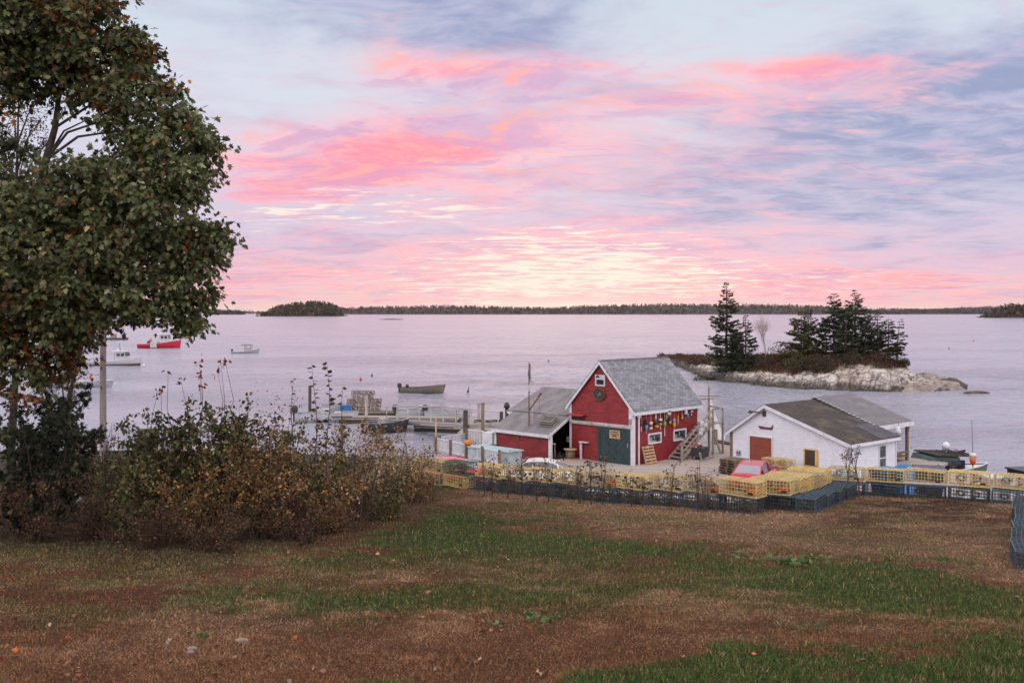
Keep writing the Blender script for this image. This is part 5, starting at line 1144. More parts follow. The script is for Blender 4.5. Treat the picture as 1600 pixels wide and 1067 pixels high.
# white motor boat at the float
p = on_water(512, 658); mbt = empty('motor_boat', p, .06, 'white open motorboat with black outboard by the trap float', 'boat'); boat_hull(mbt, 6.4, 2.2, 1.05, .85, HW, dz=.3, deckm=HGREY); outboard(mbt, -3.35, .95, 1.1); MB().box((-.2, 0, .95), (.8, .9, .7)).build('console', HW, mbt); MB().box((1.1, 0, .75), (.9, 1.3, .35)).build('seat', HW, mbt); MB().box((.8, -1.0, .55), (3.6, .05, .1)).build('rub_rail', HDARK, mbt)
p = P(540, 647, 106.0); o = empty('fish_tote', (p.x, p.y, .52), .1, 'blue fish tote beside the trap heap on the float', 'tote'); MB().box((0, 0, .35), (1.1, .8, .7)).build('tub', BLUEB, o); MB().box((0, 0, .73), (1.16, .86, .05)).build('rim', BLUEB, o)
p = P(520, 648, 107.0); o = empty('fish_tote', (p.x, p.y, .52), .1, 'pale grey fish tote left of the blue one', 'tote'); MB().box((0, 0, .4), (2.2, .9, .8)).build('tub', HGREY, o); MB().box((0, 0, .83), (2.26, .96, .05)).build('rim', HGREY, o)
# dark boat at the end of the float
p = on_water(603, 675); o = empty('dark_boat', p, -.10, 'black hulled open boat, bow towards the gangway foot', 'boat'); boat_hull(o, 4.4, 1.9, 1.3, .9, HDARK, deckm=HGREY, dz=.3); MB().box((-.3, 0, 1.0), (.7, 1.0, .6)).build('seat', HGREY, o)
for k, (px, row, D, rz, lab) in enumerate(((655, 663, 105.5, .35, 'white skiff lying behind the gangway, left one'), (702, 663, 104.0, -.15, 'white skiff with dark motor behind the gangway, right one'))):
    p = P(px, row, D); o = empty('white_skiff', (p.x, p.y, 0), rz, lab, 'boat', 'white skiffs behind the gangway'); boat_hull(o, 5.0, 1.8, 1.15, .85, HW, dz=.3, deckm=HGREY); outboard(o, -2.6, .85); MB().box((.2, 0, .9), (.6, .7, .8)).build('console', HW, o)
# green boat behind the right trap wall
p = P(1470, 735, 63.0); o = empty('green_boat', (p.x, p.y, .1), .15, 'green cabin boat with white radar dome behind the right traps', 'boat'); HGRN = mat('boat_green', (.07, .12, .11), .5, (.05, .09, .085), 2); boat_hull(o, 6.5, 2.6, 1.5, 1.2, HGRN)
mb = MB(); mb.prism([(-1.9, -1.15, 1.0), (1.0, -1.15, 1.0), (.6, -1.05, 2.05), (-1.2, -1.05, 2.1)], (0, 2.2, 0)); mb.build('cabin', HGRN, o); MB().box((.2, 0, 2.16), (2.6, 2.5, .08), Matrix.Rotation(R(2), 3, 'Y')).build('roof', DARKWOOD, o)
for k in range(6): MB().beam((-.9 + k * .42, -1.27, 2.22), (-.6 + k * .42, .9, 2.24), .07, .05).build('roof_slat', BLACK, o)
MB().box((.1, -1.17, 1.6), (1.6, .03, .55)).build('window', GLASS, o); MB().lathe([(.07, 2.15), (.07, 2.4), (.20, 2.42), (.25, 2.6), (.2, 2.78), (.08, 2.86)], (.35, 0, 0), 14).build('radar_dome', WHITE, o)
MB().beam((1.0, 0, 2.15), (1.5, -.3, 2.35), .2, .12).build('searchlight', BLACK, o)
p = P(1520, 727, 60.0); o = empty('spar_buoy', (p.x, p.y, .4), 0, 'orange and white buoy with a tall thin aerial behind the right traps', 'buoy'); zb = p.z - .4
MB().tube([(0, 0, 0), (0, 0, zb)], .03, 5).build('stake', GREYWOOD, o); MB().lathe([(.05, zb), (.17, zb + .2), (.2, zb + .5)], n=12).build('body', PO, o); MB().lathe([(.2, zb + .501), (.19, zb + .72), (.06, zb + .76)], n=12).build('band', PW, o); MB().tube([(0, 0, zb + .7), (-.06, 0, zb + 2.75)], [.02, .012], 5).build('aerial', BLACK, o)
p = P(1594, 738, 58); o = empty('dark_shed', (p.x + .6, p.y, .6), .2, 'dark low box at the water behind the far right traps', 'box'); MB().box((0, 0, .8), (2.0, 1.4, 1.2)).build('body', HDARK, o); MB().box((0, 0, 1.44), (2.2, 1.6, .08)).build('lid', HDARK, o)
# lattice rail
p = P(1421, 718, 56.2); o = empty('lattice_rail', (p.x, p.y, 1.6), .25, 'dark lattice rail beside the open shed end', 'fence'); mb = MB()
for k in range(10):
    mb.beam((k * .16 - .2, 0, .0), (k * .16 + .35, 0, .85), .05, .015); mb.beam((k * .16 + .35, .016, .0), (k * .16 - .2, .016, .85), .05, .015)
mb.beam((-.3, 0, .87), (1.9, 0, .80), .06, .06); mb.build('lattice', DARKWOOD, o)
for x_ in (-.3, 1.9): MB().box((x_, 0, .35), (.1, .1, 1.1)).build('post', DARKWOOD, o)
# white jug hanging in the shed
p = P(1404, 673, 60.0); o = empty('hanging_float', p, 0, 'white float hanging in the open end of the shed', 'float'); MB().lathe([(.04, .28), (.06, .2), (.15, .05), (.17, -.1), (.1, -.2)], n=10).build('body', WHITE, o); MB().tube([(0, 0, .28), (0, 0, .55)], .012, 4).build('rope', BLACK, o)
# small buoys and birds on the water
for k, (px, row, m, r_, lab) in enumerate(((563.5, 594, PR, .22, 'small red mooring buoy left of the skiff'), (581, 588, PGR, .2, 'small grey buoy beyond the red one'), (857, 565, PGR, .22, 'small dark buoy above the lean-to roof'), (1483, 545, PGR, .2, 'small dark buoy in open water right of the island trees'), (1521, 533, PR, .22, 'small reddish buoy farthest right on the water'), (315, 542, PW, .25, 'small white mooring ball off the red boat'), (225, 572, PW, .3, 'white mooring ball at the bow of the white boat'))):
    p = on_water(px, row); o = empty('mooring_buoy', p, 0, lab, 'buoy'); MB().lathe([(r_ * .4, -.1), (r_, .05), (r_, .2), (r_ * .5, .38)], n=9).build('ball', m, o); MB().tube([(0, 0, .36), (0, 0, .6)], .04, 5).build('spindle', m, o)
p = on_water(731, 613.5); o = empty('cormorant', p, .3, 'dark seabird sitting upright on the water right of the skiff', 'bird'); MB().loft([[Vector((x_ + rr * .8 * math.cos(a_), rr * .7 * math.sin(a_), z_)) for a_ in np.linspace(0, 2 * math.pi, 9)[:-1]] for x_, z_, rr in ((0, -.05, .12), (0, .1, .2), (.05, .3, .15), (.1, .5, .07), (.12, .68, .06), (.14, .78, .08), (.2, .82, .05), (.34, .8, .012))], closed=True, caps=True).build('body', BLACK, o)

# utility pole on the bank
D = 46.0; x = (161 - 800) / F * D; up_ = empty('utility_pole', (x, D, tz(x, D)), 0, 'grey timber utility pole rising on the bank through the left tree', 'pole'); UPM = mat('pole_timber', (.20, .165, .175), .9, (.12, .095, .10), 3, bump=.5, stretch=(4, 4, .3))
MB().tube([(0, 0, -.3), (0, 0, 5), (.02, 0, 10)], [.155, .14, .12], 12).build('shaft', UPM, up_); MB().box((0, -.02, 9.2), (2.0, .1, .12)).build('crossarm', UPM, up_)
for x_ in (-.8, .8): MB().lathe([(.05, 0), (.07, .06), (.05, .14)], (x_, -.02, 9.26), 8).build('insulator', BLACK, up_)
for z_ in (1.6, 3.7, 4.6): MB().box((-.02, -.155, z_), (.05, .03, .12)).build('tag_plate', BLACK, up_)
# ------------------------------------------------------------------ island
ICO = [(32.5, 232), (33.9, 203), (32.6, 172), (34.6, 158), (38, 149), (45, 141.0), (53, 138.5), (59, 140.5), (65.5, 144.5), (65, 148.5), (60, 154), (52, 162), (46, 182), (42, 215), (36.5, 238)]
def poly_sd(x, y, poly):
    p = np.array(poly, float); d = np.full(x.shape, 1e9); ins = np.zeros(x.shape, bool); n = len(p)
    for i in range(n):
        ax, ay = p[i]; bx, by = p[(i + 1) % n]; ex, ey = bx - ax, by - ay
        t_ = np.clip(((x - ax) * ex + (y - ay) * ey) / (ex * ex + ey * ey), 0, 1)
        d = np.minimum(d, np.hypot(x - ax - t_ * ex, y - ay - t_ * ey))
        c = ((ay > y) != (by > y)) & (x < (bx - ax) * (y - ay) / (by - ay + 1e-12) + ax); ins ^= c
    return np.where(ins, d, -d)
def isl(x, y):
    wob = 2.2 * (fbm(x * .22, y * .22, 3, 21) - .5)
    d = poly_sd(x, y, ICO) + wob
    hm = np.interp(x, [30, 36, 42, 46, 50, 53, 57, 59, 62, 66], [1.9, 2.0, 2.1, 2.7, 3.5, 3.6, 2.6, 1.6, 1.2, .9]) * np.interp(y, [138, 170, 200, 235], [1, .9, .7, .5])
    hm = hm + np.minimum(np.maximum(d - 2.6, 0) * .30, np.interp(x, [30, 36, 46, 52, 57, 60], [1.9, 2.2, 1.8, 1.0, .9, 0]) * np.interp(y, [138, 170, 200, 235], [1, 1, .8, .5]))
    st = (x * .9 + y * .25); strata = np.abs(((st * .55 + 2.4 * fbm(x * .3, y * .3, 3, 31)) % 1) - .5) * 2
    z = hm * (1 - np.exp(-np.maximum(d, 0) * .95)) 
    face = np.exp(-((z / np.maximum(hm, .1) - .55) / .42) ** 2)
    z = z + face * (.55 * (strata - .5) + 1.3 * (fbm(x * .55, y * .55, 4, 41) - .5) + .5 * (fbm(x * 1.8, y * 1.8, 3, 43) - .5))
    z = z + .35 * (fbm(x * .35, y * .35, 3, 51) - .5) * sstep(2, 5, d)
    return np.where(d < 0, np.maximum(d * .6, -2.5), z), d, strata
ix, iy = np.meshgrid(np.arange(26, 70, .3), np.concatenate([np.arange(133, 160, .28), np.arange(160, 244, .7)]))
iz, idd, istr = isl(ix, iy)
rock = np.array((.56, .53, .50)); dark = np.array((.055, .050, .045)); soil = np.array((.075, .040, .028)); tanr = np.array((.36, .30, .25))
nn = fbm(ix * .9, iy * .9, 4, 61); nf = fbm(ix * 2.5, iy * 2.5, 3, 63)
icol = rock * (.75 + .5 * nn[..., None]); icol = icol + (tanr - icol) * sstep(.5, .7, fbm(ix * .4, iy * .4, 3, 66))[..., None] * .6
crack = (sstep(.22, .04, istr) * sstep(.35, .55, nn) + sstep(.36, .30, nf) * .7).clip(0, 1)
icol = icol + (dark - icol) * crack[..., None] * .9
tide = sstep(1.25, .7, iz + .9 * (nn - .5)); icol = icol + (dark * (.6 + nf[..., None]) - icol) * tide[..., None] * .93
hcut = np.interp(ix, [30, 42, 46, 50, 57], [1.85, 2.0, 2.6, 3.45, 3.05]) * np.interp(iy, [176, 192], [1, .5]); veg_w = sstep(-.25, .25, iz - hcut + 1.0 * (nn - .5)) * sstep(.9, 1.8, idd + 1.5 * (nf - .5)) * sstep(60, 57, ix)
veg_w = np.maximum(veg_w, sstep(.5, 1.1, iz + (nn - .5)) * sstep(184, 194, iy + 5 * nn) * sstep(.4, 1.2, idd))
icol = icol + (soil * (.6 + .8 * nf[..., None]) - icol) * veg_w[..., None]
im_, t, b = new_mat('island_rock'); a = t.node('ShaderNodeAttribute', attribute_name='Col').outputs['Color']; tc = t.node('ShaderNodeTexCoord').outputs['Object']
vr = t.node('ShaderNodeTexVoronoi', feature='DISTANCE_TO_EDGE'); t.inp(vr.inputs['Vector'], t.scale(t.comb(t.m('ADD', t.sep(tc)[0], t.m('MULTIPLY', t.noise(tc, .5, 4, .6), 3.0)), t.sep(tc)[1], t.m('ADD', t.sep(tc)[2], t.m('MULTIPLY', t.noise(tc, .8, 4, .6), 2.0))), (.32, .5, 1.35), rot=(.2, .62, .2))); vr.inputs['Scale'].default_value = 1.0
n = t.noise(tc, 2.2, 7, .7); c = t.mix(t.map(vr.outputs[0], .0, .05, .65, 0), a, t.mix(1.0, a, (.18, .17, .17, 1), 'MULTIPLY')); c = t.mix(t.map(n, .35, .65, .55, 0), c, t.mix(1.0, c, (.45, .42, .40, 1), 'MULTIPLY'))
t.inp(b.inputs['Base Color'], c); b.inputs['Roughness'].default_value = .9; t.l.new(t.bump(t.m('ADD', n, t.map(vr.outputs[0], 0, .12)), .9, .25), b.inputs['Normal'])
tag(grid_mesh('island_terrain', ix, iy, iz, im_, icol, smooth=False), 'rocky islet with pale cliffs and brown heath on top', None, None, 'structure')
def iz_at(x, y): return float(isl(np.array([[x]]), np.array([[y]]))[0][0, 0])
# heath on the island top
k = rng.choice(np.flatnonzero((veg_w > .45).ravel()), 26000)
pp = np.stack([ix.ravel()[k] + rng.uniform(-.3, .3, 26000), iy.ravel()[k] + rng.uniform(-.3, .3, 26000)], 1); zz = isl(pp[:, 0], pp[:, 1])[0]
cl = fbm(pp[:, 0] * .25, pp[:, 1] * .25, 3, 71)
sz = (.38 + 1.0 * np.maximum(cl - .35, 0)) * rng.uniform(.5, 1.3, 26000)
cc = pick_cols(26000, [((.075, .030, .020), 4), ((.055, .035, .022), 3), ((.040, .040, .020), 1.5), ((.13, .065, .03), 1)], .25)
ax = rng.normal(0, .45, (26000, 3)); ax[:, 2] = 1
tag(leaf_cloud('heath', np.column_stack([pp, zz - .05]), sz, cc, DRY, None, 'slim', ax, width=sz * .9), 'rust brown heath and grass covering the island top', None, None, 'stuff')

# ------------------------------------------------------------------ spruces
def spruce(px, row_top, D, r, label, seed, dens=1.0, gap=.15, lean=(0, 0), cols=None, bare=.05, name='spruce_tree', y=None):
    g = np.random.default_rng(seed); x = (px - 800) / F * D
    zb = iz_at(x, D) - .15; zt = EYE - (row_top - HR) / F * D; h = zt - zb
    o = empty(name, (x, D, zb), 0, label, 'spruce tree', 'spruces on the island')
    top = Vector((lean[0], lean[1], h)); br_ = MB().tube([Vector((0, 0, 0)), Vector((lean[0] * .3, lean[1] * .3, h * .5)), top], [.16 * h / 10 + .04, .10 * h / 10 + .02, .015], 7)
    P_, A_, S_ = [], [], []
    z = bare * h
    while z < h * .985:
        t_ = z / h; n = 4 + int(g.integers(0, 3)); prof = (1 - t_) ** .78 * (.78 + .28 * min(1, t_ / .18))
        for j in range(n):
            if g.random() < gap: continue
            az_ = g.uniform(0, 6.283); L_ = max(.25, r * prof * g.uniform(.42, 1.25)); c0 = np.array([lean[0] * t_, lean[1] * t_, z])
            d = np.array([math.cos(az_), math.sin(az_), 0.0]); dr = g.uniform(.02, .42) * (1 - t_ * 1.3)
            k = max(6, int(L_ * 18 * dens))
            s_ = g.uniform(.08, 1, k) ** .75
            pts = c0 + d * (L_ * s_)[:, None]; pts[:, 2] += -dr * L_ * s_ + .26 * L_ * s_ ** 2.2
            side = np.cross(d, [0, 0, 1]); wid = .38 * L_ * (1 - .75 * s_) * g.uniform(-1, 1, k); pts += side * wid[:, None]; pts[:, 2] -= np.abs(wid) * .25
            a_ = d * .8 + side * (np.sign(wid) * .7)[:, None] + g.normal(0, .22, (k, 3)); a_[:, 2] += -.18
            P_.append(pts); A_.append(a_); S_.append(g.uniform(.34, .72, k) * (.55 + .45 * min(1, L_ / 1.6)))
            e_ = c0 + d * L_ * .9; br_.tube([Vector(c0), Vector(c0 + d * L_ * .5 + np.array([0, 0, -dr * L_ * .4])), Vector(e_ + np.array([0, 0, (-dr + .2) * L_ * .9]))], [.035, .02, .008], 3, cap=False)
        z += g.uniform(.24, .46) * (1.0 if h > 6 else .7)
    Pn = np.concatenate(P_); An = np.concatenate(A_); Sn = np.concatenate(S_)
    c = pick_cols(len(Pn), cols or [((.022, .032, .016), 4), ((.030, .042, .020), 3), ((.040, .046, .022), 1), ((.050, .040, .022), .6)], .25)
    leaf_cloud('crown', Pn, Sn, c, NEEDLE, o, 'spray', An); br_.build('trunk', BARK, o) 
    return o
YG = [((.075, .075, .022), 4), ((.05, .06, .02), 3), ((.10, .085, .03), 1)]
spruce(1135, 438, 163, 3.7, 'tallest spruce at the grassy left end of the island', 1, gap=.10, bare=.03); spruce(1165, 492, 160, 2.7, 'short spruce beside the tallest one', 2, gap=.12); spruce(1151, 505, 166, 2.2, 'small spruce tucked behind the tallest one', 3)
spruce(1252, 484, 155, 3.6, 'yellowish bushy spruce at the left of the island grove', 4, cols=YG, gap=.08, bare=0); spruce(1263, 478, 160, 2.8, 'dark narrow spruce behind the yellowish one', 5)
spruce(1303, 457, 153, 3.9, 'tall double topped spruce in the middle of the grove', 6, gap=.18); spruce(1336, 453, 152, 4.0, 'tallest spruce of the grove, with an open flat top', 7, gap=.22); spruce(1322, 475, 149, 2.6, 'thin spruce between the two tall grove trees', 8, gap=.2)
spruce(1352, 478, 148, 2.8, 'dense spruce right of the tallest grove tree', 9, gap=.15); spruce(1371, 482, 149, 2.7, 'ragged spruce third from the right end of the grove', 10, gap=.25); spruce(1388, 495, 147, 2.4, 'ragged gappy spruce second from the right end', 11, gap=.3, bare=.15)
spruce(1401, 498, 146, 2.0, 'half dead leaning spruce at the right end of the grove', 12, gap=.5, lean=(.5, 0), bare=.05, dens=.8)
def bush_isl(px, row, D, r, h, label, pal, n=900, seed=1):
    g = np.random.default_rng(seed); x = (px - 800) / F * D; z = iz_at(x, D)
    o = empty('island_shrub', (x, D, z), 0, label, 'shrub', 'shrubs on the island')
    p = g.normal(size=(n, 3)); p = unit(p) * g.uniform(.3, 1, n)[:, None] ** .5; p[:, 2] = np.abs(p[:, 2]); p *= np.array([r, r, h]) * (1 + .35 * np.sin(4 * p[:, :1] + seed))
    leaf_cloud('crown', p, g.uniform(.18, .38, n), pick_cols(n, pal, .3), NEEDLE, o, 'spray'); mb = MB()
    for k in range(6): mb.tube([(0, 0, -.2), (g.uniform(-.5, .5) * r, g.uniform(-.5, .5) * r, h * .6)], [.05, .015], 4, cap=False)
    mb.build('stems', BARK, o)
DKG = [((.028, .032, .016), 3), ((.045, .040, .02), 2), ((.07, .035, .02), 1)]
for k, (px, D, r, h, lab, pal) in enumerate(((1228, 158, 2.6, 2.6, 'low yellow green bush left of the grove', YG), (1262, 148.5, 2.3, 2.0, 'dark juniper bush on the cliff edge below the yellowish spruce', DKG), (1285, 146, 2.0, 1.6, 'dark low bush on the cliff under the double topped spruce', DKG), (1330, 145.5, 2.2, 1.3, 'dark bush at the cliff top under the tallest grove tree', DKG), (1195, 158, 2.3, 1.3, 'brown bush under the bare birch', [((.07, .045, .028), 3), ((.05, .04, .02), 2)]), (1380, 144.5, 2.0, 1.2, 'reddish brown bush on the rock below the ragged spruces', [((.06, .03, .02), 3), ((.035, .03, .018), 2)]), (1110, 165, 2.4, 1.0, 'brown scrub below the tallest spruce on its left', DKG), (1408, 144.5, 1.0, 1.0, 'green tuft at the foot of the leaning spruce', DKG), (1240, 152, 1.8, 1.5, 'olive shrub in front of the yellowish spruce', YG))):
    bush_isl(px, 0, D, r, h, lab, pal, 1000, 80 + k)
def bare_tree(x, y, z, h, label, cat, name, seed, col, spread=.5, depth=5, r0=.05):
    g = random.Random(seed); o = empty(name, (x, y, z), 0, label, cat); mb = MB(); tips = []
    def grow(p, d, L_, r, k):
        q = p + d * L_; m_ = p.lerp(q, .5) + Vector((g.uniform(-1, 1), g.uniform(-1, 1), 0)) * L_ * .06
        mb.tube([p, m_, q], [r, r * .8, r * .6], 4 if k < 3 else 5, cap=False)
        if k == 0: tips.append(q); return
        for i in range(2 + (g.random() < .55)):
            dd = (d + Vector((g.uniform(-1, 1), g.uniform(-1, 1), g.uniform(-.1, .5))) * spread).normalized(); grow(q, dd, L_ * g.uniform(.68, .95), r * .62, k - 1)
    grow(Vector((0, 0, -.1)), Vector((0, 0, 1)), h * .22, r0, depth); return o, mb, tips
x = (1196 - 800) / F * 159; o, mb, tips = bare_tree(x, 159, iz_at(x, 159), 7.6, 'bare pale birch standing between the two spruce groups', 'birch', 'birch_tree', 4, None, .42, 6, .09); mb.build('trunk', mat('birch_bark', (.34, .28, .27), .8, (.24, .19, .18), 6), o)
tp = np.array([tuple(v) for v in tips]); tp = np.repeat(tp, 2, 0) + rng.normal(0, .25, (len(tp) * 2, 3)); leaf_cloud('crown', tp, .16, pick_cols(len(tp), [((.30, .22, .19), 3), ((.22, .15, .12), 2)]), DRY, o, 'slim')
# rocks off the island tip
def rock(cx, cy, sx_, sy_, sz_, label, seed, col=None, name='shore_rock'):
    g = np.random.default_rng(seed); mb = MB(); secs = []
    for i in range(9):
        ph = math.pi * (i / 8); secs.append([Vector((sx_ * math.sin(ph) * math.cos(a_) * (1 + .35 * (g.random() - .5)), sy_ * math.sin(ph) * math.sin(a_) * (1 + .35 * (g.random() - .5)), -sz_ * math.cos(ph) * (1 + .2 * (g.random() - .5)))) for a_ in np.linspace(0, 6.283, 15)[:-1]])
    mb.loft(secs, closed=True, smooth=False, caps=True); o = mb.build(name, col or mat('dark_rock', (.11, .095, .085), .9, (.05, .045, .042), 1.5, bump=.8, bscale=8, bdist=.1)); o.location = (cx, cy, 0); tag(o, label, 'rock', 'rocks in the water'); return o
p = on_water(1527, 614.5); rock(p.x, p.y, 1.8, .8, .35, 'small dark rock awash off the island tip', 3)
PALER = mat('pale_rock', (.34, .30, .275), .9, (.16, .14, .13), 1.2, bump=.9, bscale=7, bdist=.12)
for k, (px, row, a_, b__, c_, lab) in enumerate(((1425, 611, 4.5, 2.5, 1.5, 'long pale rock slab at the island tip, nearest the cliff'), (1448, 604, 4.0, 2.2, 1.9, 'taller brown rock slab behind the tip slabs'), (1468, 609, 4.2, 2.2, 1.3, 'low rock slab in the middle of the island tip'), (1488, 608, 2.6, 1.8, 1.5, 'dark blunt rock at the outer end of the island tip'), (1358, 611, 1.6, 1.0, .8, 'pale boulder at the waterline below the cliff'), (1240, 606, 1.4, .9, .6, 'pale flat boulder at the waterline under the grove'))):
    p = on_water(px, row); rock(p.x, p.y + 1, a_, b__, c_, lab, 20 + k, PALER if k != 3 else None)
p = on_water(612, 499.5); rock(p.x, p.y, 17, 4, 1.3, 'long dark ledge far out in the bay', 9, name='bay_ledge')

# ------------------------------------------------------------------ far shores
def shore_mass(name, rows, D, depth, label, tree, pal, seed, n_per=1.0, base_h=None, kind='stuff'):
    """rows: (px, top row) skyline; a wooded land mass of separate small tree forms at distance D"""
    g = np.random.default_rng(seed); px = np.array([r_[0] for r_ in rows]); tp = np.array([r_[1] for r_ in rows])
    x0, x1 = (px[0] - 800) / F * D, (px[-1] - 800) / F * D
    hill = lambda x: np.maximum(1.0, (EYE - (np.interp(800 + F * x / D, px, tp) - HR) / F * D) - tree * .62)
    lx = np.linspace(x0 - depth * .0, x1, 160); gy = np.linspace(0, depth, 7); X, Y = np.meshgrid(lx, gy)
    hz = hill(X) * np.sin(np.clip(Y / depth * 1.9, 0, math.pi / 2)) ** .8; hz[0] = -1.5
    endt = sstep(0, depth * .25, X - x0) * sstep(0, depth * .25, x1 - X); hz = np.where(Y > 0, hz * endt, hz)
    grid_ = grid_mesh(name + '_hill' if False else 'far_hill', X, Y + D, hz, mat('far_soil', (.035, .028, .022), .9)); tag(grid_, 'wooded land under ' + label, None, None, 'structure')
    n = int((x1 - x0) / tree * 16 * n_per); tx = g.uniform(x0, x1, n); ty = g.uniform(.02, 1, n) ** 1.5 * depth * .9
    th = hill(tx) * np.sin(np.clip(ty / depth * 1.9, 0, math.pi / 2)) ** .8 * sstep(0, depth * .25, tx - x0) * sstep(0, depth * .25, x1 - tx)
    hs = tree * g.uniform(.45, 1.0, n) * (.35 + .65 * sstep(0, depth * .12, tx - x0) * sstep(0, depth * .12, x1 - tx)); con = g.random(n) < .45
    K = 12; base = np.column_stack([tx, ty + D, th - .5]); tc_ = pick_cols(n, pal, .3)
    u_ = g.uniform(0, 1, (n, K)); an = g.uniform(0, 6.283, (n, K)); rad = np.where(con[:, None], (1 - u_) * .26, np.sin(np.clip(u_ * 1.1 + .12, 0, 1) * math.pi) * .36) * hs[:, None]
    pos = base[:, None, :] + np.stack([rad * np.cos(an), rad * np.sin(an), u_ * hs[:, None] * .95], -1)
    o = leaf_cloud(name, pos.reshape(-1, 3), np.repeat(hs * .34, K), np.repeat(tc_, K, 0) * g.uniform(.7, 1.3, (n * K, 1)), NEEDLE, None, 'flat'); tag(o, label, None, None, kind); return o
PALF = [((.050, .040, .022), 3), ((.075, .045, .022), 2), ((.035, .038, .020), 3), ((.10, .050, .020), 1.2)]
shore_mass('far_forest', [(380, 478), (450, 477.5), (520, 480), (560, 477.5), (640, 477), (680, 475.5), (740, 477), (800, 478.5), (880, 479), (930, 476), (1000, 474), (1100, 473), (1200, 474), (1280, 474.5), (1350, 477), (1400, 481), (1440, 484)], 4100, 700, 'long autumn wooded shore across the bay', 13, PALF, 1, 1.0)
shore_mass('far_forest', [(1380, 482), (1440, 481), (1500, 482), (1560, 483), (1600, 482), (1700, 480), (1900, 478)], 4300, 600, 'low wooded shore in the distance beyond the grove', 11, PALF, 2)
shore_mass('far_forest', [(1480, 484), (1540, 481), (1580, 478.5), (1620, 477), (1750, 476), (2000, 479)], 6800, 900, 'distant blue hill on the right horizon', 14, PALF, 3, .6)
shore_mass('far_forest', [(-200, 486), (50, 483), (150, 479), (220, 478), (260, 481), (330, 485), (400, 486)], 6500, 900, 'distant low blue hills behind the left tree', 13, PALF, 4, .6)
shore_mass('far_forest', [(326, 487), (338, 485.5), (355, 484.2), (372, 485.5), (380, 488)], 3900, 70, 'tiny wooded islet on the left horizon', 9, PALF, 5, 1.6)
shore_mass('far_forest', [(399, 491), (404, 484), (415, 480), (430, 475), (450, 472.5), (480, 470.5), (500, 471.5), (515, 477), (526, 484), (532, 491)], 2420, 120, 'round wooded island in the middle of the bay', 12, [((.050, .055, .022), 3), ((.035, .042, .018), 3), ((.085, .060, .024), 2), ((.10, .055, .02), 1)], 6, 2.6)
shore_mass('far_forest', [(1579, 494.5), (1588, 489), (1597, 484), (1605, 480), (1640, 474), (1750, 470), (1900, 472)], 1750, 150, 'wooded point entering at the right edge of the bay', 11, [((.05, .032, .022), 3), ((.07, .04, .025), 2), ((.03, .03, .018), 2)], 7, 2.0)
p = on_water(1590, 497); rock(p.x - 8, p.y, 34, 5, 1.2, 'low bare spit before the wooded point', 10, name='spit_rock')
for k, (px, row, D) in enumerate(((1561, 490.5, 4200), (1573, 490.0, 4200), (1577, 491, 4150))):
    p = P(px, row, D); o = empty('far_house', (p.x, p.y, max(p.z - 3, .5)), .3 * k, ['tiny white house on the far right shore, leftmost', 'tiny white house on the far right shore, highest', 'tiny white house on the far right shore, nearest the point'][k], 'house', 'white houses on the far shore'); MB().box((0, 0, 2.5), (14, 9, 6)).build('wall', WHITE, o); MB().prism([(-7.5, -5, 5.5), (-7.5, 5, 5.5), (-7.5, 0, 9)], (15, 0, 0)).build('roof', GALV, o)
# ------------------------------------------------------------------ the big maple on the left
MD = 22.5; tx_, ty_ = (-75 - 800) / F * 23.0, 23.0
mp = empty('maple_tree', (tx_, ty_, tz(tx_, ty_) - .1), 0, 'big maple with dark green and orange leaves at the left edge of the lawn', 'tree')
base = Vector(mp.location)
LOBES = [  # px, row, distance, radius in px, orange share
 (40, 40, 22.3, 95, .10), (130, 30, 21.8, 75, .18), (165, 95, 22.2, 78, .16), (100, 105, 23.2, 72, .10), (25, 110, 22.0, 55, .06), (20, 225, 25.5, 26, .05), (205, 75, 22.6, 46, .30), (225, 90, 22.4, 26, .5),
 (235, 175, 22.0, 66, .26), (272, 150, 22.4, 34, .03), (290, 205, 21.8, 55, .03), (318, 235, 22.5, 44, .02), (215, 245, 22.8, 66, .10), (300, 285, 22.1, 52, .03), (250, 290, 21.4, 70, .04), (190, 305, 22.6, 70, .03),
 (130, 295, 21.7, 66, .02), (70, 320, 22.0, 70, .03), (0, 315, 22.8, 55, .03), (20, 390, 21.6, 80, .05), (105, 390, 21.4, 75, .05), (185, 375, 22.0, 66, .05), (250, 385, 21.6, 62, .10), (305, 375, 22.0, 52, .06), (343, 385, 22.3, 34, .02), (355, 360, 22.3, 22, .02),
 (300, 435, 21.9, 46, .04), (235, 445, 21.5, 56, .06), (165, 450, 22.0, 55, .08), (95, 460, 21.6, 68, .08), (25, 470, 22.3, 75, .12), (278, 474, 21.8, 32, .02), (305, 500, 22.0, 17, .02), (215, 476, 22.2, 22, .10), (160, 492, 21.7, 20, .12), (325, 460, 22.0, 20, .0), (110, 505, 22.4, 40, .3), (60, 530, 22.6, 62, .45), (15, 560, 22.2, 65, .30), (95, 555, 22.8, 34, .6),
 (-60, 60, 22, 110, .1), (-110, 200, 22, 100, .06), (-70, 330, 22, 110, .05), (-60, 450, 22, 100, .06), (30, -60, 22, 110, .12), (130, -50, 22.4, 75, .2), (-90, -60, 23, 120, .1), (200, 330, 25, 80, .03), (80, 400, 25, 90, .05), (-120, 260, 25.5, 120, .06), (60, 20, 25.5, 100, .1)]
LP_, LC_, LS_, LX_ = [], [], [], []; leader = [P(-40, 560, 22.8), P(20, 440, 22.7), P(60, 325, 22.6), P(72, 250, 22.6), P(86, 200, 22.6), P(92, 150, 22.7), P(100, 90, 22.8)]; limb = MB(); hub = [base + Vector((0, 0, h_)) for h_ in (1.8, 2.9, 4.0, 5.2, 6.4, 7.8)]
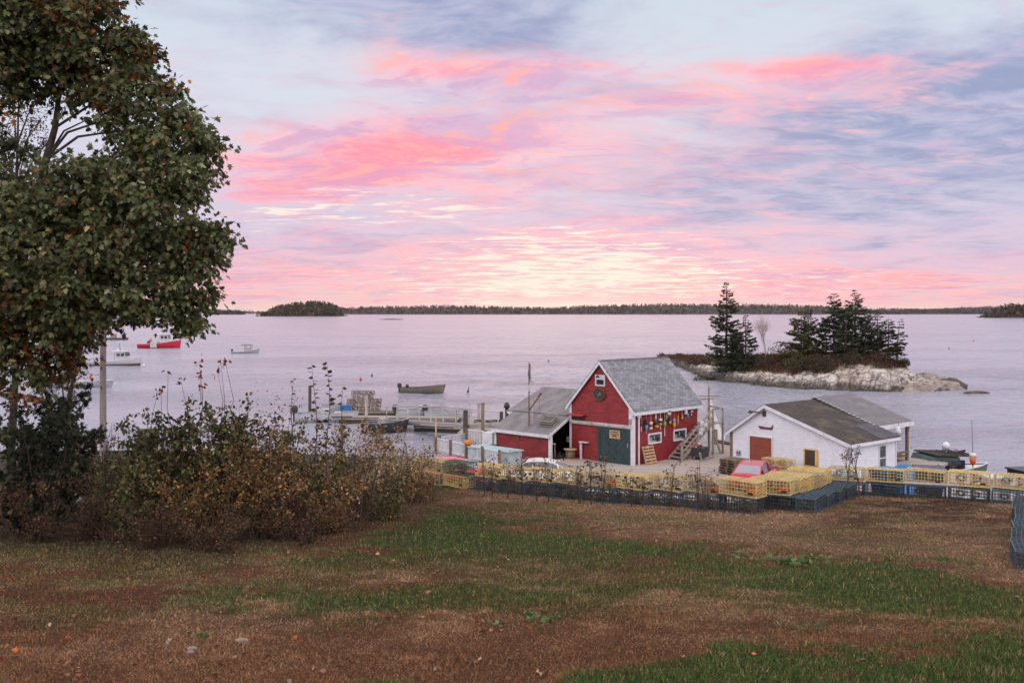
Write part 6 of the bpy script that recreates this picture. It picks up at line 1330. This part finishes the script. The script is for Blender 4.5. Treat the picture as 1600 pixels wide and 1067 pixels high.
limb.tube([base, base + Vector((.03, 0, .5)), hub[0], hub[2], hub[3], hub[4], hub[5], base + Vector((.3, 0, 10.5))], [.42, .33, .29, .24, .2, .17, .13, .05], 10)
DG = [((.050, .068, .026), 4), ((.080, .102, .040), 4), ((.14, .16, .075), 2.4), ((.085, .082, .028), 1.8), ((.18, .18, .10), .9), ((.14, .085, .03), .6)]
OR = [((.18, .070, .014), 3), ((.11, .042, .012), 3), ((.27, .12, .022), 1.2), ((.07, .042, .018), 3)]
for px, row, D, rp, oshare in LOBES:
    px -= 14 * min(1, max(0, (px - 120) / 150))
    c = np.array(P(px, row, D)); r = rp * D / F
    hb = min((hub + leader) if row > 130 else leader[-3:] + [P(-40, 40, 22.2)], key=lambda q: (q - Vector(c)).length + 2.5 * max(0, q.z - c[2] + r * .6)); cv = Vector(c); md = hb.lerp(cv, .55) + Vector((0, 0, .35 - .1 * r))
    limb.tube([hb, hb.lerp(md, .5) + Vector((rng.normal(0, .1), rng.normal(0, .1), .12 + rng.normal(0, .08))), md + Vector((0, 0, rng.normal(0, .08))), cv], [.034, .03, .022, .008], 5, cap=False)
    ncl = int(34 * (r / .9) ** 2.1) + 6
    u = unit(rng.normal(size=(ncl, 3))); rad = r * np.where(rng.random(ncl) < .2, rng.uniform(.95, 1.22, ncl), rng.uniform(.25, .97, ncl) ** .45) * (1 + .14 * np.clip(rng.normal(size=ncl), -2, 1.6))
    cc = c + u * rad[:, None] * np.array([1.0, .95, .88])
    for q in [v for i_, v in enumerate(cc) if i_ % 4 == 0 or np.linalg.norm(v - c) > r * .97]: limb.tube([cv, cv.lerp(Vector(q), .5) + Vector((0, 0, .06)), Vector(q)], [.014, .009, .004], 3, cap=False)
    for q in cc:
        far_ = np.linalg.norm(q - c) > r * .93; m_ = int(rng.integers(8, 18)) if far_ else int(rng.integers(24, 46)); sp = (.8 if far_ else 1) * rng.normal(0, 1, (m_, 3)) * np.array([.155, .155, .10]) * (.7 + .5 * rng.random()); sp[:, 2] -= .35 * np.hypot(sp[:, 0], sp[:, 1])
        LP_.append(q + sp); LX_.append(unit(sp) + rng.normal(0, .35, sp.shape) + np.array([0, 0, -.55])); orange = rng.random() < oshare
        tone = rng.uniform(.5, 1.6)
        LC_.append(pick_cols(m_, OR if orange else DG, .2) * tone); LS_.append(rng.uniform(.085, .165, m_))
leaf_cloud('crown', np.concatenate(LP_) - np.array(base), np.concatenate(LS_), np.concatenate(LC_), LEAF, mp, 'maple', np.concatenate(LX_))
# limb seen through the gap high in the crown, and the bare branch top left
limb.tube([hub[1]] + leader, [.2, .15, .12, .10, .085, .07, .055, .03], 7); limb.tube([P(75, 245, 22.6), P(100, 205, 22.6), P(135, 188, 22.5), P(180, 200, 22.4)], [.03, .022, .016, .008], 5, cap=False); limb.tube([P(-60, -20, 21.9), P(0, 15, 21.8), P(40, 40, 21.8)], [.07, .05, .02], 6, cap=False); limb.tube([P(-40, 30, 21.9), P(5, 55, 21.8), P(22, 68, 21.8)], [.08, .05, .02], 6, cap=False)
for v in range(len(limb.v)): limb.v[v] = tuple(Vector(limb.v[v]) - base)
limb.build('trunk', BARK, mp)
nl_ = sum(len(a_) for a_ in LP_); print('maple leaves', nl_)
# fine-leaved birch behind it
def airy_tree(px0, D, spots, label, name, cat, pal, lsz, seed, per=60):
    x = (px0 - 800) / F * D; o = empty(name, (x, D, tz(x, D) - .1), 0, label, cat); b0 = Vector(o.location); mb = MB(); pos = []
    g = np.random.default_rng(seed); top = max(spots, key=lambda s_: -s_[1]); tt = P(top[0], top[1], D)
    mb.tube([b0, b0.lerp(tt, .4) + Vector((.15, 0, 0)), b0.lerp(tt, .75), tt], [.13, .09, .05, .01], 7, cap=False)
    for px, row, rp in spots:
        c = P(px, row, D + g.uniform(-.6, .6)); k = b0.lerp(tt, min(.95, max(.15, (c.z - b0.z) / (tt.z - b0.z) - .12))); mb.tube([k, k.lerp(c, .5) + Vector((0, 0, .15)), c], [.035, .022, .006], 4, cap=False); r = rp * D / F
        for j in range(9):
            e_ = c + Vector(g.normal(size=3)) * r * .6; mb.tube([c.lerp(k, .3 * g.random()), c.lerp(e_, .5) + Vector((0, 0, .05)), e_], [.012, .008, .003], 3, cap=False)
            s_ = g.random(per // 9 + 1)[:, None]; pos.append((np.array(c) * (1 - s_) + np.array(e_) * s_) + g.normal(0, .09, (per // 9 + 1, 3)))
    pos = np.concatenate(pos) - np.array(b0); n = len(pos)
    leaf_cloud('crown', pos, g.uniform(lsz * .7, lsz * 1.3, n), pick_cols(n, pal, .25), DRY, o, 'oval')
    for v in range(len(mb.v)): mb.v[v] = tuple(Vector(mb.v[v]) - b0)
    mb.build('trunk', BARK, o); return o
BRN = [((.075, .045, .028), 3), ((.11, .07, .04), 2), ((.045, .040, .022), 3)]
airy_tree(12, 29, [(20, 170, 45), (55, 190, 40), (5, 215, 45), (40, 235, 40), (70, 225, 30), (15, 265, 40), (60, 150, 30), (30, 130, 40)], 'thin fine leaved birch showing through the gap in the maple', 'birch_tree', 'tree', BRN, .07, 5, 190)
airy_tree(55, 31, [(80, 545, 26), (105, 560, 22), (120, 585, 26), (95, 600, 30), (70, 610, 30), (110, 625, 26), (60, 640, 32), (85, 655, 26), (125, 540, 18), (110, 520, 14), (140, 505, 12)], 'sparse rust brown sapling leaning out under the maple beside the pole', 'autumn_sapling', 'tree', [((.10, .055, .022), 3), ((.06, .042, .022), 3), ((.17, .085, .025), 1)], .065, 6, 110)

# ------------------------------------------------------------------ the thicket
def shrub(px, row, top, wpx, label, pal, n, lsz, seed, name='shrub', cat='shrub', templ='oval', stems=16, bare=.22, stemcol=None, group='shrubs of the thicket by the lawn', dz=0, shoots=0, shootpal=None, lean=1.0, fill=1.0):
    if templ == 'oval': lsz *= 1.34; n = int(n * .62)
    shoots = int(shoots * .45)
    g = np.random.default_rng(seed); p = ground_hit(px, row); D = p.y; h = (row - top) / F * D; r = wpx / 2 / F * D
    o = empty(name, (p.x, p.y, p.z - .05), 0, label, cat, group); mb = MB(); anchors = []
    for i in range(stems):
        az_ = g.uniform(0, 6.283); q = np.array([math.cos(az_), math.sin(az_), 0]); hh = h * g.uniform(.55, .97); b0 = q * r * .35 * g.random(); L_ = r * g.uniform(.25, 1.0) * lean; wob = g.normal(0, .06 * h, 3)
        pts = [b0 + q * L_ * t_ ** 1.5 + np.array([0, 0, hh * (t_ - .12 * t_ * t_ * (L_ / r))]) + wob * math.sin(t_ * 3.0) for t_ in np.linspace(0, 1, 6)]
        rr = g.uniform(.009, .02) * (h / 3); mb.tube([Vector(v) for v in pts], [rr, rr * .9, rr * .75, rr * .6, rr * .4, rr * .15], 4, cap=False)
        for k in range(7):
            t_ = g.uniform(bare, 1); a0 = np.array([np.interp(t_, np.linspace(0, 1, 6), [v[c_] for v in pts]) for c_ in range(3)])
            d = g.normal(0, 1, 3); d[2] = abs(d[2]) * .8 + .15; d /= np.linalg.norm(d); e_ = a0 + d * h * g.uniform(.07, .2); mb.tube([Vector(a0), Vector((a0 + e_) / 2 + np.array([0, 0, .02])), Vector(e_)], [rr * .4, rr * .3, .002], 3, cap=False); anchors.append((a0, e_))
    A0 = np.array([a_ for a_, b_ in anchors]); A1_ = np.array([b_ for a_, b_ in anchors]); k = g.integers(0, len(A0), n); s_ = g.random(n)[:, None]
    pos = A0[k] * (1 - s_) + A1_[k] * s_ + g.normal(0, .05 * fill, (n, 3))
    tone = (.5 + .95 * g.random(len(A0)) ** 1.5)[k][:, None]
    leaf_cloud('foliage', pos, g.uniform(lsz * .65, lsz * 1.3, n), pick_cols(n, pal, .3) * tone * (1.4 if pal in (BR2, DK) else 1.4 if pal in (O2, O1) else 1.75), LEAF if templ == 'maple' else DRY, o, templ)
    if shoots:
        sp_, sc_ = [], []
        for i in range(shoots):
            x_ = g.uniform(-.7, .7) * r; y_ = g.uniform(-.3, .3) * r; hh = h * g.uniform(1.0, 1.17); e_ = np.array([x_ + g.normal(0, .12), y_, hh]); mb.tube([Vector((x_ * .6, y_, h * .35)), Vector((x_ * .75 + g.normal(0, .06), y_, h * .7)), Vector((x_ + g.normal(0, .05), y_, h * .88)), Vector(e_)], [.011, .009, .006, .003], 4, cap=False)
            m_ = int(g.integers(3, 9)); sp_.append(e_ + g.normal(0, .07, (m_, 3)) - np.array([0, 0, .05])); 
        sp_ = np.concatenate(sp_); leaf_cloud('tip_leaves', sp_, .11, pick_cols(len(sp_), shootpal, .2), DRY, o, 'oval')
    mb.build('stems', stemcol or mat('twig_bark', (.075, .050, .042), .9, (.04, .028, .024), 12, bump=0), o); return o
G1 = [((.036, .042, .015), 4), ((.054, .056, .022), 3), ((.080, .074, .028), 1.5), ((.11, .065, .022), .8)]
G2 = [((.048, .050, .022), 3), ((.078, .070, .030), 3), ((.12, .085, .035), 1.8), ((.17, .09, .025), .6)]
O1 = [((.16, .080, .022), 3), ((.11, .060, .022), 3), ((.20, .115, .035), 1.2), ((.065, .055, .024), 4)]
O2 = [((.18, .095, .040), 3), ((.115, .075, .036), 3), ((.24, .11, .035), 1.2), ((.07, .055, .026), 2)]
PK = [((.24, .165, .11), 3), ((.16, .11, .062), 3), ((.09, .075, .040), 2), ((.32, .21, .12), 1)]
BR2 = [((.055, .030, .017), 3), ((.038, .024, .014), 3), ((.095, .048, .02), 1)]
RT = [((.30, .035, .02), 3), ((.22, .06, .02), 2), ((.05, .045, .02), 1)]
DK = [((.022, .030, .016), 4), ((.032, .042, .022), 3), ((.05, .055, .03), 1.2), ((.12, .05, .015), .25)]
shrub(30, 835, 555, 190, 'dark dense bush below the maple at the left edge', DK, 5200, .12, 101, templ='maple', stems=22, bare=.1); shrub(95, 812, 640, 130, 'dark glossy leaved bush beside the foot of the pole', DK, 4200, .11, 102, templ='maple', stems=20, bare=.08)
shrub(135, 795, 618, 90, 'sparse brown and green bush behind the pole foot', G2, 1800, .075, 103, stems=14); shrub(172, 800, 640, 60, 'thin small leaved bush right of the pole', G1, 380, .07, 104, stems=9)
shrub(60, 845, 720, 200, 'low shadowy brown bush in front of the dark ones', BR2, 3400, .05, 105, bare=.05); shrub(150, 842, 715, 110, 'low tangled rusty bush left of the tall green ones', BR2, 3200, .045, 106, bare=.05); shrub(205, 846, 690, 90, 'low dark green bush with a few red leaves', G1, 2400, .07, 107, bare=.05)
shrub(250, 838, 618, 100, 'tall dark green broad leaved bush at the left of the thicket', G1, 4200, .085, 108, shoots=5, shootpal=RT, stems=20); shrub(300, 838, 606, 100, 'tall dark green bush with long bare shoots and red tips', G1, 4600, .085, 109, shoots=9, shootpal=RT, stems=20); shrub(352, 836, 592, 100, 'tallest green bush with red leaved shoots, right of its dark twin', G1, 4600, .08, 110, shoots=10, shootpal=RT, stems=20)
shrub(295, 850, 705, 120, 'low orange leaved bush in front of the tall green ones', O1, 3000, .055, 111, bare=.15); shrub(355, 846, 680, 120, 'bright orange bush in the middle of the thicket front', O1, 3600, .055, 112, bare=.15); shrub(405, 836, 640, 110, 'olive bush with orange leaves behind the orange one', G2, 4000, .065, 113, stems=18)
shrub(425, 842, 690, 110, 'yellow brown bush by the pale slender trunk', O2, 3200, .055, 114, bare=.12); shrub(455, 826, 628, 90, 'loose olive bush behind the pale slender trunk', G2, 3000, .065, 115, stems=15, shoots=4, shootpal=G1); shrub(505, 822, 640, 110, 'dense green bush in the middle right of the thicket', G2, 3800, .062, 116, stems=18)
shrub(520, 832, 720, 130, 'low brown olive bush right of the pale trunk', O2, 3200, .055, 117, bare=.1); shrub(560, 812, 640, 110, 'pinkish olive bush below the trap float', PK, 3800, .055, 118, stems=18); shrub(605, 800, 646, 100, 'pale tan bush below the dark boat', PK, 3600, .055, 119, stems=18); shrub(600, 812, 715, 130, 'low green brown bush at the right front of the thicket', G2, 3400, .055, 120, bare=.1)
shrub(640, 782, 668, 80, 'sparse tan bush at the right end of the thicket', PK, 2400, .055, 121, stems=14); shrub(648, 786, 715, 90, 'low olive bush at the right tip of the thicket by the yellow traps', O2, 2400, .055, 122, bare=.08); shrub(330, 862, 775, 190, 'low reddish brown scrub along the front left of the thicket', BR2, 3200, .04, 123, bare=.05); shrub(470, 846, 765, 190, 'low brown scrub along the front middle of the thicket', BR2, 3200, .04, 124, bare=.05); shrub(235, 858, 770, 120, 'low dark scrub at the left front corner of the thicket', BR2, 2400, .04, 125, bare=.05)
shrub(420, 800, 715, 220, 'dark green backing bush behind the middle of the thicket', DK, 5200, .065, 126, stems=26, bare=.02); shrub(300, 815, 705, 220, 'dark green backing bush behind the left of the thicket', DK, 5200, .08, 127, stems=26, bare=.02); shrub(540, 795, 728, 200, 'dark brown backing bush behind the right of the thicket', BR2, 3600, .06, 128, stems=26, bare=.02)
shrub(185, 760, 705, 110, 'rusty hedge plants on the bank behind the pole', BR2, 2200, .07, 129, bare=.02); shrub(165, 770, 715, 120, 'dark green low bush on the bank at the pole foot', G1, 2600, .08, 130, bare=.02)
# tall saplings with big leaves above the thicket
def whip(px, row, top, label, seed, leaf, pal, lean=.0, nl=26, from_=.45):
    g = np.random.default_rng(seed); p = ground_hit(px, row); h = (row - top) / F * p.y; o = empty('sapling', (p.x, p.y, p.z - .05), 0, label, 'sapling', 'thin saplings in the thicket')
    pts = [Vector((lean * t_ + .05 * math.sin(t_ * 9 + seed), .04 * math.cos(t_ * 7), h * t_)) for t_ in np.linspace(0, 1, 8)]; mb = MB(); mb.tube(pts, [.028, .024, .02, .016, .013, .010, .007, .003], 5, cap=False)
    pos, ax = [], []
    for i in range(nl):
        t_ = from_ + (1 - from_) * (i + g.random()) / nl; c = np.array([np.interp(t_, np.linspace(0, 1, 8), [v[k] for v in pts]) for k in range(3)]); a_ = g.uniform(0, 6.28); pos.append(c); ax.append((math.cos(a_), math.sin(a_), -.5 + .8 * g.random()))
    leaf_cloud('foliage', pos, g.uniform(leaf * .6, leaf * 1.25, nl), pick_cols(nl, pal, .2), LEAF, o, 'oval', np.array(ax)); mb.build('stem', mat('red_twig', (.14, .06, .05), .8, (.09, .05, .04), 9, bump=0), o)
WL = [((.035, .032, .018), 3), ((.07, .045, .02), 2), ((.12, .06, .02), 1)]
whip(512, 820, 563, 'tall thin sapling with large dark leaves, highest of its group', 1, .16, WL, nl=34); whip(497, 820, 566, 'tall thin sapling just left of the highest one', 2, .15, WL, -.12, 26); whip(528, 815, 600, 'shorter thin sapling just right of the highest one', 3, .15, WL, .15, 22); whip(460, 822, 588, 'thin lone sapling left of the dark pile', 4, .10, WL, -.05, 26, .6)
p = ground_hit(441, 836); ps = empty('slender_tree', (p.x, p.y, p.z - .05), 0, 'young tree with a pale slender trunk at the front of the thicket', 'tree', None); PT = mat('pale_bark', (.30, .26, .23), .85, (.20, .17, .15), 8); mb = MB(); k_s = p.y / F
mb.tube([(0, 0, 0), (-.10, 0, 22 * k_s), (-.22, 0, 70 * k_s), (-.30, 0, 110 * k_s), (-.28, .1, 165 * k_s)], [.04, .035, .03, .024, .01], 7, cap=False); mb.tube([(-.24, 0, 76 * k_s), (-.5, 0, 84 * k_s), (-.9, 0, 84 * k_s)], [.018, .014, .008], 5, cap=False); mb.build('trunk', PT, ps)
tp = rng.normal(0, 1, (1300, 3)) * np.array([.55, .5, .6]) + np.array([-.3, 0, 120 * k_s]); leaf_cloud('crown', tp, rng.uniform(.04, .08, 1300), pick_cols(1300, O2, .25), DRY, ps)
p = ground_hit(385, 828); ps = empty('slender_tree', (p.x, p.y, p.z - .05), 0, 'thin crooked young tree left of the pale trunk', 'tree', None); mb = MB(); mb.tube([(0, 0, 0), (.03, 0, 50 * k_s), (-.08, 0, 95 * k_s), (-.1, 0, 140 * k_s)], [.03, .026, .02, .008], 6, cap=False); mb.build('trunk', PT, ps)
tp = rng.normal(0, 1, (900, 3)) * np.array([.5, .5, .55]) + np.array([-.1, 0, 110 * k_s]); leaf_cloud('crown', tp, rng.uniform(.04, .08, 900), pick_cols(900, O1, .25), DRY, ps)
# dead stems under the thicket
pos = []; n = 5200; u = rng.uniform(130, 680, n); rw = np.interp(u, [130, 250, 400, 560, 680], [838, 856, 846, 822, 782]) - rng.uniform(-4, 40, n)
D_ = 4979 / (rw - 624); X_ = (u - 800) / F * D_; ax = rng.normal(0, .5, (n, 3)); ax[:, 2] = 1; hh = rng.uniform(.25, 1.1, n)
tag(leaf_cloud('undergrowth', np.column_stack([X_, D_, terr(X_, D_) - .03]), hh, pick_cols(n, [((.10, .055, .042), 3), ((.06, .038, .03), 3), ((.17, .11, .08), 1.2)], .25), DRY, None, 'slim', ax, width=.05), 'tangle of thin dead stems along the foot of the thicket', None, None, 'stuff')

# dried weeds before the traps
def weed(px, row, top, label, seed, col=((.060, .035, .026), (.10, .055, .035)), n=60, wide=.22):
    g = np.random.default_rng(seed); p = ground_hit(px, row); h = (row - top) / F * p.y; o = empty('dried_weed', (p.x, p.y - .25, tz(p.x, p.y - .25) - .03), 0, label, 'weed', 'dried weeds before the trap wall'); mb = MB(); pos = []
    for i in range(3):
        dx = g.normal(0, wide * .5); pts = [Vector((dx * t_ + g.normal(0, .012), g.normal(0, .03) * t_, h * t_ * (1 - .12 * i))) for t_ in np.linspace(0, 1, 6)]; mb.tube(pts, [.014, .012, .010, .009, .007, .003], 4, cap=False)
        for k in range(7):
            t_ = g.uniform(.35, 1); c = Vector([np.interp(t_, np.linspace(0, 1, 6), [v[q] for v in pts]) for q in range(3)]); e_ = c + Vector((g.normal(0, wide), g.normal(0, .1), g.uniform(-.05, .2))); mb.tube([c, c.lerp(e_, .5) + Vector((0, 0, .03)), e_], [.006, .005, .003], 3, cap=False)
            for q in range(n // 20): pos.append(tuple(e_ + Vector(g.normal(0, .035, 3))))
    leaf_cloud('foliage', pos, g.uniform(.04, .10, len(pos)), pick_cols(len(pos), [(col[0], 3), (col[1], 2)], .25), DRY, o, 'flat'); mb.build('stem', mat('dead_stem', (.075, .045, .036), .9, (.05, .03, .025), 9, bump=0), o)  # the flat bits at the twig tips are dry seed heads
for k, (px, row, top, lab) in enumerate(((757, 775, 712, 'dried curling weed stalk nearest the thicket end of the front wall'), (770, 776, 706, 'tall dried weed with hooked top beside the first stalk'), (793, 778, 722, 'short bushy dried weed before the white car'), (817, 780, 702, 'leaning dried weed in front of the white car'), (838, 782, 716, 'dark dried weed right of the leaning one'), (857, 783, 700, 'tall dark dried weed before the lean-to'), (905, 786, 725, 'short dried weed left of the green door'), (923, 787, 702, 'tall feathery brown weed before the green door, left one'), (940, 788, 706, 'tall feathery brown weed before the green door, right one'), (985, 790, 735, 'drooping weed with broad dry leaves before the barn corner'), (1003, 792, 742, 'low weed with dry leaves right of the barn corner'), (1047, 795, 722, 'thin dried weed before the yard'), (1088, 798, 706, 'pale spindly dried weed before the yard, taller one'), (1100, 798, 735, 'low pale weed right of the spindly one'))):
    weed(px, row, top, lab, 300 + k, n=80 if k in (2, 7, 8) else 40, col=((.07, .045, .035), (.13, .08, .055)) if k not in (12, 13) else ((.16, .11, .09), (.20, .14, .11)))
for k, (px, row, h_, lab, sd) in enumerate(((1326, 772, 2.15, 'bare reddish sapling standing before the white shed, left stem group', 11), (1340, 774, 2.35, 'bare reddish sapling standing before the white shed, right stem group', 12))):
    p = P(px, row, 32.6 + .1 * k); o, mb, tips = bare_tree(p.x, 32.6, tz(p.x, 32.6), h_, lab, 'sapling', 'bare_sapling', sd, None, .34, 4, .030); mb.build('stem', mat('red_twig', (.14, .06, .05)), o)
    tp = np.repeat(np.array([tuple(v) for v in tips]), 2, 0) + rng.normal(0, .04, (len(tips) * 2, 3)); leaf_cloud('foliage', tp, .07, pick_cols(len(tp), [((.12, .06, .05), 2), ((.08, .05, .04), 2)], .2), DRY, o, 'oval')
# green weeds on the lawn
def clump(px, row, s_, label, seed, pal=None, n=46):
    g = np.random.default_rng(seed); p = ground_hit(px, row); a_ = g.uniform(0, 6.28, n); ax = np.column_stack([np.cos(a_), np.sin(a_), g.uniform(.1, .9, n)]); pos = np.column_stack([g.normal(0, .14 * s_, n), g.normal(0, .12 * s_, n), np.full(n, -.01)]) + np.array(p)
    o = empty('weed_plant', p); leaf_cloud('foliage', pos - np.array(p), g.uniform(.05, .13, n) * s_, pick_cols(n, pal or [((.06, .11, .03), 3), ((.10, .15, .06), 2), ((.16, .20, .10), .7)], .2), GRASS, o, 'oval', ax); tag(o, label, 'weed', 'green weeds in the lawn'); return o
for k, (px, row, s_, lab) in enumerate(((1195, 874, 1.5, 'broad leaved green weed on the grass edge, leftmost of the row'), (1228, 880, 1.2, 'pale green weed between two darker ones on the grass edge'), (1252, 882, 1.7, 'largest leafy weed on the grass edge under the brown patch'), (1160, 866, 1.1, 'small green weed up the grass edge'), (1270, 872, .9, 'small weed above the largest leafy one'), (858, 967, 1.3, 'green tuft in the brown grass near the middle of the lawn'), (782, 977, .9, 'small flat green weed left of the middle tuft'), (1262, 984, 1.1, 'green tuft in the pale streak on the right'), (315, 995, .8, 'small green weed in the brown grass on the left'), (1215, 852, .7, 'tiny weed on the tan slope'), (1358, 878, .7, 'tiny green weed low on the tan slope'))): clump(px, row, s_, lab, 400 + k)
clump(338, 1030, .55, 'pale silvery weed rosette in the near brown grass', 430, [((.40, .38, .34), 2), ((.25, .26, .18), 1)], 24)
for k, (px, row, sx_, lab) in enumerate(((300, 1016, .16, 'flat pale stone in the near brown grass'), (297, 1022, .10, 'small pale stone just below the flat one'), (262, 1008, .07, 'tiny pale stone left of the flat one'), (378, 1003, .2, 'broken pale ledge of stone showing in the grass'))):
    p = ground_hit(px, row); sx_ *= .5; o = MB(); g = np.random.default_rng(500 + k); ring = [Vector((sx_ * math.cos(a_) * g.uniform(.7, 1.1), sx_ * .8 * math.sin(a_) * g.uniform(.7, 1.1), 0)) for a_ in np.linspace(0, 6.283, 10)[:-1]]; o.loft([[v * 1.0 + Vector((0, 0, -.03)) for v in ring], [v * .95 + Vector((0, 0, .035)) for v in ring], [v * .6 + Vector((0, 0, .05)) for v in ring]], closed=True, caps=True, smooth=False); o = o.build('field_stone', mat('field_stone', (.26, .23, .21), .9, (.12, .10, .09), 9, bump=.8, bscale=30)); o.location = p; tag(o, lab, 'stone')
p = ground_hit(118, 806); o = empty('weathered_log', (p.x, p.y, p.z), 0, 'grey weathered log half hidden under the dark bushes', 'log'); MB().tube([(-.35, .6, .55), (-.1, .3, .42), (.25, -.1, .18), (.4, -.3, .10)], [.10, .14, .15, .13], 9).build('log', mat('silver_wood', (.36, .33, .36), .8, (.2, .18, .19), 5), o)
p = P(213, 756, 40); o = empty('blue_tub', (p.x, p.y, tz(p.x, p.y)), 0, 'small blue tub lying on the bank behind the thicket', 'tub'); MB().lathe([(.2, 0), (.28, .5), (.26, .55)], n=12).build('tub', mat('faded_blue', (.22, .32, .48), .6), o)
p = P(232, 700, 45); o = empty('chimney_stump', (p.x, p.y, tz(p.x, p.y) - .2), .3, 'dark square wooden box post behind the left of the thicket', 'post'); MB().box((0, 0, 1.0), (.8, .8, 2.0)).build('post', DARKWOOD, o); MB().box((0, 0, 2.03), (.9, .9, .08)).build('cap', DARKWOOD, o)

# ------------------------------------------------------------------ grass and fallen leaves
NB = 520000
Dn, Df = 9.6, 38.0
uu = rng.random(NB); D_ = 1 / (1 / Dn + uu * (1 / Df - 1 / Dn)); D_ = np.where(rng.random(NB) < .45, Dn + (Df - Dn) * rng.random(NB) ** 1.4, D_)
X_ = rng.uniform(-1, 1, NB) * (.56 * D_ + 1.2); keep = D_ < np.interp(X_, EX, EYL) - .6; X_, D_ = X_[keep], D_[keep]
c, g_ = lawn_mix(X_, D_); n = len(X_); dth = rng.random(n) < g_ * .3; c[dth] = C_GREEN * rng.uniform(.8, 1.3, (dth.sum(), 1)); dth = rng.random(n) < .10 * g_; c[dth] = C_TAN * rng.uniform(.6, 1.0, (dth.sum(), 1))
strk = fbm(X_ * 1.6, D_ * 1.6, 3, 77)
hh = (.038 + .022 * g_ + .025 * np.maximum(strk - .5, 0) * 4) * rng.uniform(.5, 1.45, n) ; ww = rng.uniform(.006, .013, n) * (1 + (D_ - 10) / 16)
cc = c * rng.uniform(.4, 2.1, (n, 1)) * (1 + rng.normal(0, .06, (n, 3))); straw = rng.random(n) < .07 * (1 - .8 * g_); cc[straw] = np.array((.30, .20, .12)) * rng.uniform(.6, 1.2, (straw.sum(), 1)); cc = np.clip(cc, .006, .7)
ax = rng.normal(0, .65, (n, 3)); ax[:, 2] = np.where(g_ > .4, 1.1, .55)
tag(leaf_cloud('grass', np.column_stack([X_, D_, terr(X_, D_) - .006]), hh, cc, GRASS, None, 'tri', ax, width=ww), 'short autumn grass, green in bands and dead brown between', None, None, 'stuff')
nl = 1500; u = rng.uniform(-50, 1650, nl); rw = 770 + 300 * rng.random(nl) ** 1.3; D_ = 4979 / np.maximum(rw - 624, 130); X_ = (u - 800) / F * D_
ok = (D_ < np.interp(X_, EX, EYL) - .9) & (rng.random(nl) < np.where(u < 800, 1, .35)); X_, D_ = X_[ok], D_[ok]; n = len(X_); ax = rng.normal(0, 1, (n, 3)); ax[:, 2] *= .25
tag(leaf_cloud('fallen_leaves', np.column_stack([X_, D_, terr(X_, D_) + .03]), rng.uniform(.035, .085, n), pick_cols(n, [((.13, .065, .04), 6), ((.20, .11, .07), 3), ((.40, .28, .20), .4), ((.35, .10, .02), .35), ((.30, .03, .02), .15)], .25), DRY, None, 'maple', ax), 'scattered fallen maple leaves on the lawn', None, None, 'stuff')
# ------------------------------------------------------------------ evening haze over the bay
hm_ = bpy.data.materials.new('haze'); hm_.use_nodes = True; hm_.node_tree.nodes.clear()
hv = hm_.node_tree.nodes.new('ShaderNodeVolumePrincipled'); ho = hm_.node_tree.nodes.new('ShaderNodeOutputMaterial'); hm_.node_tree.links.new(hv.outputs[0], ho.inputs['Volume'])
hv.inputs['Color'].default_value = (.84, .70, .90, 1); hv.inputs['Density'].default_value = 1.7e-5; hv.inputs['Anisotropy'].default_value = .2
tag(MB().box((0, 0, 40), (19000, 19000, 87)).build('haze', hm_), 'thin lilac evening haze over the bay', None, None, 'stuff')
scene.cycles.volume_bounces = 0
